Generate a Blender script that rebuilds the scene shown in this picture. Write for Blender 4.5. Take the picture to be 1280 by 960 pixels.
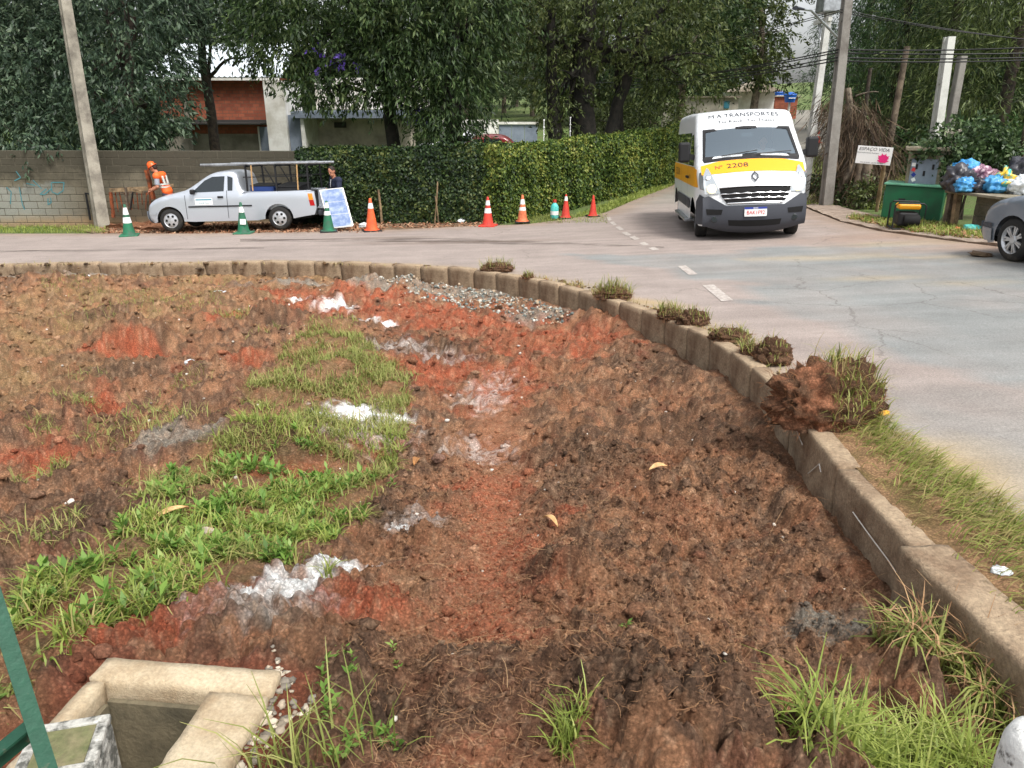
import bpy, math, random
import numpy as np
from mathutils import Vector, Matrix
from mathutils.geometry import delaunay_2d_cdt

for _o in list(bpy.data.objects):
    bpy.data.objects.remove(_o)
SC = bpy.context.scene
COL = SC.collection
R = math.radians

# ------------------------------------------------------------------ camera
PITCH = R(20.0)
FPX = 961.0                      # focal length in photograph pixels (1280 wide)
HC = 3.1                         # camera height over the scene's zero
cam = bpy.data.cameras.new('camera')
cam.sensor_width = 36.0
cam.lens = FPX / 1280 * 36.0
cam.clip_start = 0.05
cam.clip_end = 2000
camo = bpy.data.objects.new('camera', cam)
COL.objects.link(camo)
camo.location = (0, 0, HC)
camo.rotation_euler = (R(90) - PITCH, 0, 0)
SC.camera = camo

# ------------------------------------------------------------------ world, sun, exposure
SUN_EL, SUN_AZ = R(58), R(145)   # azimuth clockwise from +Y: behind the camera, to its right
W = bpy.data.worlds.new('World')
SC.world = W
W.use_nodes = True
nt = W.node_tree
bg = nt.nodes['Background']
sky = nt.nodes.new('ShaderNodeTexSky')
sky.sky_type = 'NISHITA'
sky.sun_disc = False
sky.sun_elevation = SUN_EL
sky.sun_rotation = SUN_AZ
sky.air_density = 1.0
sky.dust_density = 4.0
sky.ozone_density = 1.0
hs = nt.nodes.new('ShaderNodeHueSaturation')
hs.inputs['Saturation'].default_value = 0.22
hs.inputs['Value'].default_value = 1.0
nt.links.new(sky.outputs[0], hs.inputs['Color'])
nt.links.new(hs.outputs[0], bg.inputs['Color'])
bg.inputs['Strength'].default_value = 0.15
sl = bpy.data.lights.new('sun', 'SUN')
sl.energy = 1.5
sl.angle = R(12)
sl.color = (1.0, 0.96, 0.9)
so = bpy.data.objects.new('sun', sl)
COL.objects.link(so)
sd = Vector((math.sin(SUN_AZ) * math.cos(SUN_EL), math.cos(SUN_AZ) * math.cos(SUN_EL), math.sin(SUN_EL)))
so.rotation_euler = sd.to_track_quat('Z', 'Y').to_euler()
so.location = sd * 40
SC.view_settings.view_transform = 'Standard'
SC.view_settings.look = 'None'
SC.view_settings.gamma = 1.0
SC.view_settings.use_curve_mapping = False
SC.view_settings.exposure = 0.82

# ------------------------------------------------------------------ helpers
def lin(r, g, b, k=1.0):
    f = lambda c: (c / 12.92 if c <= .04045 else ((c + .055) / 1.055) ** 2.4)
    return (f(r / 255) * k, f(g / 255) * k, f(b / 255) * k)

def link(o, parent=None):
    COL.objects.link(o)
    if parent is not None:
        o.parent = parent
    return o

def tag(o, label=None, cat=None, group=None, kind=None):
    if label: o['label'] = label
    if cat: o['category'] = cat
    if group: o['group'] = group
    if kind: o['kind'] = kind
    return o

def thing(name, label, cat, loc=(0, 0, 0), rz=0.0, group=None, rx=0.0, ry=0.0):
    o = bpy.data.objects.new(name, None)
    o.empty_display_size = .2
    link(o)
    o.location = loc
    o.rotation_euler = (rx, ry, rz)
    return tag(o, label, cat, group)

def copy_tree(o, parent=None):
    c = o.copy()
    link(c, parent)
    for ch in o.children:
        copy_tree(ch, c)
    return c

def mesh_np(name, V, F, smooth=False):
    """V (n,3), F (m,3|4) numpy -> mesh"""
    V = np.asarray(V, dtype=np.float32); F = np.asarray(F, dtype=np.int32)
    me = bpy.data.meshes.new(name)
    me.vertices.add(len(V)); me.vertices.foreach_set('co', V.ravel())
    k = F.shape[1]; n = len(F)
    me.loops.add(n * k); me.loops.foreach_set('vertex_index', F.ravel())
    me.polygons.add(n)
    me.polygons.foreach_set('loop_start', np.arange(0, n * k, k, dtype=np.int32))
    me.polygons.foreach_set('loop_total', np.full(n, k, dtype=np.int32))
    if smooth:
        me.polygons.foreach_set('use_smooth', np.ones(n, dtype=bool))
    me.update(calc_edges=True)
    me.validate()
    return me

def mobj(name, me, m=None, parent=None):
    o = bpy.data.objects.new(name, me)
    if m is not None:
        me.materials.clear(); me.materials.append(m)
    return link(o, parent)

def colattr(me, C):
    a = me.color_attributes.new(name='Col', type='FLOAT_COLOR', domain='POINT')
    C4 = np.ones((len(C), 4), dtype=np.float32); C4[:, :3] = C
    a.data.foreach_set('color', C4.ravel())

class MB:
    """collects faces and links them as one mesh object"""
    def __init__(s):
        s.v = []; s.f = []
    def add(s, vs, fs):
        b = len(s.v)
        s.v += [tuple(p) for p in vs]
        s.f += [tuple(b + i for i in f) for f in fs]
        return s
    def box(s, c, d, M=None, taper=1.0):
        x, y, z = d[0] / 2, d[1] / 2, d[2] / 2
        P = [(-x, -y, -z), (x, -y, -z), (x, y, -z), (-x, y, -z)] + [(sx * taper, sy * taper, z) for sx, sy in ((-x, -y), (x, -y), (x, y), (-x, y))]
        if M is not None:
            P = [M @ Vector(p) for p in P]
        P = [(p[0] + c[0], p[1] + c[1], p[2] + c[2]) for p in P]
        return s.add(P, [(3, 2, 1, 0), (4, 5, 6, 7), (0, 1, 5, 4), (1, 2, 6, 5), (2, 3, 7, 6), (3, 0, 4, 7)])
    def bar(s, a, b, w, h=None):
        """rectangular bar from a to b"""
        a = Vector(a); b = Vector(b); d = b - a
        q = d.to_track_quat('X', 'Z').to_matrix()
        return s.box((a + b) / 2, (d.length, w, h or w), q)
    def tube(s, pts, rad, n=8, caps=True, ell=1.0):
        pts = [Vector(p) for p in pts]
        if not hasattr(rad, '__len__'): rad = [rad] * len(pts)
        rings = []
        up = Vector((0, 0, 1))
        for i, p in enumerate(pts):
            t = (pts[min(i + 1, len(pts) - 1)] - pts[max(i - 1, 0)])
            if t.length < 1e-9: t = Vector((0, 0, 1))
            t.normalize()
            ref = up if abs(t.z) < .9 else Vector((1, 0, 0))
            a = t.cross(ref).normalized(); b = t.cross(a).normalized()
            rings.append([p + (a * math.cos(k * 2 * math.pi / n) + b * math.sin(k * 2 * math.pi / n) * ell) * rad[i] for k in range(n)])
        vs = [q for r_ in rings for q in r_]
        fs = []
        for i in range(len(pts) - 1):
            for k in range(n):
                fs.append((i * n + k, i * n + (k + 1) % n, (i + 1) * n + (k + 1) % n, (i + 1) * n + k))
        if caps:
            fs.append(tuple(range(n - 1, -1, -1)))
            fs.append(tuple((len(pts) - 1) * n + k for k in range(n)))
        return s.add(vs, fs)
    def lathe(s, prof, n=24, M=None, sweep=2 * math.pi):
        """prof: (r,z) list around Z"""
        vs = []; fs = []
        full = abs(sweep - 2 * math.pi) < 1e-6
        m = n if full else n + 1
        for r_, z in prof:
            for k in range(m):
                a = k * sweep / n
                p = Vector((r_ * math.cos(a), r_ * math.sin(a), z))
                vs.append(M @ p if M is not None else p)
        for i in range(len(prof) - 1):
            for k in range(n):
                k2 = (k + 1) % m
                fs.append((i * m + k, i * m + k2, (i + 1) * m + k2, (i + 1) * m + k))
        return s.add(vs, fs)
    def prism(s, poly, d, M=None):
        """2-D polygon (x,z) extruded along y by d (centred)"""
        n = len(poly)
        vs = [Vector((x, -d / 2, z)) for x, z in poly] + [Vector((x, d / 2, z)) for x, z in poly]
        if M is not None: vs = [M @ v for v in vs]
        fs = [tuple(range(n)), tuple(range(2 * n - 1, n - 1, -1))]
        for i in range(n):
            j = (i + 1) % n
            fs.append((i, n + i, n + j, j))
        return s.add(vs, fs)
    def build(s, name, m, parent=None, smooth=False, bevel=0.0, angle=40, segs=2):
        me = bpy.data.meshes.new(name)
        me.from_pydata(s.v, [], s.f)
        me.update()
        if smooth:
            me.polygons.foreach_set('use_smooth', [True] * len(me.polygons))
            me.set_sharp_from_angle(angle=R(angle))
        o = mobj(name, me, m, parent)
        if bevel:
            b = o.modifiers.new('bevel', 'BEVEL'); b.width = bevel; b.segments = segs; b.limit_method = 'ANGLE'; b.angle_limit = R(35)
        return o

def rotz(a): return Matrix.Rotation(a, 3, 'Z')
def rotx(a): return Matrix.Rotation(a, 3, 'X')
def roty(a): return Matrix.Rotation(a, 3, 'Y')

# ------------------------------------------------------------------ materials
def newmat(name):
    m = bpy.data.materials.new(name)
    m.use_nodes = True
    return m, m.node_tree, m.node_tree.nodes['Principled BSDF']

def noise(nt, scale, detail=4, rough=.6, coord=None, out='Fac', dist=0.0):
    n = nt.nodes.new('ShaderNodeTexNoise')
    n.inputs['Scale'].default_value = scale
    n.inputs['Detail'].default_value = detail
    n.inputs['Roughness'].default_value = rough
    n.inputs['Distortion'].default_value = dist
    if coord is None:
        tc = nt.nodes.new('ShaderNodeTexCoord'); coord = tc.outputs['Object']
    nt.links.new(coord, n.inputs['Vector'])
    return n.outputs[out]

def ramp(nt, fac, stops):
    r = nt.nodes.new('ShaderNodeValToRGB')
    e = r.color_ramp.elements
    while len(e) < len(stops): e.new(0.5)
    for i, (p, c) in enumerate(stops):
        e[i].position = p
        e[i].color = (c, c, c, 1) if not hasattr(c, '__len__') else (c[0], c[1], c[2], 1)
    nt.links.new(fac, r.inputs['Fac'])
    return r.outputs['Color']

def mixc(nt, fac, a, b, mode='MIX'):
    n = nt.nodes.new('ShaderNodeMix'); n.data_type = 'RGBA'; n.blend_type = mode
    for sock, val in ((n.inputs[0], fac), (n.inputs[6], a), (n.inputs[7], b)):
        if hasattr(val, 'links'): nt.links.new(val, sock)
        elif hasattr(val, '__len__'): sock.default_value = (val[0], val[1], val[2], 1)
        else: sock.default_value = val
    return n.outputs[2]

def bump(nt, bs, h, strength=.4, dist=.02):
    b = nt.nodes.new('ShaderNodeBump')
    b.inputs['Strength'].default_value = strength
    b.inputs['Distance'].default_value = dist
    nt.links.new(h, b.inputs['Height'])
    nt.links.new(b.outputs[0], bs.inputs['Normal'])

def mat(name, c, c2=None, rough=.7, metal=0.0, scale=4.0, var=.25, bs=0.0, bscale=30.0, spec=.4, coat=0.0, lo=.4, hi=.62, attr=False, fine=60.0):
    """base colour c worn towards c2 by a noise mask, light fine mottling, bump"""
    m, nt, p = newmat(name)
    base = c
    if attr:
        a = nt.nodes.new('ShaderNodeAttribute'); a.attribute_name = 'Col'
        base = a.outputs['Color']
    if c2 is not None:
        base = mixc(nt, ramp(nt, noise(nt, scale, 6, .65), [(lo, 0.0), (hi, 1.0)]), base, c2)
    if var:
        v = ramp(nt, noise(nt, fine, 3, .6), [(.25, 1 - var), (.75, 1 + var * .6)])
        base = mixc(nt, 1.0, base, v, 'MULTIPLY')
    if hasattr(base, 'links'): nt.links.new(base, p.inputs['Base Color'])
    else: p.inputs['Base Color'].default_value = (*base, 1)
    p.inputs['Roughness'].default_value = rough
    p.inputs['Metallic'].default_value = metal
    p.inputs['Specular IOR Level'].default_value = spec
    p.inputs['Coat Weight'].default_value = coat
    p.inputs['Coat Roughness'].default_value = .08
    if bs: bump(nt, p, noise(nt, bscale, 5, .65), bs)
    return m

def leafmat(name, cols, trans=.35, rough=.5, clump=.5):
    """leaf colours: one tone per leaf (random per island) moved by a clump-sized noise"""
    m, nt, p = newmat(name)
    g = nt.nodes.new('ShaderNodeNewGeometry')
    rnd = g.outputs['Random Per Island']
    n = noise(nt, clump, 3, .5)
    ad = nt.nodes.new('ShaderNodeMath'); ad.operation = 'MULTIPLY_ADD'
    nt.links.new(n, ad.inputs[0]); ad.inputs[1].default_value = .9
    sb = nt.nodes.new('ShaderNodeMath'); sb.operation = 'MULTIPLY_ADD'
    nt.links.new(rnd, sb.inputs[0]); sb.inputs[1].default_value = .62; sb.inputs[2].default_value = -.27
    nt.links.new(sb.outputs[0], ad.inputs[2])
    k = len(cols)
    c = ramp(nt, ad.outputs[0], [(i / max(1, k - 1) * .86 + .05, cc) for i, cc in enumerate(cols)])
    nt.links.new(c, p.inputs['Base Color'])
    p.inputs['Roughness'].default_value = rough
    p.inputs['Specular IOR Level'].default_value = .35
    t = nt.nodes.new('ShaderNodeBsdfTranslucent')
    nt.links.new(c, t.inputs['Color'])
    mx = nt.nodes.new('ShaderNodeMixShader'); mx.inputs[0].default_value = trans
    nt.links.new(p.outputs[0], mx.inputs[1]); nt.links.new(t.outputs[0], mx.inputs[2])
    nt.links.new(mx.outputs[0], nt.nodes['Material Output'].inputs['Surface'])
    return m

def glassmat(name, tint=(.05, .07, .08), clear=.0, rough=.03):
    m, nt, p = newmat(name)
    p.inputs['Base Color'].default_value = (*tint, 1)
    p.inputs['Roughness'].default_value = rough
    p.inputs['Specular IOR Level'].default_value = .7
    if clear:
        t = nt.nodes.new('ShaderNodeBsdfTransparent'); t.inputs['Color'].default_value = (.75, .82, .85, 1)
        g = nt.nodes.new('ShaderNodeBsdfGlossy'); g.inputs['Roughness'].default_value = rough
        g.inputs['Color'].default_value = (.78, .92, 1, 1)
        mx = nt.nodes.new('ShaderNodeMixShader'); mx.inputs[0].default_value = 1 - clear
        nt.links.new(t.outputs[0], mx.inputs[1]); nt.links.new(g.outputs[0], mx.inputs[2])
        nt.links.new(mx.outputs[0], nt.nodes['Material Output'].inputs['Surface'])
    return m

def emit(name, c, s):
    m, nt, p = newmat(name)
    p.inputs['Base Color'].default_value = (*c, 1)
    p.inputs['Emission Color'].default_value = (*c, 1)
    p.inputs['Emission Strength'].default_value = s
    return m

M = {}
M['white_paint'] = mat('white_paint', lin(225, 228, 230), rough=.35, var=.04, coat=.4)
M['silver_paint'] = mat('silver_paint', lin(192, 198, 206), rough=.3, metal=.5, var=.04, coat=.5)
M['grey_paint'] = mat('grey_paint', lin(130, 138, 148), rough=.34, metal=.4, var=.05, coat=.5)
M['red_paint'] = mat('red_paint', lin(120, 25, 28), rough=.35, var=.05, coat=.5)
M['orange_band'] = mat('orange_band', lin(240, 165, 25), rough=.4, var=.04, coat=.3)
M['plastic'] = mat('plastic', lin(62, 65, 72), rough=.6, var=.1, bs=.1, bscale=200)
M['black'] = mat('black', lin(22, 22, 24), rough=.55, var=.15)
M['dark'] = mat('dark', lin(12, 12, 13), rough=.8, var=.1)
M['rubber'] = mat('rubber', lin(38, 37, 36), lin(80, 74, 66), rough=.85, scale=6, lo=.5, hi=.8)
M['alloy'] = mat('alloy', lin(200, 202, 205), lin(140, 132, 122), rough=.35, metal=.6, scale=8, lo=.5, hi=.8, var=.08)
M['chrome'] = mat('chrome', lin(225, 228, 230), rough=.16, metal=1.0, var=.02)
M['dark_glass'] = glassmat('dark_glass', lin(28, 36, 40))
M['grey_glass'] = glassmat('grey_glass', lin(45, 58, 64))
M['clear_glass'] = glassmat('clear_glass', clear=.62)
M['lamp_glass'] = mat('lamp_glass', lin(168, 176, 182), rough=.12, metal=.3, var=.1, fine=25, coat=1)
M['lamp_on'] = emit('lamp_on', (1.0, .74, .36), 1.5)
M['amber'] = mat('amber', lin(230, 140, 40), rough=.2, var=.05, coat=.6)
M['red_lens'] = mat('red_lens', lin(170, 20, 25), rough=.2, var=.05, coat=.6)
M['white'] = mat('white', lin(232, 232, 230), rough=.6, var=.05)
M['ink'] = mat('ink', lin(45, 48, 55), rough=.6, var=.02)
M['blue_print'] = mat('blue_print', lin(35, 55, 140), rough=.6, var=.02)
M['red_print'] = mat('red_print', lin(200, 60, 60), rough=.6, var=.02)
M['pink_print'] = mat('pink_print', lin(225, 40, 120), rough=.6, var=.1)
M['teal_print'] = mat('teal_print', lin(70, 140, 160), rough=.6, var=.02)
M['concrete'] = mat('concrete', lin(172, 160, 142), lin(112, 102, 88), rough=.9, scale=5, bs=.35, bscale=50, var=.25, lo=.42, hi=.72)
M['kerb_stone'] = mat('kerb_stone', lin(166, 146, 120), lin(106, 82, 62), rough=.92, scale=3.0, bs=.6, bscale=55, var=.35, fine=45, lo=.4, hi=.7)
M['pole_concrete'] = mat('pole_concrete', lin(164, 158, 144), lin(92, 86, 78), rough=.9, scale=1.6, bs=.3, bscale=40, var=.25, lo=.42, hi=.68)
M['pole_grey'] = mat('pole_grey', lin(140, 136, 130), lin(96, 90, 84), rough=.9, scale=2.2, bs=.25, bscale=40, var=.2, lo=.42, hi=.75)
M['pole_white'] = mat('pole_white', lin(205, 205, 200), lin(150, 148, 140), rough=.85, scale=2, bs=.2, bscale=40, var=.15, lo=.45, hi=.8)
M['wood'] = mat('wood', lin(150, 128, 98), lin(95, 78, 58), rough=.85, scale=5, bs=.3, bscale=40, var=.3)
M['old_wood'] = mat('old_wood', lin(122, 108, 92), lin(70, 60, 50), rough=.9, scale=4, bs=.35, bscale=40, var=.3)
M['rust'] = mat('rust', lin(150, 78, 42), lin(88, 58, 42), rough=.9, scale=8, bs=.3, bscale=60, var=.3)
M['bark'] = mat('bark', lin(74, 64, 54), lin(40, 36, 32), rough=.95, scale=7, bs=.6, bscale=25, var=.35)
M['bark_pale'] = mat('bark_pale', lin(140, 128, 112), lin(84, 74, 64), rough=.95, scale=6, bs=.5, bscale=25, var=.35)
M['dark_bark'] = mat('dark_bark', lin(46, 42, 36), lin(26, 26, 22), rough=.95, scale=6, bs=.6, bscale=20, var=.35)
M['metal'] = mat('metal', lin(178, 182, 186), lin(140, 142, 145), rough=.35, metal=.7, scale=6, var=.1)
M['skin'] = mat('skin', lin(178, 122, 96), rough=.55, var=.08)
M['hair'] = mat('hair', lin(46, 34, 28), rough=.7, var=.3)
M['rope'] = mat('rope', lin(200, 160, 110), rough=.9, var=.2)

# ------------------------------------------------------------------ lettering meshes (made first, while the scene is small)
def text_mesh(s, size, shear=0.0):
    c = bpy.data.curves.new('lettering', 'FONT'); c.body = s; c.size = size; c.align_x = 'CENTER'; c.align_y = 'CENTER'; c.shear = shear; c.resolution_u = 3
    o = bpy.data.objects.new('lettering', c); COL.objects.link(o)
    dg = bpy.context.evaluated_depsgraph_get()
    me = bpy.data.meshes.new_from_object(o.evaluated_get(dg))
    V = np.array([v.co[:] for v in me.vertices]); F = [tuple(p.vertices) for p in me.polygons]
    bpy.data.objects.remove(o); bpy.data.curves.remove(c); bpy.data.meshes.remove(me)
    return V, F
TX = {k: text_mesh(*a) for k, a in dict(ma=('M.A TRANSPORTES', .155), tio=('Tio Kauê -Tio Thales', .13), no=('2208', .2), nn=('Nº', .13), plate=('BAK1F92', .085), brasil=('BRASIL', .03),
      vida=('ESPAÇO VIDA', .17, .25), sub=('desenvolvimento humano', .055), foot=('Rua da Saude - agende sua visita', .04), door=('ENGE SUL', .07), side=('ESCOLAR', .22), aut=('2208', .1)).items()}

# ------------------------------------------------------------------ noise, heights, pixel -> place
def _hash(ix, iy, seed):
    h = (ix.astype(np.int64) * 374761393 + iy.astype(np.int64) * 668265263 + seed * 1442695041) & 0xFFFFFFFF
    h = ((h ^ (h >> 13)) * 1274126177) & 0xFFFFFFFF
    return ((h ^ (h >> 16)) & 0xFFFF) / 65535.0

def vn(x, y, seed=0):
    """gradient noise about -1..1"""
    x = np.asarray(x, float); y = np.asarray(y, float)
    ix = np.floor(x); iy = np.floor(y); fx = x - ix; fy = y - iy
    u = fx * fx * fx * (fx * (fx * 6 - 15) + 10); v = fy * fy * fy * (fy * (fy * 6 - 15) + 10)
    def g(dx, dy):
        a = _hash(ix + dx, iy + dy, seed) * 2 * math.pi
        return np.cos(a) * (fx - dx) + np.sin(a) * (fy - dy)
    a = g(0, 0) * (1 - u) + g(1, 0) * u
    b = g(0, 1) * (1 - u) + g(1, 1) * u
    return (a * (1 - v) + b * v) * 1.5

def fbm(x, y, seed=0, oct=4, gain=.5):
    s = 0; a = 1
    for k in range(oct):
        s = s + a * vn(x * 2 ** k, y * 2 ** k, seed + 17 * k); a *= gain
    return s

def worley(x, y, seed=0):
    """distance to the nearest cell point, and that cell's random number"""
    ix = np.floor(x); iy = np.floor(y); best = np.full(x.shape, 9.0); rid = np.zeros(x.shape)
    for dx in (-1, 0, 1):
        for dy in (-1, 0, 1):
            cx = ix + dx; cy = iy + dy
            d = (cx + .1 + .8 * _hash(cx, cy, seed) - x) ** 2 + (cy + .1 + .8 * _hash(cx, cy, seed + 91) - y) ** 2
            k = d < best; best = np.where(k, d, best); rid = np.where(k, _hash(cx, cy, seed + 37), rid)
    return np.sqrt(best), rid

def sm(a, b, x):
    t = np.clip((x - a) / (b - a), 0, 1)
    return t * t * (3 - 2 * t)

def hr(x, y):
    """height of the road surface: climbs to the right, and again beyond the junction"""
    x = np.asarray(x, float); y = np.asarray(y, float)
    xx = np.clip(x, -26, 14)
    return 1.22 + np.where(xx > 0, .045 * xx, .022 * xx) - .05 * np.minimum(y, 22) + .04 * (np.clip(y, 29, 75) - 29)

CP, SP = math.cos(PITCH), math.sin(PITCH)
def ray(px, py):
    u = (px - 640) / FPX; v = (480 - py) / FPX
    return np.array([u, CP + v * SP, -SP + v * CP])

def hit(px, py, hf, off=0.0, t0=.5, t1=140):
    d = ray(px, py)
    t = np.concatenate([np.arange(t0, 20, .01), np.arange(20, t1, .05)])
    z = HC + d[2] * t - hf(d[0] * t, d[1] * t) - off
    i = np.argmax(z < 0)
    if z[i] >= 0: i = len(t) - 1
    a = t[max(i - 1, 0)]; b = t[i]
    za, zb = z[max(i - 1, 0)], z[i]
    tt = a + (b - a) * (za / (za - zb)) if za != zb else b
    return Vector((d[0] * tt, d[1] * tt, HC + d[2] * tt))

def road(px, py, off=0.0): return hit(px, py, hr, off)
def atD(px, py, D):
    """point on the pixel's ray at forward distance D"""
    d = ray(px, py); t = D / d[1]
    return Vector((d[0] * t, D, HC + d[2] * t))
def rz_(x, y): return float(hr(x, y))

def catmull(P, n=12):
    P = [np.array(p, float) for p in P]
    P = [2 * P[0] - P[1]] + P + [2 * P[-1] - P[-2]]
    out = []
    for i in range(1, len(P) - 2):
        a, b, c, d = P[i - 1], P[i], P[i + 1], P[i + 2]
        for k in range(n):
            t = k / n
            out.append(.5 * ((2 * b) + (c - a) * t + (2 * a - 5 * b + 4 * c - d) * t * t + (3 * b - a - 3 * c + d) * t ** 3))
    out.append(P[-2])
    return np.array(out)

def arcpts(P, step):
    seg = np.linalg.norm(np.diff(P, axis=0), axis=1); s = np.concatenate([[0], np.cumsum(seg)])
    n = max(2, int(s[-1] / step)); t = np.linspace(0, s[-1], n + 1)
    return np.stack([np.interp(t, s, P[:, k]) for k in range(P.shape[1])], 1)

# ------------------------------------------------------------------ the kerb line
_kp = [(0, 333), (120, 332), (240, 331), (340, 330), (450, 332), (560, 337), (640, 348), (700, 360), (760, 378), (830, 402), (900, 436),
       (958, 482), (1003, 535), (1052, 597), (1110, 660), (1165, 722), (1230, 785), (1290, 838)]
_kw = [road(*p)[:2] for p in _kp]
_kw = [(-27.0, _kw[0][1] + (_kw[0][1] - _kw[2][1]) * .9)] + _kw + [(1.9, 1.2), (1.95, -3.0)]
KL = arcpts(catmull(_kw, 12), .06)                      # kerb inner top edge, from far left to beside the camera
_kt = np.gradient(KL, axis=0); _kt /= np.linalg.norm(_kt, axis=1)[:, None]
KN = np.stack([-_kt[:, 1], _kt[:, 0]], 1)               # left of travel = towards the road
if np.dot(KN[len(KN) // 2], np.array([1.0, .6])) < 0: KN = -KN

def kdist(x, y):
    """signed distance to the kerb line, positive on the dirt side, and the index of the nearest point"""
    x = np.asarray(x, float).ravel(); y = np.asarray(y, float).ravel()
    Kc = KL[::4]; Nc = KN[::4]
    best = np.full(len(x), 1e9); idx = np.zeros(len(x), int)
    for i in range(len(Kc)):
        d = (x - Kc[i, 0]) ** 2 + (y - Kc[i, 1]) ** 2
        m = d < best; best[m] = d[m]; idx[m] = i
    s = -((x - Kc[idx, 0]) * Nc[idx, 0] + (y - Kc[idx, 1]) * Nc[idx, 1])
    return np.where(s >= 0, 1, -1) * np.maximum(np.abs(s), 0), np.sqrt(best), idx

# ------------------------------------------------------------------ the excavated bank
_kc = KL[::6]
def hd0(x, y):
    """smooth base of the dug-up bank"""
    x = np.asarray(x, float); y = np.asarray(y, float); sh = np.broadcast(x, y).shape
    xf = np.broadcast_to(x, sh).ravel(); yf = np.broadcast_to(y, sh).ravel()
    h = hr(xf, yf) - .31 + .07 * sm(-1, -5, xf)
    d = np.full(len(xf), 1e9)
    for kx, ky in _kc: d = np.minimum(d, (xf - kx) ** 2 + (yf - ky) ** 2)
    w = sm(.1, 1.6, np.sqrt(d))
    h = h + .72 * (1 - sm(.6, 5.2, np.hypot(xf * .75, yf))) * w
    # raised strip where the turf is left, running from the drain box away to the middle
    ax, ay, bx, by = -2.3, 2.2, -1.9, 7.6
    t = np.clip(((xf - ax) * (bx - ax) + (yf - ay) * (by - ay)) / ((bx - ax) ** 2 + (by - ay) ** 2), 0, 1)
    dd = np.hypot(xf - ax - t * (bx - ax), yf - ay - t * (by - ay))
    h = h + .20 * np.exp(-(dd / .9) ** 2)
    # dip to the left of it
    h = h - .12 * np.exp(-(((xf + 6) / 2.5) ** 2 + ((yf - 7) / 3.5) ** 2))
    return h.reshape(sh)

def dirt(px, py, off=0.0): return hit(px, py, hd0, off)

# drain box: corner, axes
BZ = 1.42
def onz(px, py, z):
    d = ray(px, py); t = (z - HC) / d[2]
    return Vector((d[0] * t, d[1] * t, z))
_b0 = onz(133, 820, BZ); _b1 = onz(352, 838, BZ); _b2 = onz(0, 917, BZ)
BE1 = (_b1 - _b0); BL1 = BE1.length; BE1.normalize()
BE2 = Vector((BE1.y, -BE1.x, 0))
if BE2.dot(_b2 - _b0) < 0: BE2 = -BE2
BL2 = 1.5
def boxuv(x, y):
    return ((x - _b0.x) * BE1.x + (y - _b0.y) * BE1.y, (x - _b0.x) * BE2.x + (y - _b0.y) * BE2.y)

def ell(px, py, rx, ry, rot=0.0):
    """world ellipse under a pixel: centre + radii in metres"""
    p = dirt(px, py); return (p.x, p.y, rx, ry, R(rot))
def emask(x, y, L, soft=.45, ns=3.0, na=.45, seed=5):
    m = np.zeros_like(x)
    n = fbm(x * ns, y * ns, seed, 4) * na
    for cx, cy, rx, ry, a in L:
        u = (x - cx) * math.cos(a) + (y - cy) * math.sin(a); v = -(x - cx) * math.sin(a) + (y - cy) * math.cos(a)
        m = np.maximum(m, 1 - sm(1 - soft, 1 + soft, np.hypot(u / rx, v / ry) + n))
    return m

def inpoly(x, y, P):
    c = np.zeros(x.shape, bool); n = len(P)
    for i in range(n):
        x1, y1 = P[i]; x2, y2 = P[(i + 1) % n]
        k = ((y1 > y) != (y2 > y)) & (x < (x2 - x1) * (y - y1) / ((y2 - y1) if y2 != y1 else 1e-9) + x1)
        c ^= k
    return c

RED = [ell(620, 620, .22, .5), ell(615, 730, .17, .55), ell(640, 680, .2, .5), ell(470, 770, .16, .14), ell(560, 400, 1.7, .75, -25), ell(440, 375, 1.2, .5, -10),
       ell(690, 430, .8, .7), ell(340, 395, .9, .4, 20), ell(365, 590, .42, .28, 10), ell(255, 775, .5, .22, 20), ell(200, 800, .3, .14, 30), ell(185, 446, .55, .13, 10),
       ell(560, 460, .5, .8), ell(130, 510, .2, .4, 30), ell(60, 580, .25, .2), ell(310, 370, .8, .25), ell(280, 460, .5, .2), ell(625, 485, .35, .6), ell(470, 560, .2, .15),
       ell(260, 640, .3, .12), ell(430, 600, .12, .1), ell(700, 650, .08, .2)]
DARK = [ell(740, 570, .4, .35), ell(715, 725, .22, .12), ell(560, 840, .45, .2), ell(800, 870, .5, .25), ell(170, 470, .5, .3), ell(110, 400, .5, .22, 25), ell(540, 445, .6, .3),
        ell(690, 610, .25, .2), ell(480, 850, .25, .25), ell(100, 660, .8, .35, 35), ell(460, 650, .3, .2), ell(860, 460, .7, .6), ell(900, 540, .5, .4), ell(330, 560, .4, .2), ell(350, 410, .5, .18)]
OCHRE = [ell(40, 420, 1.8, 1.6), ell(160, 375, 2.5, .8), ell(10, 490, 1.0, 1.0), ell(300, 350, 2.5, .5)]
LIME = [ell(372, 735, .10, .2, -20), ell(395, 722, .06, .10), ell(440, 712, .10, .05), ell(455, 524, .28, .16), ell(418, 387, .2, .16), ell(380, 376, .22, .1), ell(468, 411, .2, .12),
        ell(500, 672, .06, .05), ell(345, 760, .10, .10)]
LIME2 = [ell(545, 450, .3, .15), ell(600, 497, .2, .25), ell(625, 480, .15, .25), ell(495, 440, .3, .15), ell(330, 770, .2, .18), ell(520, 660, .12, .12), ell(600, 560, .2, .15), ell(450, 545, .4, .2)]
GREY = [ell(560, 369, 1.5, .3, -18), ell(680, 398, .5, .45, -40), ell(325, 775, .22, .2), ell(40, 350, 3.0, .25), ell(1050, 800, .22, .12), ell(220, 560, .3, .25), ell(420, 360, 1.6, .25, -5)]
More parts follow.
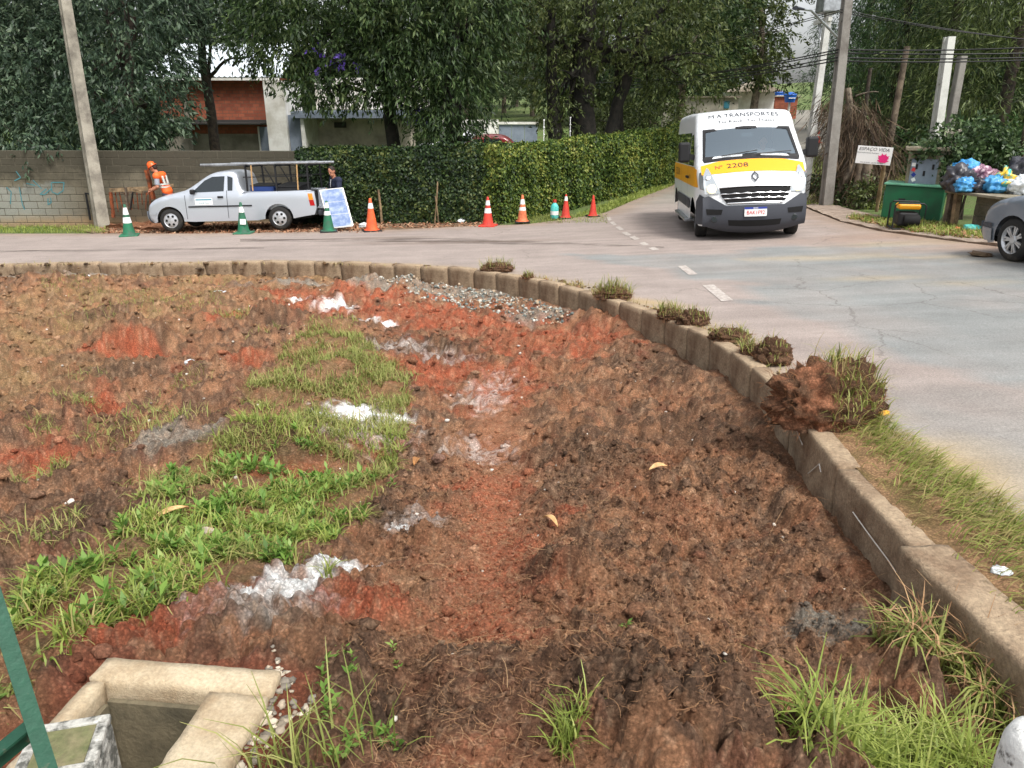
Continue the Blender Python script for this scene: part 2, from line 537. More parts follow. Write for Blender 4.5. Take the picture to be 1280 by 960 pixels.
TURF = [tuple(dirt(*p)[:2]) for p in ((425, 392), (470, 440), (515, 470), (505, 560), (490, 620), (420, 690), (300, 742), (215, 775), (120, 815), (25, 870), (-60, 930), (-60, 800), (20, 770), (120, 690), (225, 590), (300, 530), (320, 470), (390, 420))]

def dfull(x, y):
    """bank height with clods, furrows, pit round the drain box; returns height and colour"""
    h = hd0(x, y)
    turf = inpoly(x + .12 * vn(x * 5, y * 5, 71), y + .12 * vn(x * 5, y * 5, 72), TURF).astype(float)
    warpx = x + .15 * vn(x * 1.7, y * 1.7, 31); warpy = y + .15 * vn(x * 1.7, y * 1.7, 32)
    big = fbm(warpx * 1.1, warpy * 1.1, 3, 3)
    # furrows left of the turf
    a = R(35); uu = x * math.cos(a) + y * math.sin(a); vv = -x * math.sin(a) + y * math.cos(a)
    fur = fbm(uu * .45, vv * 1.6, 9, 3)
    left = sm(-1.2, -3.0, x - .15 * (y - 5))
    lump = np.abs(fbm(warpx * 3.2, warpy * 3.2, 21, 3)); lump = 1 - np.clip(lump * 1.5, 0, 1)       # ridged: dark humps with creases
    l2 = fbm(x * 8.5, y * 8.5, 41, 3); l3 = fbm(x * 24, y * 24, 51, 2); l4 = np.abs(vn(x * 15, y * 15, 61))
    track = np.exp(-((x + .12 + .05 * vn(y * .8, y * 0, 3)) / .22) ** 2) * (1 - sm(6, 8, y))         # trodden red path in the middle
    rough = (1 - .75 * track) * (1 - .55 * turf)
    _, kd, _i = kdist(x, y)
    near = sm(0, .35, kd)
    tone = np.zeros_like(x)
    cl = np.zeros_like(x); wxx = x + .03 * vn(x * 9, y * 9, 91); wyy = y + .03 * vn(x * 9, y * 9, 92)
    for sc_, am, th_, sd_ in ((4.2, .055, .62, 300), (7, .046, .5, 301), (13, .034, .4, 302), (24, .021, .3, 303), (46, .010, .2, 304)):
        dw, ri = worley(wxx * sc_, wyy * sc_, sd_)
        on = sm(th_, th_ + .12, ri)
        cl = cl + am * (np.sqrt(np.maximum(0, 1 - (dw / .62) ** 2)) - .3) * on * (.5 + ri)
        tone = tone + (.55 if sc_ < 12 else .5) * (ri * 7.13 % 1 - .5) * on
    soft = near * .8 + .2
    h = h + near * (.07 * big + left * .17 * fur) + rough * soft * (.030 * (lump - .45) + .022 * l2 + .010 * l3 + .010 * (l4 - .3) + cl) - .035 * track
    h = h + (1 - sm(.0, .5, kd)) * (.06 * fbm(x * 1.3, y * 1.3, 95, 3) + .05)
    # individual heaps and hollows
    for px, py, rx, ry, dz, an in HEAPS:
        c = dirt(px, py); an = R(an)
        u = ((x - c.x) * math.cos(an) + (y - c.y) * math.sin(an)) / rx; v = (-(x - c.x) * math.sin(an) + (y - c.y) * math.cos(an)) / ry
        h = h + dz * np.exp(-(u * u + v * v) ** 1.5) * (1 + .22 * l2)
    # pit round the drain box
    bu, bv = boxuv(x, y)
    ou = np.maximum(np.maximum(-bu, bu - BL1), 0); ov = np.maximum(np.maximum(-bv, bv - BL2), 0)
    od = np.hypot(ou, ov) + .05 * fbm(x * 4, y * 4, 81, 3)
    pit = 1 - sm(.03, .17, od)
    h = np.where(pit > 0, h * (1 - pit) + pit * np.minimum(h, BZ - .05 + .03 * l2), h)
    inner = (bu > .05) & (bu < BL1 - .05) & (bv > .05) & (bv < BL2 - .05)
    h = np.where(inner, BZ - 1.2, h)
    # colour
    n1 = fbm(x * 2.3, y * 2.3, 101, 4); n2 = fbm(x * 11, y * 11, 111, 3)
    brown = np.array(lin(134, 98, 73)); dk = np.array(lin(80, 64, 53)); red = np.array(lin(146, 79, 56)); pale = np.array(lin(146, 114, 88))
    C = np.empty(x.shape + (3,)); C[:] = brown
    def mx(m, c):
        nonlocal C
        m = np.clip(m, 0, 1)[..., None]; C = C * (1 - m) + np.array(c) * m
    mx(sm(.05, .6, n1 + .5 * n2) * .7, pale)
    mx(sm(.25, .85, lump + .5 * l2 + .2 * n1 - .1) * .78 * rough, dk)
    mx(emask(x, y, OCHRE, .6, 1.2, .35, 6) * (.45 + .4 * n1), lin(142, 118, 82))
    mx(emask(x, y, RED, .55, 3.2, .9, 7) * (.85 + .4 * n2 + .25 * tone), red)
    mx(sm(.0, .7, fbm(x * 1.7, y * 1.7, 133, 3)) * sm(-.6, .4, x) * .4, lin(142, 92, 64))
    mx(track * .5, lin(152, 100, 74))
    mx(sm(.25, .6, fbm(x * 5, y * 5, 131, 3)) * .25, lin(140, 82, 60))
    mx(emask(x, y, DARK, .5, 3, .5, 8) * (.75 + .3 * n2), lin(78, 62, 50))
    mx(emask(x, y, GREY, .4, 3, .5, 10) * .8, lin(128, 124, 114))
    mx(sm(.2, .5, vn(x * 40, y * 40, 141)) * .3, lin(180, 150, 122))
    C = C * np.clip(1 + .7 * tone * rough, .45, 1.6)[..., None]
    mx(sm(.12, .55, tone) * .6 * rough, lin(92, 68, 52)); mx(sm(-.15, -.6, tone) * .35 * rough, lin(168, 124, 94))
    mx(turf * (.35 + .3 * n2), lin(96, 84, 52))
    lm_ = sm(-.45, .25, tone + .6 * l3)
    mx(emask(x, y, LIME, .7, 9, .8, 12) * (.55 + .6 * lm_), lin(232, 233, 231))
    mx(emask(x, y, LIME2, .8, 9, .9, 13) * .5 * lm_, lin(200, 194, 188))
    mx(pit * .7, lin(122, 66, 48))
    return h, C

HEAPS = [(715, 725, .16, .12, .10, 0), (740, 575, .35, .25, .09, 0), (690, 615, .12, .12, .07, 0), (480, 765, .14, .12, .08, 0), (560, 440, .5, .3, .12, 0), (170, 440, .5, .25, .32, 15),
         (170, 475, .4, .2, -.18, 10), (110, 410, .6, .2, -.28, 30), (350, 405, .5, .22, .28, 25), (360, 395, .3, .1, .12, 0), (100, 520, .25, .5, .12, 20), (40, 560, .4, .6, .10, 30), (330, 790, .16, .12, .06, 0),
         (560, 830, .35, .15, .08, 0), (820, 870, .35, .18, .09, 0), (500, 860, .12, .25, -.12, 10), (760, 410, .5, .25, .16, -30), (860, 480, .4, .3, .08, 0), (990, 640, .1, .35, .12, 10),
         (1000, 720, .12, .3, .06, 0), (1060, 880, .35, .12, -.06, 0), (1160, 900, .4, .2, .11, 0), (960, 950, .35, .2, .07, 0), (640, 560, .3, .4, -.03, 0), (300, 560, .5, .2, .1, 35), (240, 480, .4, .15, -.08, 25)]

NY, NU = 660, 720
_ys = np.concatenate([np.linspace(-3, .85, 12)[:-1], .85 * (17.6 / .85) ** (np.linspace(0, 1, NY))])
_us = np.linspace(-1.02, .86, NU)
UU, YY = np.meshgrid(_us, _ys)
XX = UU * (np.maximum(YY, .4) + .75)
HH, CC = dfull(XX.ravel(), YY.ravel())
sgn, kd, ki = kdist(XX.ravel(), YY.ravel())
keep_v = ((sgn > -.07)).reshape(XX.shape)
idx = np.arange(XX.size).reshape(XX.shape)
q = np.stack([idx[:-1, :-1], idx[:-1, 1:], idx[1:, 1:], idx[1:, :-1]], -1).reshape(-1, 4)
kv = keep_v.ravel()
q = q[kv[q].all(1)]
used = np.unique(q); remap = np.full(XX.size, -1); remap[used] = np.arange(len(used))
V = np.stack([XX.ravel(), YY.ravel(), HH], 1)[used]
me = mesh_np('dirt_bank', V, remap[q], True)
colattr(me, CC[used])
m_dirt, nt_, p_ = newmat('soil')
_a = nt_.nodes.new('ShaderNodeAttribute'); _a.attribute_name = 'Col'
_vo = nt_.nodes.new('ShaderNodeTexVoronoi'); _vo.inputs['Scale'].default_value = 70
nt_.links.new(nt_.nodes.new('ShaderNodeTexCoord').outputs['Object'], _vo.inputs['Vector'])
_v = mixc(nt_, 1.0, ramp(nt_, noise(nt_, 110, 6, .8), [(.28, .68), (.5, 1.5), (.72, 2.3)]), ramp(nt_, _vo.outputs['Distance'], [(.1, 1.2), (.6, .68)]), 'MULTIPLY')  # fine grain; the voronoi factor paints crevice shade between crumbs into the colour
_v2 = ramp(nt_, noise(nt_, 9, 4, .65), [(.3, .75), (.7, 1.2)])
_c = mixc(nt_, 1.0, mixc(nt_, 1.0, _a.outputs['Color'], _v, 'MULTIPLY'), _v2, 'MULTIPLY')
nt_.links.new(_c, p_.inputs['Base Color']); p_.inputs['Roughness'].default_value = .96; p_.inputs['Specular IOR Level'].default_value = .15
bump(nt_, p_, noise(nt_, 75, 7, .8), 1.0, .022)
M['soil'] = m_dirt
o = mobj('dirt_bank', me, m_dirt); tag(o, kind='structure')

def dsample(x, y):
    return dfull(np.asarray(x, float), np.asarray(y, float))

# ------------------------------------------------------------------ ground to the horizon
def hg(x, y):
    h = hr(x, y) - .045
    x = np.asarray(x, float); y = np.asarray(y, float)
    h = h + .09 * np.clip(x - 10.5 - np.clip(y - 21, 0, 80) * .56, 0, 14) * sm(13, 18, y)
    h = h + .035 * np.clip(y - 75, 0, 120)
    return h
gx = np.concatenate([np.linspace(-300, -32, 30), np.arange(-31, 31, .5), np.linspace(32, 300, 30)])
gy = np.concatenate([np.linspace(-60, -4, 14), np.arange(-3, 45, .5), np.linspace(46, 420, 60)])
GX, GY = np.meshgrid(gx, gy)
GH = hg(GX, GY)
s_, d_, i_ = kdist(GX.ravel(), GY.ravel())
ins = ((s_ > -.5) & (GY.ravel() < 18) & (GX.ravel() > -40) & (GX.ravel() < 3)).reshape(GX.shape)
GH = np.where(ins, GH - 1.6, GH)
idx = np.arange(GX.size).reshape(GX.shape)
q = np.stack([idx[:-1, :-1], idx[:-1, 1:], idx[1:, 1:], idx[1:, :-1]], -1).reshape(-1, 4)
me = mesh_np('ground', np.stack([GX.ravel(), GY.ravel(), GH.ravel()], 1), q, True)
m_g, nt_, p_ = newmat('ground_grass')
_c = ramp(nt_, noise(nt_, .9, 8, .7), [(.3, lin(112, 100, 70)), (.45, lin(92, 104, 54)), (.7, lin(84, 116, 46))])
_c = mixc(nt_, 1.0, _c, ramp(nt_, noise(nt_, 18, 4, .7), [(.25, .6), (.75, 1.25)]), 'MULTIPLY')
nt_.links.new(_c, p_.inputs['Base Color']); p_.inputs['Roughness'].default_value = .95
bump(nt_, p_, noise(nt_, 14, 5, .7), 1.0, .06)
tag(mobj('ground', me, m_g), kind='structure')

# ------------------------------------------------------------------ road
ROAD_EDGE = [(25, -3), (25, 9.5)] + [tuple(road(*p)[:2]) for p in ((1262, 309), (1225, 305), (1180, 300), (1100, 289), (1050, 277), (1012, 262))] + \
    [(10.8, 27), (15.6, 37), (23.5, 58), (31, 82), (24, 82), (17.2, 58), (9.6, 37)] + [tuple(road(*p)[:2]) for p in ((842, 231), (800, 247), (752, 267), (700, 275), (660, 280), (600, 282), (500, 287), (380, 290), (250, 292), (150, 292), (0, 292))]
ROAD_EDGE += [(-27, ROAD_EDGE[-1][1] + 1.0)]
def cdt_mesh(poly, step, extra=None, far=None):
    """triangulate a polygon with interior grid points -> (verts 2d, tris)"""
    P = []
    n = len(poly)
    for i in range(n):
        a = np.array(poly[i], float); b = np.array(poly[(i + 1) % n], float)
        k = max(1, int(np.linalg.norm(b - a) / step))
        for j in range(k): P.append(a + (b - a) * j / k)
    nb = len(P)
    A = np.array(P); lo = A.min(0); hi = A.max(0)
    gx, gy = np.meshgrid(np.arange(lo[0] + step * .5, hi[0], step), np.arange(lo[1] + step * .5, hi[1], step))
    gx = gx.ravel(); gy = gy.ravel()
    k = inpoly(gx, gy, A)
    G = np.stack([gx[k], gy[k]], 1)
    if far is not None: G = G[far(G)]
    if len(G):
        dm = np.full(len(G), 1e9)
        for p in A: dm = np.minimum(dm, (G[:, 0] - p[0]) ** 2 + (G[:, 1] - p[1]) ** 2)
        G = G[dm > (step * .35) ** 2]
    pts = [Vector(p) for p in A] + [Vector(p) for p in G]
    if extra is not None: pts += [Vector(p) for p in extra]
    r = delaunay_2d_cdt(pts, [(i, (i + 1) % nb) for i in range(nb)], [list(range(nb))], 1, 1e-5)
    vs = np.array([tuple(v) for v in r[0]]); fs = [list(f) for f in r[2]]
    tri = []
    for f in fs:
        for j in range(1, len(f) - 1): tri.append((f[0], f[j], f[j + 1]))
    tri = np.array(tri)
    a = vs[tri]
    cr = (a[:, 1, 0] - a[:, 0, 0]) * (a[:, 2, 1] - a[:, 0, 1]) - (a[:, 1, 1] - a[:, 0, 1]) * (a[:, 2, 0] - a[:, 0, 0])
    tri[cr < 0] = tri[cr < 0][:, ::-1]
    return vs, tri
_ko = KL + KN * .10
_poly = [tuple(p) for p in _ko[::5]] + ROAD_EDGE
vs, tri = cdt_mesh(_poly, .3, far=lambda G: (G[:, 1] < 31) | ((np.round(G[:, 0] / .3) % 4 == 0) & (np.round(G[:, 1] / .3) % 4 == 0)))
x, y = vs[:, 0], vs[:, 1]
z = hr(x, y)
def rell(px, py, rx, ry, rot=0.0):
    p = road(px, py); return (p.x, p.y, rx, ry, R(rot))
C = np.empty((len(x), 3)); C[:] = lin(156, 144, 137)
def mxr(m, c):
    global C
    m = np.clip(m, 0, 1)[:, None]; C = C * (1 - m) + np.array(c) * m
gp = [tuple(road(*p)[:2]) for p in ((690, 318), (800, 332), (900, 352), (1010, 400), (1090, 440), (1280, 500), (1400, 480), (1400, 320), (1200, 312), (1090, 308), (960, 312), (860, 318))]
wx = x + .5 * fbm(x * .8, y * .8, 201, 3); wy = y + .5 * fbm(x * .8, y * .8, 202, 3)
mxr(inpoly(wx, wy, gp) * (.85 + .35 * fbm(x, y, 203, 3)), lin(136, 138, 136))
mxr(sm(21, 26, y) * (x > 0), lin(138, 134, 124))
mxr(emask(x, y, [rell(1245, 590, 1.2, 1.3), rell(1290, 640, 1.0, 1.5)], .5, 1, .4, 204) * .6, lin(140, 142, 138))
mxr(emask(x, y, [rell(1050, 322, .9, .25), rell(1100, 348, .6, .15), rell(1150, 303, 1.2, .3), rell(1185, 322, .7, .2), rell(1205, 352, .5, .12), rell(985, 322, .6, .15), rell(1235, 326, .4, .1)], .6, 2, .5, 205) * .5, lin(170, 154, 124))
mxr(emask(x, y, [rell(1110, 296, 1.6, .5), rell(1200, 310, 1.2, .4)], .7, 1.5, .4, 206) * .55, lin(156, 130, 112))
mxr(emask(x, y, [rell(560, 303, 2.2, .16, -3), rell(470, 298, 1.0, .12)], .6, 2, .5, 207) * .65, lin(112, 96, 84))
mxr(emask(x, y, [rell(800, 378, .5, .12, -30), rell(1115, 515, .10, .10), rell(1210, 585, .25, .4)], .6, 4, .5, 208) * .8, lin(180, 156, 112))
edge = np.full(len(x), 1e9)
for kx, ky in _ko[::4]: edge = np.minimum(edge, (x - kx) ** 2 + (y - ky) ** 2)
mxr((1 - sm(.05, .55, np.sqrt(edge))) * .6, lin(168, 148, 122))
edge = np.full(len(x), 1e9)
_E = arcpts(np.array(ROAD_EDGE[2:]), .3)
for kx, ky in _E: edge = np.minimum(edge, (x - kx) ** 2 + (y - ky) ** 2)
mxr((1 - sm(.1, .9, np.sqrt(edge) + .3 * fbm(x * 2, y * 2, 209, 3))) * .6, lin(146, 124, 104))
me = mesh_np('road', np.stack([x, y, z], 1), tri, True)
colattr(me, C)
m_r, nt_, p_ = newmat('asphalt')
_a = nt_.nodes.new('ShaderNodeAttribute'); _a.attribute_name = 'Col'
_tc = nt_.nodes.new('ShaderNodeTexCoord').outputs['Object']
_c = mixc(nt_, 1.0, _a.outputs['Color'], ramp(nt_, noise(nt_, 70, 3, .8, _tc), [(.3, .66), (.55, 1.0), (.75, 1.35)]), 'MULTIPLY')
_c = mixc(nt_, 1.0, _c, ramp(nt_, noise(nt_, 1.3, 6, .7, _tc), [(.3, .84), (.7, 1.1)]), 'MULTIPLY')
# long tyre-worn streaks along the left street
_mp = nt_.nodes.new('ShaderNodeMapping'); _mp.inputs['Scale'].default_value = (.12, 2.2, 1); nt_.links.new(_tc, _mp.inputs['Vector'])
_c = mixc(nt_, 1.0, _c, ramp(nt_, noise(nt_, 1.5, 4, .6, _mp.outputs[0]), [(.35, .9), (.65, 1.07)]), 'MULTIPLY')
# cracks
_vo = nt_.nodes.new('ShaderNodeTexVoronoi'); _vo.feature = 'DISTANCE_TO_EDGE'; _vo.inputs['Scale'].default_value = 1.1
_w = nt_.nodes.new('ShaderNodeMix'); _w.data_type = 'VECTOR'; _w.inputs[0].default_value = .22
nt_.links.new(_tc, _w.inputs[4]); nt_.links.new(noise(nt_, 3, 5, .7, _tc, 'Color'), _w.inputs[5]); nt_.links.new(_w.outputs[1], _vo.inputs['Vector'])
_cr = ramp(nt_, _vo.outputs['Distance'], [(.003, .8), (.011, 0.0)])
_mk = ramp(nt_, noise(nt_, .35, 3, .5, _tc), [(.53, 0.0), (.62, .6)])
_m2 = nt_.nodes.new('ShaderNodeMath'); _m2.operation = 'MULTIPLY'; nt_.links.new(_cr, _m2.inputs[0]); nt_.links.new(_mk, _m2.inputs[1])
_c = mixc(nt_, _m2.outputs[0], _c, lin(84, 78, 72))
nt_.links.new(_c, p_.inputs['Base Color']); p_.inputs['Roughness'].default_value = .88; p_.inputs['Specular IOR Level'].default_value = .25
bump(nt_, p_, noise(nt_, 120, 3, .7, _tc), .5, .006)
tag(mobj('road', me, m_r), kind='structure')

# dark skid and damp streaks: thin worn films just over the asphalt
m_s, nt_, p_ = newmat('streak')
p_.inputs['Base Color'].default_value = (*lin(92, 80, 72), 1); p_.inputs['Roughness'].default_value = .8
_t = nt_.nodes.new('ShaderNodeBsdfTransparent'); _mx = nt_.nodes.new('ShaderNodeMixShader')
_mp = nt_.nodes.new('ShaderNodeMapping'); _mp.inputs['Scale'].default_value = (.35, 5, 1); nt_.links.new(nt_.nodes.new('ShaderNodeTexCoord').outputs['Object'], _mp.inputs['Vector'])
nt_.links.new(ramp(nt_, noise(nt_, 2.0, 5, .7, _mp.outputs[0]), [(.44, 0.0), (.62, .7)]), _mx.inputs[0]); nt_.links.new(_t.outputs[0], _mx.inputs[1]); nt_.links.new(p_.outputs[0], _mx.inputs[2])
nt_.links.new(_mx.outputs[0], nt_.nodes['Material Output'].inputs['Surface'])
for nm, top_, bot_ in (('skid_streak', ((300, 299), (400, 299), (500, 297), (600, 299), (700, 303), (830, 308)), ((300, 302), (400, 302), (500, 303), (600, 305), (700, 306), (830, 310))), ('skid_streak', ((0, 313), (150, 312), (330, 309)), ((0, 315), (150, 314), (330, 311)))):
    a_ = [road(*q_) for q_ in top_]; b_ = [road(*q_) for q_ in bot_]; n_ = len(a_); P_ = a_ + b_
    tag(MB().add([(v.x, v.y, rz_(v.x, v.y) + .004) for v in P_], [(i, n_ + i, n_ + i + 1, i + 1) for i in range(n_ - 1)]).build(nm, m_s), kind='structure')

# painted markings: worn white dashes, each a sheet just over the road
M['road_paint'] = mat('road_paint', lin(196, 190, 182), lin(158, 147, 140), rough=.8, scale=16, lo=.36, hi=.58, var=.2)
def marking(name, quad):
    P = [road(*p) for p in quad]
    v = [(p.x, p.y, rz_(p.x, p.y) + .005) for p in P]
    b = MB().add(v, [(0, 1, 2, 3)])
    o = b.build(name, M['road_paint']); tag(o, kind='structure')
    me = o.data
    if me.polygons[0].normal.z < 0: me.flip_normals()
for qd in (((847, 333), (857, 332), (872, 343), (861, 344)), ((878, 357), (892, 356), (917, 376), (902, 377)),
           ((777, 291), (783, 290), (790, 294), (784, 295)), ((786, 296), (793, 295), (800, 299), (793, 300)), ((798, 304), (806, 303), (812, 306), (804, 307)), ((769, 284), (774, 283), (780, 287), (775, 288)),
           ((762, 278), (767, 277), (771, 281), (767, 282)), ((758, 272), (762, 271), (765, 275), (761, 276)), ((810, 310), (818, 309), (824, 312), (816, 313))):
    marking('lane_marking', qd)

# ------------------------------------------------------------------ kerb of separate stones
kerb = thing('kerb', 'curved concrete kerb of upright stones between the road and the dug-up bank', 'kerb')
def stone_mesh(L, Wd, H, seed, nx, ny, nz):
    """rounded, chipped block; origin at the middle of its inner top edge, x along, y outwards"""
    rs = np.random.RandomState(seed)
    V = []; F = []; key = {}
    def vid(i, j, k):
        if (i, j, k) not in key:
            key[(i, j, k)] = len(V); V.append((i / nx, j / ny, k / nz))
        return key[(i, j, k)]
    for i in range(nx):
        for j in range(ny):
            F.append([vid(i, j, nz), vid(i + 1, j, nz), vid(i + 1, j + 1, nz), vid(i, j + 1, nz)])
    for k in range(nz):
        for i in range(nx):
            F.append([vid(i, 0, k), vid(i + 1, 0, k), vid(i + 1, 0, k + 1), vid(i, 0, k + 1)])
            F.append([vid(i + 1, ny, k), vid(i, ny, k), vid(i, ny, k + 1), vid(i + 1, ny, k + 1)])
        for j in range(ny):
            F.append([vid(0, j + 1, k), vid(0, j, k), vid(0, j, k + 1), vid(0, j + 1, k + 1)])
            F.append([vid(nx, j, k), vid(nx, j + 1, k), vid(nx, j + 1, k + 1), vid(nx, j, k + 1)])
    V = np.array(V)
    P = (V - [.5, .5, .5]) * [L, Wd, H]
    half = np.array([L, Wd, H]) / 2; r = .009
    inner = np.clip(P, -(half - r), half - r); d = P - inner; n = np.linalg.norm(d, axis=1); k = n > 1e-9
    P[k] = inner[k] + d[k] / n[k][:, None] * r
    s = seed * 3.7
    ns = fbm(P[:, 0] * 7 + s, P[:, 2] * 7 + P[:, 1] * 5, seed, 3) * .005 + vn(P[:, 0] * 25 + s, P[:, 2] * 25 + P[:, 1] * 21, seed + 5) * .003
    dirn = P / np.array([L * .5, Wd * .5, H * .5]); dirn = dirn / np.maximum(np.linalg.norm(dirn, axis=1), .3)[:, None]
    P = P + dirn * ns[:, None]
    # chips along the top inner edge
    for _ in range(2):
        c = np.array([rs.uniform(-.5, .5) * L, -Wd / 2, H / 2]); rr = rs.uniform(.02, .05)
        dd = np.linalg.norm(P - c, axis=1); w = np.clip(1 - dd / rr, 0, 1); P = P + (np.array([0, .4, -.6]) * .03) * w[:, None]
    P = P + [0, Wd / 2, -H / 2]
    return mesh_np('kerb_stone', P, np.array(F), False)
seg = np.linalg.norm(np.diff(KL, axis=0), axis=1); S = np.concatenate([[0], np.cumsum(seg)])
s = .3; kno = 0; rs = random.Random(4)
STONES = {}
while s < S[-1] - .3:
    px_ = np.interp(s, S, KL[:, 0]); py_ = np.interp(s, S, KL[:, 1])
    L = (.95 if py_ < 5.4 else .52) * rs.uniform(.94, 1.05)
    if px_ < -6: L = .8
    e = min(s + L, S[-1])
    a = np.array([np.interp(s, S, KL[:, k]) for k in (0, 1)]); b = np.array([np.interp(e, S, KL[:, k]) for k in (0, 1)])
    c = (a + b) / 2; d = b - a; ln = np.linalg.norm(d)
    near = c[1] < 8.5
    me = stone_mesh(ln - .012, .145 if c[1] > 2.75 else .23, .55, kno + 11, max(6, int(ln * (26 if near else 12))), 5, 18 if near else 9)
    o = mobj('kerb_stone', me, M['kerb_stone'], kerb)
    nrm = np.array([-d[1], d[0]]) / ln
    out = 1 if np.dot(nrm, KN[min(len(KN) - 1, int(np.searchsorted(S, s)))]) > 0 else -1
    ang = math.atan2(d[1], d[0]) + (0 if out > 0 else math.pi)
    z0 = rz_(a[0], a[1]); z1 = rz_(b[0], b[1])
    off = rs.uniform(-.012, .012) - (.05 if c[1] <= 2.75 else 0)
    o.location = (c[0] + nrm[0] * out * off, c[1] + nrm[1] * out * off, (z0 + z1) / 2 + .035 + rs.uniform(-.012, .012))
    o.rotation_euler = (rs.uniform(-.03, .03), math.atan2(z0 - z1, ln) * (1 if out > 0 else -1) + rs.uniform(-.012, .012), ang)
    s = e; kno += 1

# pale scratches on the near stones' inner faces
M['scratch'] = mat('scratch', lin(206, 200, 190), rough=.9, var=.2)
def kerb_face(px, py):
    d = ray(px, py); t = np.arange(1.5, 9, .004); sgk = kdist(d[0] * t, d[1] * t)[0]
    i = int(np.argmax(sgk < .016)); return Vector((d[0] * t[i], d[1] * t[i], HC + d[2] * t[i]))
for st in ([(1066, 640), (1086, 668), (1110, 700), (1128, 728), (1139, 745)], [(992, 530), (1000, 548), (1003, 556)], [(1010, 592), (1024, 580), (1026, 590)], [(1152, 765), (1166, 782), (1180, 790), (1192, 786)]):
    b_ = MB(); b_.tube([kerb_face(*q_) for q_ in st], .0035, 5); b_.build('scratch', M['scratch'], kerb)

# ------------------------------------------------------------------ blades, leaves, lumps
def quads_mesh(name, P):
    """P (n,k,4,3) strips of quads"""
    n = P.shape[0] * P.shape[1]
    return mesh_np(name, P.reshape(-1, 3), np.arange(n * 4).reshape(n, 4))

def blades(name, base, length, width, lean, m, seed=0, parent=None, segs=3, azim=None, flop=1.0):
    """curved tapering grass blades, one strip each (connected quads share vertices)"""
    rs = np.random.RandomState(seed); n = len(base)
    az = rs.uniform(0, 2 * math.pi, n) if azim is None else azim + rs.normal(0, .5, n)
    L = length * rs.uniform(.55, 1.25, n); le = lean * rs.uniform(.3, 1.4, n)
    d = np.stack([np.cos(az), np.sin(az), np.zeros(n)], 1); sdir = np.stack([-np.sin(az), np.cos(az), np.zeros(n)], 1)
    V = np.zeros((n, (segs + 1) * 2, 3))
    for k in range(segs + 1):
        t = k / segs
        ang = le * t * flop
        c = base + d * (L * t * np.sin(ang * .9))[:, None] + np.array([0, 0, 1]) * (L * t * np.cos(ang * .9))[:, None]
        w = width * (1 - t ** 1.6) * .5 + .0006
        wv = w * rs.uniform(.7, 1.3, n) if np.isscalar(w) else w
        V[:, 2 * k] = c - sdir * np.reshape(wv, (-1, 1)); V[:, 2 * k + 1] = c + sdir * np.reshape(wv, (-1, 1))
    b = (np.arange(n) * (segs + 1) * 2)[:, None]
    F = np.concatenate([b + np.array([[2 * k, 2 * k + 1, 2 * k + 3, 2 * k + 2]]) for k in range(segs)], 0)
    return mobj(name, mesh_np(name, V.reshape(-1, 3), F, True), m, parent)

def leaf_quads(P, D, N, L, Wd):
    """rhombic leaves: base P, direction D, normal N"""
    S_ = np.cross(D, N); S_ /= np.maximum(np.linalg.norm(S_, axis=1), 1e-6)[:, None]
    L = np.reshape(L, (-1, 1)); Wd = np.reshape(Wd, (-1, 1))
    fold = N * Wd * .25
    V = np.stack([P, P + D * L * .45 + S_ * Wd * .5 + fold, P + D * L, P + D * L * .45 - S_ * Wd * .5 + fold], 1)
    F = np.arange(len(P) * 4).reshape(-1, 4)
    return V.reshape(-1, 3), F

def unit(v): return v / np.maximum(np.linalg.norm(v, axis=1), 1e-9)[:, None]

_ico = None
def lump(rx, ry, rz, seed, sub=3, amp=.3, freq=2.5):
    """knobbly lump of soil as arrays"""
    import bmesh
    bm = bmesh.new(); bmesh.ops.create_icosphere(bm, subdivisions=sub, radius=1)
    V = np.array([v.co[:] for v in bm.verts]); F = np.array([[v.index for v in f.verts] for f in bm.faces]); bm.free()
    a_, b_, c_ = V[:, 0] * freq + seed * 1.3, V[:, 1] * freq + seed * .7, V[:, 2] * freq + seed * 2.1
    n = (fbm(a_, b_, seed, 4, .6) + fbm(b_, c_, seed + 1, 4, .6) + fbm(c_, a_, seed + 2, 4, .6)) * .58
    V = V * (1 + amp * n)[:, None] * [rx, ry, rz]
    return V, F

M['grass'] = leafmat('grass', [lin(104, 108, 58), lin(122, 132, 64), lin(144, 150, 80), lin(168, 166, 106)], .3, .6, 1.5)
M['grass_fresh'] = leafmat('grass_fresh', [lin(92, 108, 46), lin(124, 140, 60), lin(152, 164, 80), lin(178, 180, 110)], .35, .5, 2.5)
M['grass_dry'] = leafmat('grass_dry', [lin(128, 120, 72), lin(150, 138, 86), lin(172, 156, 104), lin(136, 138, 76)], .25, .8, 2)
M['weed'] = leafmat('weed', [lin(76, 108, 44), lin(100, 136, 56), lin(128, 158, 72), lin(156, 174, 98)], .35, .5, 3)
M['straw'] = leafmat('straw', [lin(120, 88, 62), lin(150, 116, 84), lin(178, 146, 108), lin(132, 88, 62)], .1, .9, 3)
M['fibre'] = leafmat('fibre', [lin(70, 50, 38), lin(112, 82, 58), lin(150, 112, 80), lin(176, 142, 106)], .05, .9, 2)
M['root'] = leafmat('root', [lin(96, 70, 52), lin(140, 96, 66), lin(172, 122, 84)], .05, .9, 3)

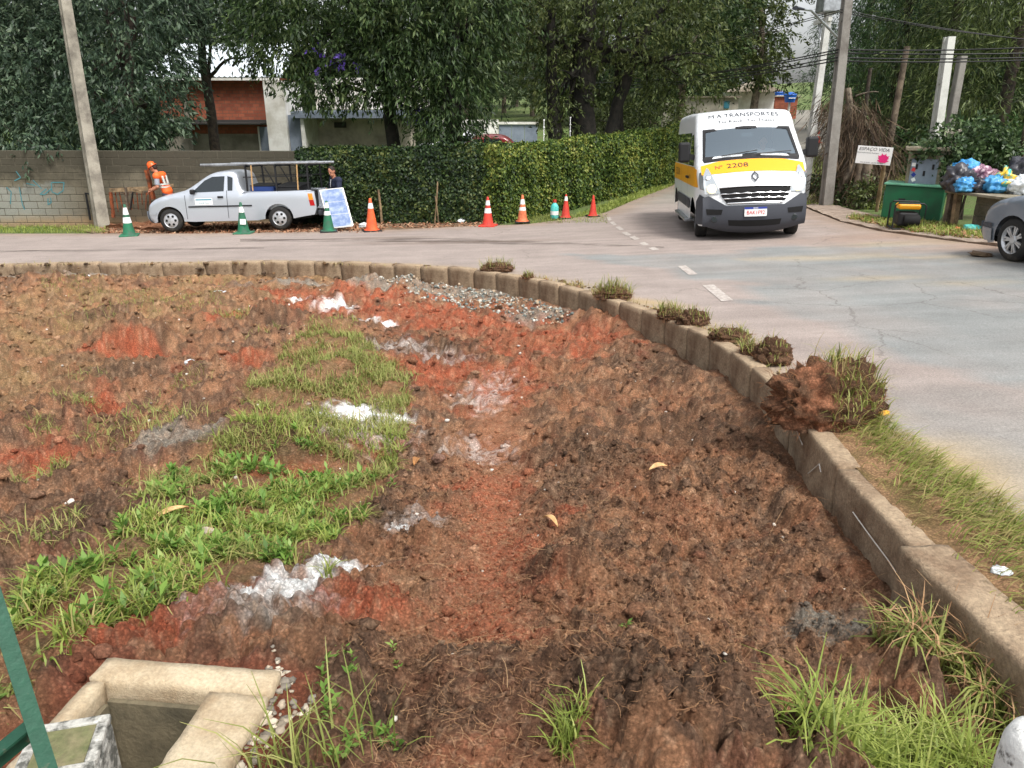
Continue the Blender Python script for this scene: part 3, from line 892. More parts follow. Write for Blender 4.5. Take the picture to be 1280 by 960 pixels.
def scatter_poly(P, n, seed, pad=0.0):
    A = np.array(P); rs = np.random.RandomState(seed)
    lo = A.min(0) - pad; hi = A.max(0) + pad; out = np.zeros((0, 2))
    while len(out) < n:
        c = rs.uniform(lo, hi, (n * 2, 2))
        c = c[inpoly(c[:, 0] + .1 * vn(c[:, 0] * 4, c[:, 1] * 4, 77), c[:, 1], A)]
        out = np.concatenate([out, c])
    return out[:n]
def ondirt(xy, dz=0.0):
    h, _c = dsample(xy[:, 0], xy[:, 1])
    return np.stack([xy[:, 0], xy[:, 1], h + dz], 1)

# the strip of turf left on the bank: clustered blades with bare gaps
xy = scatter_poly(TURF, 46000, 1)
g = fbm(xy[:, 0] * 2.6, xy[:, 1] * 2.6, 301, 3)
gap = emask(xy[:, 0], xy[:, 1], [ell(365, 590, .42, .25, 10), ell(455, 524, .26, .14), ell(250, 640, .3, .1, 25), ell(160, 470, .2, .2)], .3, 4, .4, 302)
wgt = np.clip(.30 + 1.5 * g, .02, 1) * (1 - .93 * gap) * np.clip(1.5 / np.maximum(xy[:, 1], 1) * 1.4 + .25, .3, 1)
xy = xy[np.random.RandomState(2).rand(len(xy)) < wgt]
fresh = fbm(xy[:, 0] * .9, xy[:, 1] * .9, 303, 2) + (4.2 - xy[:, 1]) * .22
B = ondirt(xy, -.01)
for nm, k, mt, L in (('turf_grass', fresh > .05, 'grass_fresh', .12), ('turf_grass', (fresh <= .05), 'grass', .11)):
    o = blades(nm, B[k], L, .008, 1.15, M[mt], 5, flop=1.0)
    tag(o, 'green grass blades growing on the strip of turf left on the bank' if mt == 'grass_fresh' else 'yellowish grass growing on the far end of the turf strip', 'grass', kind='stuff')
kd_ = np.random.RandomState(8).rand(len(B)) < .28
tag(blades('dry_grass', B[kd_] + np.random.RandomState(9).normal(0, .03, (kd_.sum(), 3)) * [1, 1, .1], .11, .006, 1.5, M['grass_dry'], 6), 'dry straw-coloured blades lying through the turf', 'grass', kind='stuff')

# broad-leaved weeds in the turf: rosettes
def rosettes(name, xy, m, seed, L=.07, Wd=.03, k=9, dz=.0, parent=None):
    rs = np.random.RandomState(seed); B = ondirt(xy, dz)
    P = np.repeat(B, k, 0); n = len(P)
    az = rs.uniform(0, 6.28, n); el = rs.uniform(.15, 1.15, n)
    D = np.stack([np.cos(az) * np.cos(el), np.sin(az) * np.cos(el), np.sin(el)], 1)
    N = np.stack([-np.cos(az) * np.sin(el), -np.sin(az) * np.sin(el), np.cos(el)], 1)
    sc = np.repeat(rs.uniform(.6, 1.35, len(B)), k) * rs.uniform(.7, 1.2, n)
    P = P + np.array([0, 0, 1]) * (rs.uniform(0, .05, n) * sc)[:, None]
    V, F = leaf_quads(P, D, N, L * sc, Wd * sc)
    return mobj(name, mesh_np(name, V, F), m, parent)
wp = [tuple(dirt(*p)[:2]) for p in ((500, 610), (420, 690), (300, 742), (215, 775), (120, 815), (25, 870), (-60, 930), (-60, 800), (20, 770), (120, 690), (225, 590), (380, 560))]
wxy = scatter_poly(wp, 800, 11); wxy = wxy[fbm(wxy[:, 0] * 2.6, wxy[:, 1] * 2.6, 301, 3) > -.02]
tag(rosettes('turf_weeds', wxy, M['weed'], 12, .052, .019), 'bright broad-leaved weeds spread through the near turf', 'weeds', kind='stuff')

# sparse tufts on the left slope and elsewhere
def tuft_spots(spots, seed):
    rs = np.random.RandomState(seed); out = []
    for px, py, r, n in spots:
        p = dirt(px, py); a = rs.uniform(0, 6.28, n); rr = r * np.sqrt(rs.rand(n))
        out.append(np.stack([p.x + rr * np.cos(a), p.y + rr * np.sin(a)], 1))
    return np.concatenate(out)
TU = [(300, 400, .35, 420), (110, 400, .6, 300), (140, 375, .6, 250), (95, 520, .2, 260), (160, 545, .35, 320), (220, 540, .3, 220), (190, 500, .2, 160), (115, 480, .2, 90), (70, 610, .1, 90), (20, 605, .06, 60), (30, 680, .3, 320),
      (90, 365, .5, 220), (250, 385, .4, 200), (170, 390, .5, 250), (330, 430, .25, 180), (265, 355, .5, 100), (180, 600, .15, 90), (60, 560, .12, 80), (210, 380, .5, 200), (240, 480, .2, 160)]
B = ondirt(tuft_spots(TU, 21), -.01)
k = np.random.RandomState(3).rand(len(B)) < .6
tag(blades('slope_grass', B[k], .11, .006, 1.3, M['grass'], 22), 'thin green tufts scattered over the left slope', 'grass', kind='stuff')
tag(blades('slope_straw', B[~k], .12, .005, 1.7, M['grass_dry'], 23), 'withered grass scattered over the left slope', 'grass', kind='stuff')
TU2 = [(715, 915, .04, 70), (705, 930, .04, 50), (410, 730, .02, 30)]
B = ondirt(tuft_spots(TU2, 24), -.01)
tag(blades('grass_tuft', B, .11, .005, .9, M['grass_fresh'], 25), 'small green grass tuft growing alone out of the brown soil', 'grass', kind='stuff')
TU3 = [(1110, 960, .16, 420), (1040, 950, .10, 200), (1180, 965, .13, 260), (1000, 975, .08, 90)]
B = ondirt(tuft_spots(TU3, 26), -.02)
tag(blades('long_grass', B, .21, .007, 1.3, M['grass_fresh'], 27), 'long bright green grass drooping over the bank beside the kerb end', 'grass', kind='stuff')
TU4 = [(1190, 850, .2, 260), (1240, 870, .18, 260), (1130, 840, .14, 120), (1260, 920, .15, 200)]
B = ondirt(tuft_spots(TU4, 28), .0)
tag(blades('flattened_grass', B, .20, .011, 1.7, M['grass'], 29), 'flattened broad grass lying on the bank at the foot of the kerb', 'grass', kind='stuff')
tag(blades('dead_stalks', B[::3] + [0, 0, .02], .26, .006, 1.7, M['straw'], 30), 'dead straw stalks mixed into the flattened grass', 'straw', kind='stuff')
TU5 = [(310, 945, .06, 10), (340, 960, .08, 22), (390, 960, .08, 18), (430, 930, .08, 12), (470, 900, .08, 8)]
B = ondirt(tuft_spots(TU5, 31), -.01)
tag(blades('thin_grass', B, .24, .005, .9, M['grass'], 32), 'thin grass stems in front of the concrete box', 'grass', kind='stuff')
tag(rosettes('small_weeds', tuft_spots([(420, 850, .09, 12), (470, 890, .09, 10), (440, 930, .08, 8), (500, 830, .05, 4), (405, 890, .06, 6), (780, 800, .03, 3)], 33), M['weed'], 34, .03, .012, 6), 'small weeds sprouting from the soil beside the concrete box', 'weeds', kind='stuff')

# straw, roots, clods, gravel
def ribbons(name, B, L, w, m, seed, curl=1.2, segs=4):
    rs = np.random.RandomState(seed); n = len(B)
    az = rs.uniform(0, 6.28, n); k = rs.normal(0, curl, n); Ls = L * rs.lognormal(0, .45, n)
    el = rs.uniform(-.05, .5, n)
    V = np.zeros((n, (segs + 1) * 2, 3)); c = B.copy()
    for i in range(segs + 1):
        t = i / segs; a = az + k * t
        d = np.stack([np.cos(a), np.sin(a), np.sin(el) * (1 - 1.7 * t)], 1)
        sv = np.stack([-np.sin(a), np.cos(a), rs.uniform(-.5, .5, n)], 1) * w
        V[:, 2 * i] = c - sv; V[:, 2 * i + 1] = c + sv
        c = c + d * (Ls / segs)[:, None]
    b = (np.arange(n) * (segs + 1) * 2)[:, None]
    F = np.concatenate([b + np.array([[2 * q_, 2 * q_ + 1, 2 * q_ + 3, 2 * q_ + 2]]) for q_ in range(segs)], 0)
    return mobj(name, mesh_np(name, V.reshape(-1, 3), F, True), m)
brown = [tuple(dirt(*p)[:2]) for p in ((560, 430), (760, 420), (940, 520), (1010, 640), (1110, 800), (1000, 990), (420, 990), (500, 640), (520, 520))]
xy = scatter_poly(brown, 42000, 41); rs_ = np.random.RandomState(42)
xy = xy[rs_.rand(len(xy)) < np.clip(2.2 / np.maximum(xy[:, 1], 1) + .1 + .4 * fbm(xy[:, 0] * 2, xy[:, 1] * 2, 43, 2), .1, 1)]
tag(ribbons('dry_roots', ondirt(xy, .006), .030, .0006, M['fibre'], 44, .8, 2), 'fine dry roots and straw strewn over the brown soil', 'roots', kind='stuff')
xy = scatter_poly(brown, 170, 45)
tag(ribbons('long_roots', ondirt(xy, .012), .12, .0009, M['straw'], 46, .8), 'long pale root strands lying loose on the soil', 'roots', kind='stuff')
allp = [tuple(dirt(*p)[:2]) for p in ((-40, 350), (440, 345), (760, 410), (960, 540), (1090, 790), (1000, 990), (420, 990), (470, 700), (-60, 960))]
def clods(name, xy, smin, smax, seed, m, tint=None, sub=1, sink=.3, flat=.75, zadd=None):
    rs = np.random.RandomState(seed); h, C = dsample(xy[:, 0], xy[:, 1]); h = h if zadd is None else zadd(xy, h, rs); Vs = []; Fs = []; Cs = []; b = 0
    protos = [lump(1, 1, flat, seed * 7 + i, sub, .5, 1.5) for i in range(12)]
    for i in range(len(xy)):
        V, F = protos[rs.randint(12)]
        s = smin * (smax / smin) ** (rs.rand() ** 2.2); a = rs.uniform(0, 6.28); c_, s_ = math.cos(a), math.sin(a)
        Vr = np.stack([V[:, 0] * c_ - V[:, 1] * s_, V[:, 0] * s_ + V[:, 1] * c_, V[:, 2]], 1) * s * rs.uniform(.7, 1.25, 3)
        Vs.append(Vr + [xy[i, 0], xy[i, 1], h[i] + s * (flat - sink) * .6]); Fs.append(F + b); b += len(V)
        col = (C[i] if tint is None else np.array(tint[rs.randint(len(tint))])) * rs.uniform(.75, 1.2)
        Cs.append(np.repeat(col[None], len(V), 0))
    me = mesh_np(name, np.concatenate(Vs), np.concatenate(Fs), False)
    colattr(me, np.concatenate(Cs)); return mobj(name, me, m)
xy = scatter_poly(allp, 5200, 51); rs_ = np.random.RandomState(52)
bu, bv = boxuv(xy[:, 0], xy[:, 1]); xy = xy[~((bu > -.05) & (bu < BL1 + .02) & (bv > -.05) & (bv < BL2))]
sg, kd2, _ = kdist(xy[:, 0], xy[:, 1]); xy = xy[sg > .06]
inT = inpoly(xy[:, 0], xy[:, 1], np.array(TURF)); xy = xy[~inT | (rs_.rand(len(xy)) < .15)]
tag(clods('soil_clods', xy, .008, .042, 53, M['soil'], None, 2, .42, .7), 'loose brown and red clods of soil all over the bank', 'soil', kind='stuff')
near = scatter_poly([tuple(dirt(*p)[:2]) for p in ((480, 560), (960, 560), (1090, 800), (1000, 985), (430, 985), (440, 760))], 15000, 54)
tag(clods('soil_crumbs', near, .0035, .014, 55, M['soil']), 'small crumbs of soil on the near part of the bank', 'soil', kind='stuff')
M['stone'] = mat('stone', lin(160, 155, 145), rough=.9, var=.25, attr=True, bs=.2)
gtint = [lin(128, 132, 126), lin(160, 160, 150), lin(190, 188, 178), lin(104, 112, 108), lin(176, 156, 132)]
g1 = [tuple(dirt(*p)[:2]) for p in ((470, 354), (640, 368), (745, 402), (690, 412), (600, 390), (500, 372))]
g2 = scatter_poly(g1, 1500, 56); sg, kd2, _ = kdist(g2[:, 0], g2[:, 1]); g2 = g2[sg > .08]
tag(clods('gravel', g2, .012, .035, 57, M['stone'], gtint), 'grey crushed gravel along the foot of the far kerb', 'gravel', kind='stuff')
g3 = scatter_poly([tuple(dirt(*p)[:2]) for p in ((335, 838), (372, 850), (395, 880), (330, 940), (240, 990), (210, 985), (300, 900))], 260, 58)
tag(clods('rubble', g3, .006, .019, 59, M['stone'], [lin(170, 156, 136), lin(196, 184, 164), lin(150, 138, 120), lin(128, 120, 108)], 2, .45, .55), 'pale broken concrete rubble along the right edge of the drain box', 'rubble', kind='stuff')
g4 = scatter_poly(allp, 420, 60); sg, kd2, _ = kdist(g4[:, 0], g4[:, 1]); g4 = g4[sg > .08]
bu, bv = boxuv(g4[:, 0], g4[:, 1]); g4 = g4[~((bu > -.05) & (bu < BL1 + .02) & (bv > -.05) & (bv < BL2))]
tag(clods('pebbles', g4, .006, .02, 61, M['stone'], [lin(196, 188, 176), lin(216, 210, 200), lin(170, 160, 148)]), 'small pale pebbles scattered over the soil', 'pebbles', kind='stuff')
M['litter_leaf'] = leafmat('litter_leaf', [lin(104, 70, 50), lin(140, 96, 70), lin(166, 124, 96), lin(186, 160, 130)], .1, .9, 2)
def flat_leaves(name, P, m, seed, L=.09, Wd=.05):
    rs = np.random.RandomState(seed); n = len(P)
    az = rs.uniform(0, 6.28, n); el = rs.normal(0, .35, n)
    D = np.stack([np.cos(az) * np.cos(el), np.sin(az) * np.cos(el), np.sin(el)], 1)
    N = unit(np.stack([rs.normal(0, .35, n), rs.normal(0, .35, n), np.ones(n)], 1))
    s = rs.uniform(.6, 1.3, n); V, F = leaf_quads(P, D, N, L * s, Wd * s)
    return mobj(name, mesh_np(name, V, F), m)

# soil and roots clinging to the left part of the kerb
rs_ = np.random.RandomState(63); kk = np.where((KL[:, 0] < -1.2) & (KL[:, 0] > -17))[0]; kk = kk[rs_.randint(0, len(kk), 1100)]
cx_ = KL[kk] - KN[kk] * rs_.uniform(-.12, .16, len(kk))[:, None]
wk = fbm(cx_[:, 0] * .9, cx_[:, 1] * 0, 64, 3) + .25 * (cx_[:, 0] < -5)
cx_ = cx_[rs_.rand(len(cx_)) < np.clip(.35 + 1.2 * wk, .03, 1)]
def _kz(xy, h, rs):
    s_ = kdist(xy[:, 0], xy[:, 1])[0]
    return np.where(s_ < .02, hr(xy[:, 0], xy[:, 1]) + .02, h + rs.uniform(-.02, .16, len(h)) * sm(.16, .03, s_))
o = clods('kerb_soil', cx_, .01, .055, 65, M['soil'], [lin(92, 74, 58), lin(112, 88, 64), lin(76, 62, 50)], 2, .4, .5, _kz)
tag(o, 'dark soil clinging to the left part of the far kerb', 'soil', kind='stuff')
Bk = np.stack([cx_[:, 0], cx_[:, 1], hr(cx_[:, 0], cx_[:, 1]) + .02], 1)
tag(blades('kerb_grass', Bk[::2], .09, .008, 1.6, M['grass_dry'], 66), 'withered grass roots hanging on the far kerb', 'grass', kind='stuff')

# a few big dead leaves, each lying on its own
def big_leaf(px, py, L, Wd, rz, label, col):
    p = dirt(px, py); h, _c = dsample(np.array([p.x]), np.array([p.y]))
    o = MB()
    n = 8; vs = []; fs = []
    for i in range(n + 1):
        t = i / n; w = Wd * math.sin(math.pi * min(1, t * .96 + .03)) ** .8 * .5
        zc = .03 * math.sin(t * 3) + .01
        vs += [(L * (t - .5), -w, zc + .012), (L * (t - .5), 0, zc), (L * (t - .5), w, zc + .012)]
    for i in range(n):
        for j in range(2): fs.append((3 * i + j, 3 * i + 3 + j, 3 * i + 4 + j, 3 * i + 1 + j))
    ob = o.add(vs, fs).build('dead_leaf', col, None, True); ob.location = (p.x, p.y, float(h[0]) + .02); ob.rotation_euler = (.1, -.05, rz)
    tag(ob, label, 'leaf')
M['tan_leaf'] = mat('tan_leaf', lin(206, 172, 122), lin(170, 128, 84), rough=.8, scale=20, var=.15)
M['brown_leaf'] = mat('brown_leaf', lin(170, 120, 70), lin(120, 84, 54), rough=.8, scale=20, var=.15)
big_leaf(215, 660, .20, .045, .75, 'long tan dead leaf lying across the turf strip', M['tan_leaf'])
big_leaf(520, 580, .10, .05, 1.4, 'orange-brown curled leaf on the soil beside the turf edge', M['brown_leaf'])
big_leaf(257, 676, .13, .08, .9, 'broad grey-tan dead leaf in the near weeds', M['concrete'])
big_leaf(687, 672, .11, .035, 2.3, 'pale curled leaf beside the red strip of soil', M['tan_leaf'])
big_leaf(822, 600, .13, .05, .2, 'flat pale leaf on the brown soil near the kerb', M['tan_leaf'])

# ------------------------------------------------------------------ sod clumps thrown on the kerb
def sod(px, py, rx, ry, rz, nbl, bl, seed, label, lift=.0, red=False, lean=1.0):
    p = road(px, py, .04)
    t = thing('sod_clump', label, 'sod', (p.x, p.y, rz_(p.x, p.y) + .03), 0, 'clumps of sod thrown along the kerb')
    V, F = lump(rx, ry, rz, seed, 5, .27, 3.0)
    V[:, 2] = np.maximum(V[:, 2], -.35 * rz) + .3 * rz
    me = mesh_np('soil', V, F, True)
    n = (fbm(V[:, 0] * 12, V[:, 2] * 12, seed, 3) + fbm(V[:, 1] * 12, V[:, 2] * 12, seed + 4, 3)) * .6
    m = (sm(-.4, .5, n) * (1 - sm(-.3 * rx, .35 * rx, V[:, 0])))[:, None] if red else np.zeros((len(V), 1))
    C = np.array(lin(92, 70, 54)) * (1 - m) + np.array(lin(138, 94, 70)) * m
    colattr(me, C * (1 + .25 * n[:, None]))
    mobj('soil', me, M['soil'], t)
    rs = np.random.RandomState(seed); k = rs.randint(0, len(V), nbl * 4)
    B = V[k]; w = (B[:, 0] > -.1 * rx) & (B[:, 2] > .0) if red else (B[:, 2] > .15 * rz)
    B = B[w][:nbl]
    h = max(1, int(len(B) * .6))
    tag(blades('grass_blades', B[:h], bl, .008, lean, M['grass'], seed + 1, t), kind='stuff')
    tag(blades('dry_blades', B[h:], bl * 1.05, .006, lean * 1.2, M['grass_dry'], seed + 2, t), kind='stuff')
    kk = rs.randint(0, len(V), int(nbl * 4)); Br = V[kk]
    nrm = unit(Br / [rx, ry, rz])
    Lr = rs.uniform(.025, .08, len(Br))[:, None]
    Vv, Ff = leaf_quads(Br, unit(nrm + rs.normal(0, .6, nrm.shape)), unit(rs.normal(0, 1, nrm.shape)), Lr, np.full(len(Br), .0028))
    tag(mobj('roots', mesh_np('roots', Vv, Ff), M['root'], t), kind='stuff')
    return t
sod(622, 337, .24, .14, .09, 110, .16, 1, 'low sod clump with wispy stalks at the start of the kerb bend')
sod(660, 347, .08, .07, .05, 70, .10, 2, 'tiny green sod tuft just after the wispy-stalked clump')
sod(766, 371, .22, .15, .10, 240, .17, 3, 'leafy green sod clump on the kerb near the first lane dash')
sod(836, 396, .13, .11, .08, 120, .14, 4, 'green tuft of sod touching the dark clod on the kerb')
sod(866, 402, .16, .12, .10, 60, .10, 5, 'dark bare clod of sod beside the second lane dash')
sod(912, 423, .18, .10, .08, 70, .12, 6, 'flat broken sod crumbling along the kerb top')
sod(938, 441, .09, .09, .06, 80, .13, 7, 'small grassy sod next to the spiky dark clump')
sod(966, 449, .15, .12, .14, 60, .08, 8, 'round dark spiky sod clump behind the big one')
sod(1028, 522, .36, .24, .30, 620, .15, 9, 'big overturned red-brown sod clump hanging over the kerb', red=True)

# crumbs of soil and wisps of grass all along the back of the kerb
rs_ = np.random.RandomState(68); kk = np.where((KL[:, 1] < 11.2) & (KL[:, 1] > 4.6) & (KL[:, 0] > 0))[0]; kk = kk[rs_.randint(0, len(kk), 1500)]
fx = KL[kk] + KN[kk] * (.14 + np.abs(rs_.normal(0, .12, len(kk))))[:, None]
fx = fx[rs_.rand(len(fx)) < np.clip(.5 + 1.1 * fbm(fx[:, 0] * 1.6, fx[:, 1] * 1.6, 69, 2) + .06 * (8 - fx[:, 1]), .08, 1)]
o = clods('kerb_crumbs', fx, .006, .035, 70, M['soil'], [lin(120, 94, 70), lin(150, 122, 92), lin(86, 68, 54)], 2, .4, .6, lambda xy, h, rs: hr(xy[:, 0], xy[:, 1]))
tag(o, 'crumbs of soil strewn along the road side of the kerb', 'soil', kind='stuff')
Bk = np.stack([fx[:, 0], fx[:, 1], hr(fx[:, 0], fx[:, 1]) - .005], 1); Bk = np.repeat(Bk[::2], 2, 0) + rs_.normal(0, .02, (len(Bk[::2]) * 2, 3)) * [1, 1, 0]
tag(blades('kerb_wisps', Bk, .10, .006, 1.4, M['grass_dry'], 67), 'wisps of dry grass along the road side of the kerb', 'grass', kind='stuff')

# verge between kerb and road
ve = [tuple(road(*p)[:2]) for p in ((985, 470), (1060, 505), (1110, 535), (1180, 590), (1280, 660), (1420, 780), (1420, 1100), (1330, 960))]
vk = [tuple(KL[i] + KN[i] * .11) for i in range(len(KL)) if KL[i][1] < 5.6 and KL[i][1] > .2][::4]
VP = vk + [tuple(p) for p in reversed(ve[:6])]
VP = vk + [(3.3, .2), (3.0, 1.5)] + [tuple(road(*p)[:2]) for p in ((1290, 665), (1180, 590), (1110, 535), (1060, 505), (1000, 478))]
vs, tri = cdt_mesh(VP, .04)
x, y = vs[:, 0], vs[:, 1]
eb = np.full(len(x), 1e9)
for p in arcpts(np.array(VP[len(vk):]), .08): eb = np.minimum(eb, np.hypot(x - p[0], y - p[1]))
kv_ = -kdist(x, y)[0] - .12
kw_ = sm(0, .22, kv_)
z = hr(x, y) + .006 + .012 * (1 - kw_) + (.035 * sm(0, .3, eb) * (1 + .8 * fbm(x * 6, y * 6, 401, 3)) + .012 * fbm(x * 18, y * 18, 402, 2) * sm(0, .15, eb)) * kw_
me = mesh_np('grass_verge', np.stack([x, y, z], 1), tri, True)
n = fbm(x * 4, y * 4, 403, 3); m = sm(-.3, .5, n)[:, None]
Cv = np.array(lin(150, 118, 88)) * (1 - m) + np.array(lin(112, 96, 62)) * m
w = (1 - sm(.02, .2, eb))[:, None]; Cv = Cv * (1 - w) + np.array(lin(190, 168, 140)) * w
colattr(me, Cv)
tag(mobj('grass_verge', me, M['soil']), kind='structure')
xy = scatter_poly(VP, 19000, 71); rs_ = np.random.RandomState(72)
kdv = kdist(xy[:, 0], xy[:, 1])[0]
dens = np.clip(sm(.16, .36, -kdv) * (.75 + .5 * fbm(xy[:, 0] * 3, xy[:, 1] * 3, 73, 3)), .07, 1); xy = xy[(rs_.rand(len(xy)) < dens)]
B = np.stack([xy[:, 0], xy[:, 1], hr(xy[:, 0], xy[:, 1]) + .02], 1)
k = rs_.rand(len(B)) < .52
tag(blades('verge_grass', B[k], .12, .006, 1.5, M['grass_fresh'], 74, azim=R(-20)), 'green grass combed over on the verge between kerb and road', 'grass', kind='stuff')
tag(blades('verge_straw', B[~k], .13, .005, 1.7, M['grass_dry'], 75, azim=R(-20)), 'pale dry grass mixed into the roadside verge', 'grass', kind='stuff')

# ------------------------------------------------------------------ concrete drain box, block, railing, guard stone
box = thing('drain_box', 'open rectangular concrete drain box set in the red soil pit', 'drain box', tuple(_b0), math.atan2(BE1.y, BE1.x))
sgn2 = 1 if BE2.dot(Vector((-BE1.y, BE1.x, 0))) > 0 else -1
M['box_concrete'] = mat('box_concrete', lin(200, 184, 156), lin(160, 138, 108), rough=.93, scale=5, bs=.45, bscale=170, var=.25, fine=90, lo=.4, hi=.7)
def rough_slab(name, u0, u1, v0, v1, z0, z1, m, parent, seed, n=.012, step=.03):
    """block with a finely roughened surface (local coords, v towards the camera)"""
    L, Wd, H = u1 - u0, v1 - v0, z1 - z0
    nx, ny, nz = max(2, int(L / step)), max(2, int(Wd / step)), max(2, int(H / step))
    me = stone_mesh(L, Wd, H, seed, nx, ny, nz)
    o = mobj(name, me, m, parent)
    o.location = ((u0 + u1) / 2, v0 if sgn2 > 0 else -v1, z1); return o
WT = .10; RT = .19
rough_slab('back_wall', 0, BL1, 0, WT, -1.1, 0, M['box_concrete'], box, 501)
rough_slab('left_wall', 0, .06, WT + .002, BL2, -1.1, -.004, M['box_concrete'], box, 502)
rough_slab('right_wall', BL1 - RT, BL1, WT + .002, BL2, -1.1, -.006, M['box_concrete'], box, 503)
rough_slab('front_wall', .062, BL1 - RT - .002, BL2 - .15, BL2, -1.1, -.01, M['box_concrete'], box, 504)
rough_slab('floor', .062, BL1 - RT - .002, WT + .004, BL2 - .152, -1.1, -1.0, M['box_concrete'], box, 505, step=.1)

M['lining_concrete'] = mat('lining_concrete', lin(118, 108, 86), lin(84, 78, 62), rough=.85, scale=4, bs=.3, bscale=60, var=.2)  # darker grey-brown concrete for the panels inside the box
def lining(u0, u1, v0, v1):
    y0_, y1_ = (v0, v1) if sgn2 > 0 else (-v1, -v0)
    MB().box(((u0 + u1) / 2, (y0_ + y1_) / 2, -.53), (u1 - u0, y1_ - y0_, .94)).build('inner_lining', M['lining_concrete'], box)
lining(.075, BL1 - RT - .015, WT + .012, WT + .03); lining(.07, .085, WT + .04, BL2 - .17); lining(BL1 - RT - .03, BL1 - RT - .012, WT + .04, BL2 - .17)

pb = onz(75, 925, 1.75)
pil = thing('concrete_block', 'squat weathered concrete block with a mossy recessed top beside the green railing', 'block', (pb.x, pb.y, 1.05), R(14))
M['lichen_concrete'] = mat('lichen_concrete', lin(186, 184, 176), lin(92, 92, 86), rough=.95, scale=26, bs=.5, bscale=60, var=.3, lo=.42, hi=.58)
M['moss'] = mat('moss', lin(128, 120, 90), lin(98, 104, 66), rough=.95, scale=12, bs=.4, bscale=60, var=.25)
MB().box((0, 0, .33), (.17, .17, .66)).build('block_body', M['lichen_concrete'], pil, bevel=.012)
for (cx, cy, dx, dy) in ((0, .072, .17, .026), (0, -.072, .17, .026), (.072, 0, .026, .116), (-.072, 0, .026, .116)):
    MB().box((cx, cy, .672), (dx, dy, .02)).build('top_rim', M['lichen_concrete'], pil, bevel=.005)
MB().box((0, 0, .668), (.117, .117, .02)).build('mossy_top', M['moss'], pil)

M['green_steel'] = mat('green_steel', lin(34, 76, 58), lin(104, 92, 78), rough=.55, metal=.2, scale=30, lo=.62, hi=.72, var=.2, bs=.15)
ra = atD(0, 770, .95); rb = atD(62, 965, .86)
rail = thing('steel_railing', 'green painted angle-steel railing in front of the concrete block', 'railing')
dv = (rb - ra).normalized()
b = MB(); b.bar(ra - dv * .5, rb + dv * .45, .004, .022); b.bar(ra - dv * .5 + Vector((.009, -.011, 0)), rb + dv * .45 + Vector((.009, -.011, 0)), .022, .004); b.build('upright', M['green_steel'], rail)
tp_ = ra - dv * .5; MB().bar(tp_ + Vector((.02, 0, .0)), tp_ + Vector((-1.5, -.9, .0)), .03, .03).build('top_rail', M['green_steel'], rail)
rc = atD(38, 905, .895); rd = atD(-60, 985, .80)
b = MB(); b.bar(rc, rd + (rd - rc) * 1.5, .022, .004); b.bar(rc + Vector((0, .012, -.016)), rd + (rd - rc) * 1.5 + Vector((0, .012, -.016)), .004, .03); b.build('brace', M['green_steel'], rail)

M['whitewash'] = mat('whitewash', lin(226, 226, 222), lin(96, 92, 86), rough=.9, scale=22, bs=.3, bscale=50, var=.15, lo=.58, hi=.68)
gs = onz(1300, 925, 1.78)
b = MB(); b.lathe([(.085, -1.0), (.085, -.1), (.083, -.05), (.073, -.02), (.055, -.004), (.03, .004), (.001, .006)], 28)
o = b.build('guard_post', M['whitewash'], None, True); o.location = (gs.x + .02, gs.y, 1.80); tag(o, 'stout whitewashed round-topped post at the end of the kerb', 'post')

# ------------------------------------------------------------------ block wall on the left
WA, WB = Vector((-27.0, 22.95)), Vector((-5.55, 22.3))
wdir = (WB - WA).normalized(); wang = math.atan2(wdir.y, wdir.x); WL = (WB - WA).length
WZ0 = -.32
wall = thing('block_wall', 'long grimy concrete block wall behind the pickup truck, painted pale low down', 'wall', (WA.x, WA.y, WZ0), wang)
m_w, nt_, p_ = newmat('wall_block')
_g = nt_.nodes.new('ShaderNodeNewGeometry'); _po = _g.outputs['Position']
_oi = nt_.nodes.new('ShaderNodeObjectInfo')
_sx = nt_.nodes.new('ShaderNodeSeparateXYZ'); nt_.links.new(_po, _sx.inputs[0])
def math_(nt, op, a, b=None, c=None):
    n = nt.nodes.new('ShaderNodeMath'); n.operation = op
    for i, v in enumerate((a, b, c)):
        if v is None: continue
        if hasattr(v, 'links'): nt.links.new(v, n.inputs[i])
        else: n.inputs[i].default_value = v
    return n.outputs[0]
_n1 = noise(nt_, 1.1, 6, .65, _po)
_mould = math_(nt_, 'MULTIPLY_ADD', _n1, 1.6, math_(nt_, 'MULTIPLY', math_(nt_, 'ADD', _sx.outputs[2], -1.75), .7))
_c = mixc(nt_, ramp(nt_, _oi.outputs['Random'], [(0.0, 0.0), (1.0, 1.0)]), lin(102, 95, 80), lin(114, 107, 90))
_c = mixc(nt_, ramp(nt_, _mould, [(.12, 0.0), (.55, .92)]), _c, lin(66, 62, 50))
_pm = math_(nt_, 'MULTIPLY_ADD', _n1, 1.5, math_(nt_, 'MULTIPLY', math_(nt_, 'ADD', math_(nt_, 'MULTIPLY', _sx.outputs[2], -1.0), .95), 1.1))
_px = ramp(nt_, math_(nt_, 'MULTIPLY_ADD', _sx.outputs[0], .25, 4.0), [(.52, 1.0), (.95, .0)])
_c = mixc(nt_, math_(nt_, 'MULTIPLY', ramp(nt_, _pm, [(.72, 0.0), (.84, .5)]), _px), _c, lin(160, 164, 158))
_c = mixc(nt_, ramp(nt_, math_(nt_, 'MULTIPLY_ADD', _n1, .6, math_(nt_, 'MULTIPLY', _sx.outputs[2], -1.4)), [(.1, 0.0), (.5, .8)]), _c, lin(150, 124, 90))
_c = mixc(nt_, 1.0, _c, ramp(nt_, noise(nt_, 40, 4, .7, _po), [(.3, .78), (.7, 1.12)]), 'MULTIPLY')
nt_.links.new(_c, p_.inputs['Base Color']); p_.inputs['Roughness'].default_value = .93
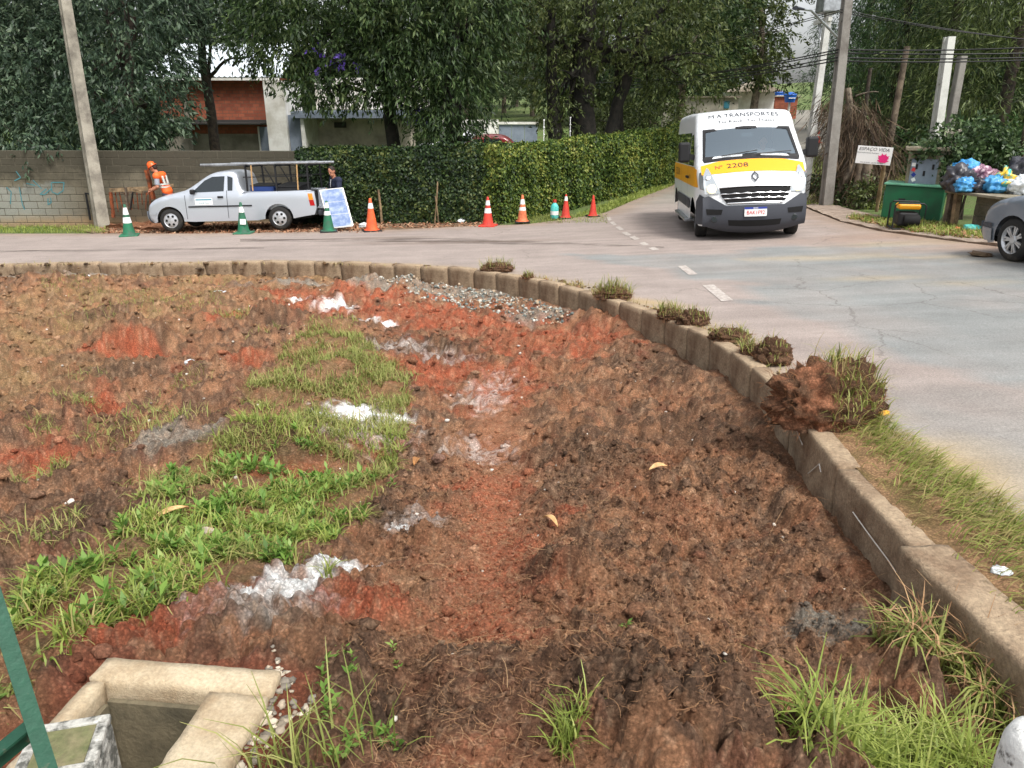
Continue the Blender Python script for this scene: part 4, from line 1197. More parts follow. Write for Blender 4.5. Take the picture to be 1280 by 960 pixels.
bump(nt_, p_, noise(nt_, 60, 4, .7, _po), .4, .01)
M['wall_block'] = m_w
def bevel_box(L, Wd, H, b):
    """chamfered block mesh, origin at its centre"""
    P = []; x, y, z = L / 2, Wd / 2, H / 2
    bm = MB()
    v = []
    for sx in (-1, 1):
        for sy in (-1, 1):
            for sz in (-1, 1):
                v += [(sx * x, sy * (y - b), sz * (z - b)), (sx * (x - b), sy * y, sz * (z - b)), (sx * (x - b), sy * (y - b), sz * z)]
    import bmesh
    m = bmesh.new(); [m.verts.new(p) for p in v]; bmesh.ops.convex_hull(m, input=m.verts)
    bmesh.ops.recalc_face_normals(m, faces=m.faces)
    me = bpy.data.meshes.new('block'); m.to_mesh(me); m.free(); return me
BLK = [bevel_box(.385, .15, .188, .008) for _ in range(2)]
for me in BLK: me.materials.append(M['wall_block'])
HALF = bevel_box(.188, .15, .188, .008); HALF.materials.append(M['wall_block'])
M['mortar'] = mat('mortar', lin(98, 92, 78), lin(70, 66, 56), rough=.95, scale=3, var=.2)
NR = 11
xs0 = 9.9
MB().box((WL / 2, 0, NR * .1), (WL, .132, NR * .2 - .006)).build('mortar_core', M['mortar'], wall)
rs = random.Random(8)
far = MB(); nblk = 0
for r_ in range(NR):
    xx = 0.0 if r_ % 2 == 0 else -.2
    while xx < WL - .1:
        xc = xx + .2; me = BLK[rs.randrange(2)]
        L_ = .4
        if xx < 0: xx = 0; xc = .1; me = HALF; L_ = .2
        if xc > WL - .15 and xc + .2 > WL + .01: me = HALF; xc = xx + .1
        if xc > WL - 10.7:
            o = bpy.data.objects.new('block', me); link(o, wall); nblk += 1
            o.location = (xc, rs.uniform(-.004, .004), .1 + r_ * .2)
        else:
            far.box((xc, rs.uniform(-.003, .003), .1 + r_ * .2), (.385 if me is not HALF else .188, .15, .188))
        xx += L_
o = far.build('block_courses', M['wall_block'], wall); tag(o, kind='stuff')
# graffiti strokes on the face
M['teal_spray'] = mat('teal_spray', lin(72, 128, 136), rough=.9, var=.3)
def wallpt(px, py, off=.083):
    """point on the wall's front face under a pixel, in wall coordinates"""
    d = ray(px, py); nrm = Vector((wdir.y, -wdir.x)); p0 = WA + nrm * off
    t = nrm.dot(p0) / (nrm.x * d[0] + nrm.y * d[1])
    w = Vector((d[0] * t, d[1] * t)); u = (w - WA).dot(wdir)
    return (u, -off, HC + d[2] * t - WZ0)
for st in ([(64, 228), (80, 228), (79, 238), (72, 243), (65, 240), (64, 229)], [(58, 236), (50, 243), (56, 243), (64, 236)], [(60, 248), (60, 256), (64, 253), (63, 247)], [(20, 214), (26, 222), (18, 226)], [(24, 234), (28, 256), (31, 262)], [(33, 229), (44, 232)], [(41, 225), (52, 236)], [(8, 234), (14, 240), (13, 255)]):
    P = [Vector(wallpt(*p)) for p in st]; b = MB()
    for a_, c_ in zip(P[:-1], P[1:]):
        d_ = (c_ - a_).normalized(); n_ = Vector((d_.z, 0, -d_.x)) * .014
        b.add([a_ - n_, c_ - n_, c_ + n_, a_ + n_], [(0, 1, 2, 3)])
    b.build('graffiti_stroke', M['teal_spray'], wall)

# ------------------------------------------------------------------ hedge: two clipped runs meeting at the corner
M['hedge_leaf'] = leafmat('hedge_leaf', [lin(16, 28, 16), lin(26, 44, 22), lin(40, 62, 30), lin(66, 84, 40), lin(100, 106, 54)], .2, .5, 1.2)
M['hedge_core'] = mat('hedge_core', lin(34, 40, 22), lin(58, 56, 34), rough=.95, scale=4, var=.3)
def hedge_run(parent, A, B, h, th, n, seed):
    A = Vector(A); B = Vector(B); d = (B - A); L = d.length; d.normalize(); nr = Vector((d.y, -d.x))   # right of travel = street side
    rs = np.random.RandomState(seed)
    def gz(u): return np.array([rz_(A.x + d.x * t, A.y + d.y * t) for t in np.atleast_1d(u)])
    # core
    k = int(L / .25); vs = []; fs = []
    for i in range(k + 1):
        u = L * i / k; g0 = float(gz(u)[0]) - .1; c = A + d * u
        bul = .05 * math.sin(u * 2.1) + .04 * math.sin(u * 5.3 + 1)
        top = g0 + h + .1 + .03 * math.sin(u * 1.7)
        for s, zz in ((th / 2 - .07 + bul, g0), (th / 2 - .05 + bul, g0 + h * .5), (th / 2 - .12 + bul, top - .18), (.1, top - .07), (-.1, top - .07), (-th / 2 + .1, top - .2), (-th / 2 + .05, g0)):
            vs.append((c.x + nr.x * s, c.y + nr.y * s, zz))
    for i in range(k):
        for j in range(6): fs.append((i * 7 + j, (i + 1) * 7 + j, (i + 1) * 7 + j + 1, i * 7 + j + 1))
    fs.append(tuple(range(7))); fs.append(tuple(k * 7 + j for j in range(6, -1, -1)))
    MB().add(vs, fs).build('hedge_core', M['hedge_core'], parent, True)
    # leaves over the street face, top and back
    u = rs.uniform(0, L, n); q = rs.rand(n)
    bul = .05 * np.sin(u * 2.1) + .04 * np.sin(u * 5.3 + 1)
    g0 = np.interp(u, np.linspace(0, L, 40), gz(np.linspace(0, L, 40))) - .03
    face = q < .74; top = (q >= .74) & (q < .9)
    z = np.where(face | (~top), rs.rand(n) * h, h + .03 * np.sin(u * 1.7) + rs.normal(0, .035, n))
    round_ = np.clip((z - (h - .22)) / .22, 0, 1) ** 2 * .1
    bmp = .05 * fbm(u * 2.5, z * 2.5, seed, 3)
    s = np.where(face, th / 2 + bul - round_ + bmp + rs.normal(0, .025, n), np.where(top, rs.uniform(-th / 2 + .05, th / 2 - .05, n), -th / 2 - rs.normal(0, .02, n)))
    P = np.stack([A.x + d.x * u + nr.x * s, A.y + d.y * u + nr.y * s, g0 + z], 1)
    out = np.where(face[:, None], np.array([nr.x, nr.y, .35]), np.where(top[:, None], np.array([0, 0, 1.0]), np.array([-nr.x, -nr.y, .3])))
    N = unit(out + rs.normal(0, .55, (n, 3)))
    D = unit(np.cross(N, rs.normal(0, 1, (n, 3))) + np.array([0, 0, -.3]))
    sc = rs.uniform(.7, 1.3, n)
    ec = rs.rand(n) < .05                                   # leaves over the end of the run
    ue = rs.uniform(-.06, .02, n); se = rs.uniform(-th / 2, th / 2, n)
    Pe = np.stack([A.x + d.x * ue + nr.x * se, A.y + d.y * ue + nr.y * se, g0 * 0 + float(gz(0.0)[0]) + rs.rand(n) * h], 1)
    P = np.where(ec[:, None], Pe, P); N = np.where(ec[:, None], unit(np.array([-d.x, -d.y, .3]) + rs.normal(0, .5, (n, 3))), N)
    D = np.where(ec[:, None], unit(np.cross(N, rs.normal(0, 1, (n, 3))) + np.array([0, 0, -.3])), D)
    V, F = leaf_quads(P, D, N, .085 * sc, .055 * sc)
    mobj('hedge_leaves', mesh_np('hedge_leaves', V, F), M['hedge_leaf'], parent)
hed = thing('hedge', 'tall clipped dark green hedge between the block wall and the corner', 'hedge')
hedge_run(hed, (-5.7, 21.75), (-.12, 20.93), 1.95, .7, 26000, 3)
hed2 = thing('hedge', 'long clipped yellow-green hedge running up the side street behind the school van', 'hedge')
hedge_run(hed2, (-.62, 20.66), (6.9, 30.9), 1.93, .75, 42000, 4)
M['hedge_leaf2'] = leafmat('hedge_leaf2', [lin(32, 48, 22), lin(52, 74, 30), lin(78, 100, 40), lin(114, 128, 54), lin(146, 146, 70)], .2, .5, 1.2)
hed2.children[1].data.materials[0] = M['hedge_leaf2']

# ------------------------------------------------------------------ trees
def ppm(D): return FPX / (D * CP + 1.0 * SP)
def bl(px, py, D, rx, ry, dep=None):
    """crown lobe under a pixel at distance D, radii given in photograph pixels"""
    c = atD(px, py, D); k = ppm(D)
    return (c.x, c.y, c.z, rx / k, (dep or rx / k * .8), ry / k)

def crown_mesh(name, blobs, n, L, Wd, seed, droop=.5, twig=.5, per=14, spread=.5, hollow=.35):
    rs = np.random.RandomState(seed)
    A = np.array(blobs); area = A[:, 3] * A[:, 5] + A[:, 3] * A[:, 4]; pr = area / area.sum()
    nc = n // per
    bi = rs.choice(len(A), nc, p=pr)
    dv = unit(rs.normal(0, 1, (nc, 3)))
    rad = hollow + (1.05 - hollow) * rs.rand(nc) ** .55
    rad *= 1 + .22 * fbm(dv[:, 0] * 2.2 + bi * 3.1, dv[:, 1] * 2.2 + dv[:, 2] * 2.7, seed, 2)
    C = A[bi, :3] + dv * A[bi, 3:6] * rad[:, None]
    tw = unit(dv * [1, 1, .6] + rs.normal(0, .4, (nc, 3)) + [0, 0, -droop])
    tl = twig * rs.uniform(.5, 1.3, nc)
    i = np.repeat(np.arange(nc), per); m = len(i); t = rs.rand(m)
    P = C[i] + tw[i] * (t * tl[i])[:, None] + rs.normal(0, .06 * twig * 2, (m, 3)) + np.array([0, 0, -1]) * (droop * .3 * (t * tl[i]) ** 2)[:, None]
    D = unit(tw[i] * .7 + rs.normal(0, spread, (m, 3)) + [0, 0, -droop * .6])
    N = unit(np.cross(D, rs.normal(0, 1, (m, 3))) + [0, 0, .5])
    sc = rs.uniform(.65, 1.3, m)
    V, F = leaf_quads(P, D, N, L * sc, Wd * sc)
    return V, F

def limb(b, a, c, r0, r1, seed, n=7, wob=.12, sides=8):
    rs = random.Random(seed); a = Vector(a); c = Vector(c); L = (c - a).length
    pts = []; rad = []
    ox = Vector((0, 0, 0))
    for i in range(n + 1):
        t = i / n
        if 0 < i < n: ox = ox + Vector((rs.uniform(-1, 1), rs.uniform(-1, 1), rs.uniform(-.3, .3))) * wob * L / n * 1.2
        pts.append(a.lerp(c, t) + ox * math.sin(math.pi * min(1, t)) + Vector((0, 0, .08 * L * math.sin(math.pi * t)))); rad.append(r0 + (r1 - r0) * t ** .8)
    b.tube(pts, rad, sides)

def tree(name, label, base, top, r0, blobs, n, L, Wd, seed, leaf, bark='bark', droop=.5, twig=.5, group=None, extra=(), limbs=True, per=14, spread=.5, hollow=.35, wob=.12):
    """base/top world points of the trunk, crown lobes in world coordinates"""
    t = thing(name, label, 'tree', tuple(base), 0, group)
    b = MB(); base = Vector(base); top = Vector(top); off = Vector((0, 0, -.2))
    limb(b, off, top - base, r0 * 1.15, r0 * .5, seed, 9, wob, 10)
    for (c0, c1, ra, rb_) in extra: limb(b, Vector(c0) - base, Vector(c1) - base, ra, rb_, seed + 5, 9, wob, 9)
    if limbs:
        for k, bb in enumerate(blobs):
            c = Vector(bb[:3]); f = .35 + .6 * random.Random(seed + k).random()
            st = base.lerp(top, f)
            limb(b, st - base, c - base, r0 * .38, .02, seed + 20 + k, 6, .2, 6)
            for j in range(3):
                rr = random.Random(seed * 31 + k * 7 + j)
                e = c + Vector((rr.uniform(-1, 1) * bb[3], rr.uniform(-1, 1) * bb[4], rr.uniform(-.8, .8) * bb[5])) * .8
                limb(b, st.lerp(c, .6) - base, e - base, r0 * .16 + .008, .01, seed + 40 + k * 3 + j, 5, .2, 5)
    b.build('trunk', M[bark], t, True)
    V, F = crown_mesh('crown', blobs, n, L, Wd, seed, droop, twig, per, spread, hollow)
    V = V - np.array(base)
    mobj('crown', mesh_np('crown', V, F), M[leaf], t)
    return t

M['leaf_blue'] = leafmat('leaf_blue', [lin(30, 44, 34), lin(50, 68, 52), lin(80, 100, 76), lin(120, 136, 108)], .25, .45, .7)
M['leaf_green'] = leafmat('leaf_green', [lin(24, 38, 22), lin(42, 60, 32), lin(68, 90, 48), lin(110, 124, 76)], .3, .5, .6)
M['leaf_olive'] = leafmat('leaf_olive', [lin(36, 44, 24), lin(60, 72, 34), lin(88, 100, 52), lin(124, 130, 80)], .3, .5, .5)
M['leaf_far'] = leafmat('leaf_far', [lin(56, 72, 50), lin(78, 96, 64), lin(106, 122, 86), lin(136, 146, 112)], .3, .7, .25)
M['conifer'] = leafmat('conifer', [lin(22, 36, 22), lin(38, 60, 32), lin(62, 90, 46), lin(100, 124, 70)], .25, .5, .5)
M['conifer_pale'] = leafmat('conifer_pale', [lin(40, 48, 26), lin(66, 78, 40), lin(92, 106, 56), lin(128, 138, 84)], .25, .5, .5)
M['bush_leaf'] = leafmat('bush_leaf', [lin(28, 40, 24), lin(46, 66, 38), lin(72, 94, 56), lin(122, 138, 98)], .2, .35, 1.5)
M['purple_flower'] = leafmat('purple_flower', [lin(84, 62, 150), lin(108, 84, 180), lin(134, 112, 200)], .3, .6, 1)

def gp(px, D, dy=0):
    """trunk base on the ground under column px at distance D"""
    p = atD(px, 180, D); return (p.x, D, float(hg(p.x, D)) + dy)

tree('broadleaf_tree', 'dense dark blue-green tree overhanging the block wall behind the leaning pole', gp(150, 26.5), atD(165, 20, 26.5), .26,
     [bl(40, 60, 27, 105, 75), bl(140, 90, 26, 100, 70), bl(188, 130, 25.5, 54, 46), bl(75, 150, 25.5, 80, 38), bl(160, 20, 27, 110, 60), bl(165, 155, 25.2, 60, 26), bl(120, -60, 27, 140, 70)], 34000, .2, .06, 1, 'leaf_blue', droop=.6, twig=.55)
tree('broadleaf_tree', 'pale grey-green leafy tree at the left end of the block wall', gp(-30, 27), atD(-40, -20, 27), .24,
     [bl(-30, 80, 26.5, 90, 90), bl(10, 140, 25.5, 70, 50), bl(-60, 0, 27, 120, 90), bl(25, 20, 27, 60, 50)], 17000, .19, .06, 2, 'leaf_blue', droop=.6, twig=.55)
tree('broadleaf_sapling', 'low leafy bough drooping over the top of the block wall', gp(68, 23.7), atD(70, 180, 23.5), .06, [bl(66, 192, 22.9, 26, 16, .5), bl(40, 180, 23.2, 30, 14, .5)], 1500, .17, .055, 3, 'leaf_blue', droop=.8, twig=.4)
tree('slender_tree', 'slender brown-trunked tree standing in front of the brick house', gp(270, 29), atD(243, -40, 29), .19,
     [bl(250, -20, 29, 70, 45), bl(205, 20, 29, 40, 30), bl(290, 30, 28.5, 30, 24), bl(312, 72, 28, 14, 12)], 5200, .18, .055, 4, 'leaf_blue', 'bark', limbs=True, wob=.05)
tree('broadleaf_tree', 'drooping green tree in front of the white pillar and garage', gp(492, 26.5), atD(470, -20, 26.5), .24,
     [bl(375, 30, 26, 80, 52), bl(440, 60, 26, 62, 55), bl(358, 70, 25.6, 40, 30), bl(400, 108, 25.4, 34, 16), bl(470, 92, 25.5, 44, 40), bl(420, -30, 26.5, 130, 60), bl(500, 30, 26, 60, 60)], 23000, .2, .06, 5, 'leaf_green', 'dark_bark', droop=.7, twig=.6)
tree('broadleaf_tree', 'big willowy tree with a dark trunk rising behind the dark hedge', gp(568, 26.2), atD(560, -20, 26.2), .30,
     [bl(540, 50, 26, 66, 70), bl(560, 120, 25.6, 50, 42), bl(505, 90, 25.8, 40, 45), bl(595, 20, 26, 50, 45), bl(545, -40, 26.5, 110, 60), bl(555, 155, 25.2, 34, 20), bl(600, 75, 26, 28, 35)], 23000, .2, .05, 6, 'leaf_green', 'dark_bark', droop=.9, twig=.7)
tree('ivy_tree', 'huge old tree with several dark leaning trunks behind the corner of the hedge', gp(735, 28), atD(745, -30, 28), .42,
     [bl(690, 45, 28, 60, 60), bl(760, 20, 28, 90, 50), bl(835, 35, 28, 70, 55), bl(850, 95, 27.5, 55, 34), bl(700, 110, 27.3, 34, 40), bl(790, 90, 28.3, 50, 26), bl(740, -50, 28.5, 170, 60), bl(650, 10, 28.5, 45, 50), bl(700, 150, 27.4, 26, 20)], 26000, .17, .055, 7, 'leaf_olive', 'dark_bark', droop=.6, twig=.55,
     extra=[(gp(700, 27.6), atD(690, 10, 27.6), .33, .12), (gp(722, 28.2), atD(726, 20, 28.2), .3, .12), (gp(752, 28), atD(800, 60, 28), .32, .14), (atD(795, 65, 28), atD(850, -10, 28), .16, .06), (gp(780, 28.4), atD(775, 20, 28.4), .2, .08)])
tree('roadside_tree', 'leafy green tree with a grey trunk at the end of the hedge', gp(848, 37), atD(852, 10, 37), .22,
     [bl(835, 75, 36.5, 55, 40), bl(880, 84, 36, 36, 18), bl(880, 40, 37, 60, 45), bl(805, 110, 36, 34, 26), bl(850, -20, 37, 100, 50)], 14000, .22, .09, 8, 'leaf_green', 'bark_pale', droop=.4)
tree('roadside_tree', 'tall olive tree with a bare pale trunk beside the small grey building', gp(938, 50), atD(950, 0, 50), .24,
     [bl(905, 60, 49, 50, 38), bl(950, 40, 49, 44, 45), bl(895, 20, 50, 70, 50), bl(965, 85, 49.5, 22, 28), bl(930, 92, 49, 36, 14), bl(925, -30, 50, 90, 50)], 14000, .26, .1, 9, 'leaf_olive', 'bark_pale', droop=.4, twig=.7)
tree('garden_shrub', 'rounded yellow-green shrub behind the side-street hedge', gp(812, 33), atD(812, 150, 33), .08, [bl(815, 145, 33, 46, 20), bl(780, 150, 32, 34, 22), bl(755, 160, 31, 30, 22)], 6000, .13, .06, 10, 'leaf_olive', droop=.2, twig=.4)
for k, (px, D, col, sc) in enumerate(((1062, 47, 'conifer', 1.0), (1108, 33, 'conifer', 1.1), (1165, 31, 'conifer_pale', 1.1), (1245, 27, 'conifer_pale', 1.1), (1130, 40, 'conifer', 1.2), (1330, 29, 'conifer', 1.1))):
    lab = ['dark conifer behind the pole with the transformer', 'broad dark conifer behind the white sign', 'drooping conifer behind the tall white pole', 'olive conifer hanging over the rubbish shelf', 'tall conifer standing back between the two others', 'dark conifer beyond the parked grey car'][k]
    c = Vector(gp(px, D)); H = 11.5 * sc; bb = []
    for j in range(8):
        zz = (3.2 if k == 0 else 2.4 if k in (1, 4) else 1.0) + j * 1.25 * sc; rr = (2.9 - .22 * j) * sc
        for a_ in range(4):
            an = a_ * 1.57 + j * .8 + k; bb.append((c.x + math.cos(an) * rr * .6, c.y + math.sin(an) * rr * .6, c.z + zz, rr * .55, rr * .55, .55 * sc))
    tree('conifer', lab, c, c + Vector((.1, 0, H)), .2, bb, 21000, .24, .035, 60 + k, col, 'bark', droop=.55, twig=.8, per=16, spread=.35, hollow=.2, wob=.02, limbs=False)
# far wood: shared crowns
fb = [(0, 0, 4, 3.2, 3, 2.4), (2, .5, 6, 2.6, 2.6, 2.2), (-2, 0, 6.2, 2.6, 2.6, 2.4), (0, 0, 8.2, 2.8, 2.8, 2.4), (1.6, 0, 2.6, 2, 2, 1.4), (-1.8, 0, 2.8, 2.2, 2, 1.4), (0, 0, 10.5, 2, 2, 1.8)]
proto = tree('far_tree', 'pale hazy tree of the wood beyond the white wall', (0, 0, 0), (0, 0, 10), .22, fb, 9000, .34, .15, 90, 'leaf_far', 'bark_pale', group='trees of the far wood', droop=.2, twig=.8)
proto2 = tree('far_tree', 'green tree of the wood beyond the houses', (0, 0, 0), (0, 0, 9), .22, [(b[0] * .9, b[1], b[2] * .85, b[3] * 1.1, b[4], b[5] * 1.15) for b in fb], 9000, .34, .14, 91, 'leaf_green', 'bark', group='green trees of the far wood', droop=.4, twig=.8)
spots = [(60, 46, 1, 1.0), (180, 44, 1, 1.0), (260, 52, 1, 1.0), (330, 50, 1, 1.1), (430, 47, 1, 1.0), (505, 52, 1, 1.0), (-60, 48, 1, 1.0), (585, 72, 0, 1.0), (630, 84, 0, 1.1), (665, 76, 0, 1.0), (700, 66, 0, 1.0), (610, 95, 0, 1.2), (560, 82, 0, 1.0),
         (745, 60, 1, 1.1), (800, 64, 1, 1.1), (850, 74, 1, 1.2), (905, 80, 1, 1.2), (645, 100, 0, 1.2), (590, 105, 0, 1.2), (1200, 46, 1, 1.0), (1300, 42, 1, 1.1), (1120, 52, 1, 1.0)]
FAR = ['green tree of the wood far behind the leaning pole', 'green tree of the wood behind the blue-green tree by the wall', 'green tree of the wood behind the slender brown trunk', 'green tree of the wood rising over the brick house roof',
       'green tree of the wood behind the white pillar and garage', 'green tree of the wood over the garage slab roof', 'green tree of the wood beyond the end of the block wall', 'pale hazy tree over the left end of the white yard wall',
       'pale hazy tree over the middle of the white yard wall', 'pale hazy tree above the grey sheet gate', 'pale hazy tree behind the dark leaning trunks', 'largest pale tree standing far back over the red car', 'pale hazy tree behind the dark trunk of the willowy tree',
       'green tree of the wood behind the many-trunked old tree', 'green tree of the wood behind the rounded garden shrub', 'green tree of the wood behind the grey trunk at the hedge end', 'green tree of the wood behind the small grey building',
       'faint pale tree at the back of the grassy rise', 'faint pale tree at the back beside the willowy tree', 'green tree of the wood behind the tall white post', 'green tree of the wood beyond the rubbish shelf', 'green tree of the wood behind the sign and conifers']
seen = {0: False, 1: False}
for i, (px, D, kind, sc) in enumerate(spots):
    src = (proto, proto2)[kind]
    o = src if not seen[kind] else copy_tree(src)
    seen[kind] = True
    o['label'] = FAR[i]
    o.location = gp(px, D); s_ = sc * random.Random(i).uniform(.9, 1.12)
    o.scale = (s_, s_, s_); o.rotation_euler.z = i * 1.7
# flowers
for px, py, D, r_, n, lab in ((520, 130, 26.3, 16, 260, 'purple blossoms beside the trunk of the willowy tree'), (410, 75, 25.2, 30, 110, 'purple blossoms among the leaves in front of the white pillar'), (525, 150, 28, 14, 120, 'purple flowering shrub over the hedge by the garage')):
    c = atD(px, py, D); b_ = bl(px, py, D, r_, r_ * .7)
    V, F = crown_mesh('b', [b_], n, .12, .09, int(px), .2, .25, 8, .8, .1)
    t = thing('flower_spray', lab, 'flowers', tuple(c))
    mobj('blossoms', mesh_np('blossoms', V - np.array(c), F), M['purple_flower'], t)
    b = MB(); b.tube([(0, 0, -.9), (.05, 0, -.3), (0, .05, .3)], [.02, .015, .006], 6); b.build('twig', M['bark'], t)

# ------------------------------------------------------------------ houses behind the wall
m_b, nt_, p_ = newmat('brickwork')
_tc = nt_.nodes.new('ShaderNodeTexCoord').outputs['Object']
_mp = nt_.nodes.new('ShaderNodeMapping'); _mp.inputs['Rotation'].default_value = (R(90), 0, 0); nt_.links.new(_tc, _mp.inputs['Vector'])
_br = nt_.nodes.new('ShaderNodeTexBrick'); _br.inputs['Scale'].default_value = 1.0
_br.inputs['Brick Width'].default_value = .26; _br.inputs['Row Height'].default_value = .13; _br.inputs['Mortar Size'].default_value = .012
_br.inputs['Color1'].default_value = (*lin(164, 92, 66), 1); _br.inputs['Color2'].default_value = (*lin(140, 74, 54), 1); _br.inputs['Mortar'].default_value = (*lin(120, 84, 68), 1)
nt_.links.new(_mp.outputs[0], _br.inputs['Vector'])
_c = mixc(nt_, 1.0, _br.outputs['Color'], ramp(nt_, noise(nt_, 2.5, 5, .7, _tc), [(.3, .72), (.7, 1.12)]), 'MULTIPLY')
nt_.links.new(_c, p_.inputs['Base Color']); p_.inputs['Roughness'].default_value = .95
M['brickwork'] = m_b
M['plaster'] = mat('plaster', lin(150, 144, 132), lin(118, 112, 100), rough=.92, scale=1.5, var=.12)
M['white_wall'] = mat('white_wall', lin(236, 235, 230), lin(200, 196, 186), rough=.85, scale=1.2, var=.06)
M['beige_wall'] = mat('beige_wall', lin(200, 192, 176), lin(160, 152, 138), rough=.85, scale=1.2, var=.06)
M['blue_grey'] = mat('blue_grey', lin(132, 142, 156), lin(112, 122, 136), rough=.7, scale=1.5, var=.06)
M['roof_white'] = mat('roof_white', lin(214, 222, 228), lin(190, 198, 204), rough=.5, scale=1.0, var=.05)
M['dark_steel'] = mat('dark_steel', lin(62, 60, 58), rough=.7, var=.15)

h = thing('brick_house', 'unplastered red brick house with a white sheet metal roof behind the wall', 'house', (-12.2, 34, 0))
MB().box((0, 1.5, 3.3), (5.0, 3.0, 1.65)).build('brick_wall', M['brickwork'], h)
MB().box((-.3, 1.54, 1.2), (4.3, 2.9, 2.4)).build('plaster_wall', M['plaster'], h)
MB().box((0, 1.48, 2.43), (5.06, 3.1, .12)).build('concrete_beam', M['dark_steel'], h)
MB().box((.2, -.3, 2.35), (3.4, .9, .05)).build('awning', M['dark_steel'], h)
for xx in (-1.35, 2.44): MB().box((xx, -.025, 2.1), (.2, .08, 4.05)).build('pilaster', M['plaster'], h)
d = MB(); d.box((1.95, .06, 1.1), (.72, .1, 2.2)); dd = d.build('door', M['blue_grey'], h); MB().box((1.55, .05, 1.1), (.06, .16, 2.24)).build('door_frame', M['white_wall'], dd)
MB().box((.25, .09, 2.1), (4.0, .05, .35)).build('brick_band', M['brickwork'], h)
rf = MB()
for i in range(26):
    x0 = -2.8 + i * .216
    rf.add([(x0, -.45, 4.12), (x0 + .108, -.45, 4.17), (x0 + .216, -.45, 4.12), (x0 + .216, 3.6, 5.62), (x0 + .108, 3.6, 5.67), (x0, 3.6, 5.62)], [(0, 1, 4, 5), (1, 2, 3, 4)])
rf.build('roof', M['roof_white'], h)
MB().box((0, -.4, 4.06), (5.5, .06, .1)).build('eave_board', M['white_wall'], h)

h = thing('garage_house', 'white house with a tall pillar, open garage and blue-grey slab roof behind the hedge', 'house', (-6.6, 31.5, 0))
MB().box((-2.62, 1.6, 1.95), (.78, 2.6, 4.0)).build('white_pillar', M['white_wall'], h)
MB().box((-1.96, 1.7, 1.35), (.5, 2.4, 2.7)).build('grey_column', M['blue_grey'], h)
MB().box((.3, 1.6, 2.72), (4.6, 2.9, .26)).build('slab_roof', M['blue_grey'], h)
MB().box((-1.62, 1.4, 1.3), (.14, 2.2, 2.56)).build('side_wall', M['white_wall'], h)
MB().box((.4, 2.6, 1.3), (4.2, .14, 2.56)).build('back_wall', M['beige_wall'], h)
MB().box((.2, 6.2, 3.55), (5.2, .2, 1.35)).build('upper_wall', M['white_wall'], h)
MB().box((-.6, 2.5, 2.28), (.5, .06, .22)).build('vent_window', M['dark_steel'], h)
MB().box((1.6, 2.51, 1.25), (.05, .08, 2.3)).build('wall_joint', M['plaster'], h)

h = thing('yard_wall', 'low white yard wall with a pale grey sheet gate beyond the hedge', 'wall', (-1.1, 45, float(hg(-1, 45)) - .1))
MB().box((-1.2, 0, .85), (3.1, .16, 1.7)).build('white_panel', M['white_wall'], h)
for i in range(3): MB().box((.72 + i * .72, .02, .72), (.70, .06, 1.44)).build('gate_panel', M['blue_grey'], h)
MB().box((1.4, 0, 1.52), (2.3, .2, .12)).build('gate_lintel', M['white_wall'], h)

h = thing('grey_shed', 'small grey flat-roofed building by the road beyond the school van', 'building', (13.2, 55, float(hg(13.2, 55)) - .1), R(-8))
MB().box((.25, 1.5, .95), (3.4, 3, 1.9)).build('shed_wall', M['beige_wall'], h)
MB().box((.2, 1.5, 1.95), (3.8, 3.4, .1)).build('shed_roof', M['concrete'], h)
MB().box((-2.2, 1.2, .8), (1.5, 2.2, 1.6)).build('annex', M['beige_wall'], h)
dr = MB().box((-1.95, .08, .7), (.55, .06, 1.3)).build('door', M['blue_grey'], h)
MB().box((1.2, -.03, 1.45), (.35, .04, .45)).build('wall_sign', M['teal_print'], h)

h = thing('white_cottage', 'low white cottage half hidden by branches beside the blue tanks', 'house', (17.6, 60, float(hg(17.6, 60))), 0)
MB().box((0, 1.2, 1.0), (3.2, 2.4, 2.0)).build('wall', M['white_wall'], h)
MB().prism([(-1.8, 2.0), (1.8, 2.0), (0, 2.7)], 2.8, Matrix.Translation((0, 1.2, 0)).to_3x3()).build('roof', M['concrete'], h)
h = thing('brick_hut', 'small red brick hut below the blue water tanks', 'hut', (20.6, 61.5, float(hg(20.6, 61.5))), 0)
MB().box((0, .8, .8), (1.7, 1.6, 1.6)).build('wall', M['brickwork'], h)
MB().box((0, .8, 1.66), (2.0, 1.9, .08)).build('roof', M['concrete'], h)
M['tank_blue'] = mat('tank_blue', lin(28, 92, 178), rough=.4, var=.05)
for px, py, D, lab in ((972, 119, 62, 'blue plastic water tank on the left-hand post'), (987, 122, 60.5, 'blue plastic water tank with a white stripe')):
    c = atD(px, py + 6, D); g0 = float(hg(c.x, D))
    t = thing('water_tank', lab, 'water tank', (c.x, D, g0), 0, 'blue water tanks on posts')
    H = c.z - g0
    MB().lathe([(.001, H), (.34, H), (.46, H + .5), (.5, H + .52), (.46, H + .58), (.2, H + .7), (.001, H + .72)], 20).build('tank', M['tank_blue'], t, True)
    MB().tube([(0, 0, -.1), (0, 0, H)], .09, 8).build('post', M['pole_white'], t)
    MB().box((0, -.44, H + .3), (.5, .06, .06)).build('stripe', M['white'], t)

# ------------------------------------------------------------------ vehicle shells
def chaikin(P, it=2):
    P = [np.array(p, float) for p in P]
    for _ in range(it):
        Q = [P[0]]
        for a, b in zip(P[:-1], P[1:]): Q += [a * .75 + b * .25, a * .25 + b * .75]
        Q.append(P[-1]); P = Q
    return np.array(P)

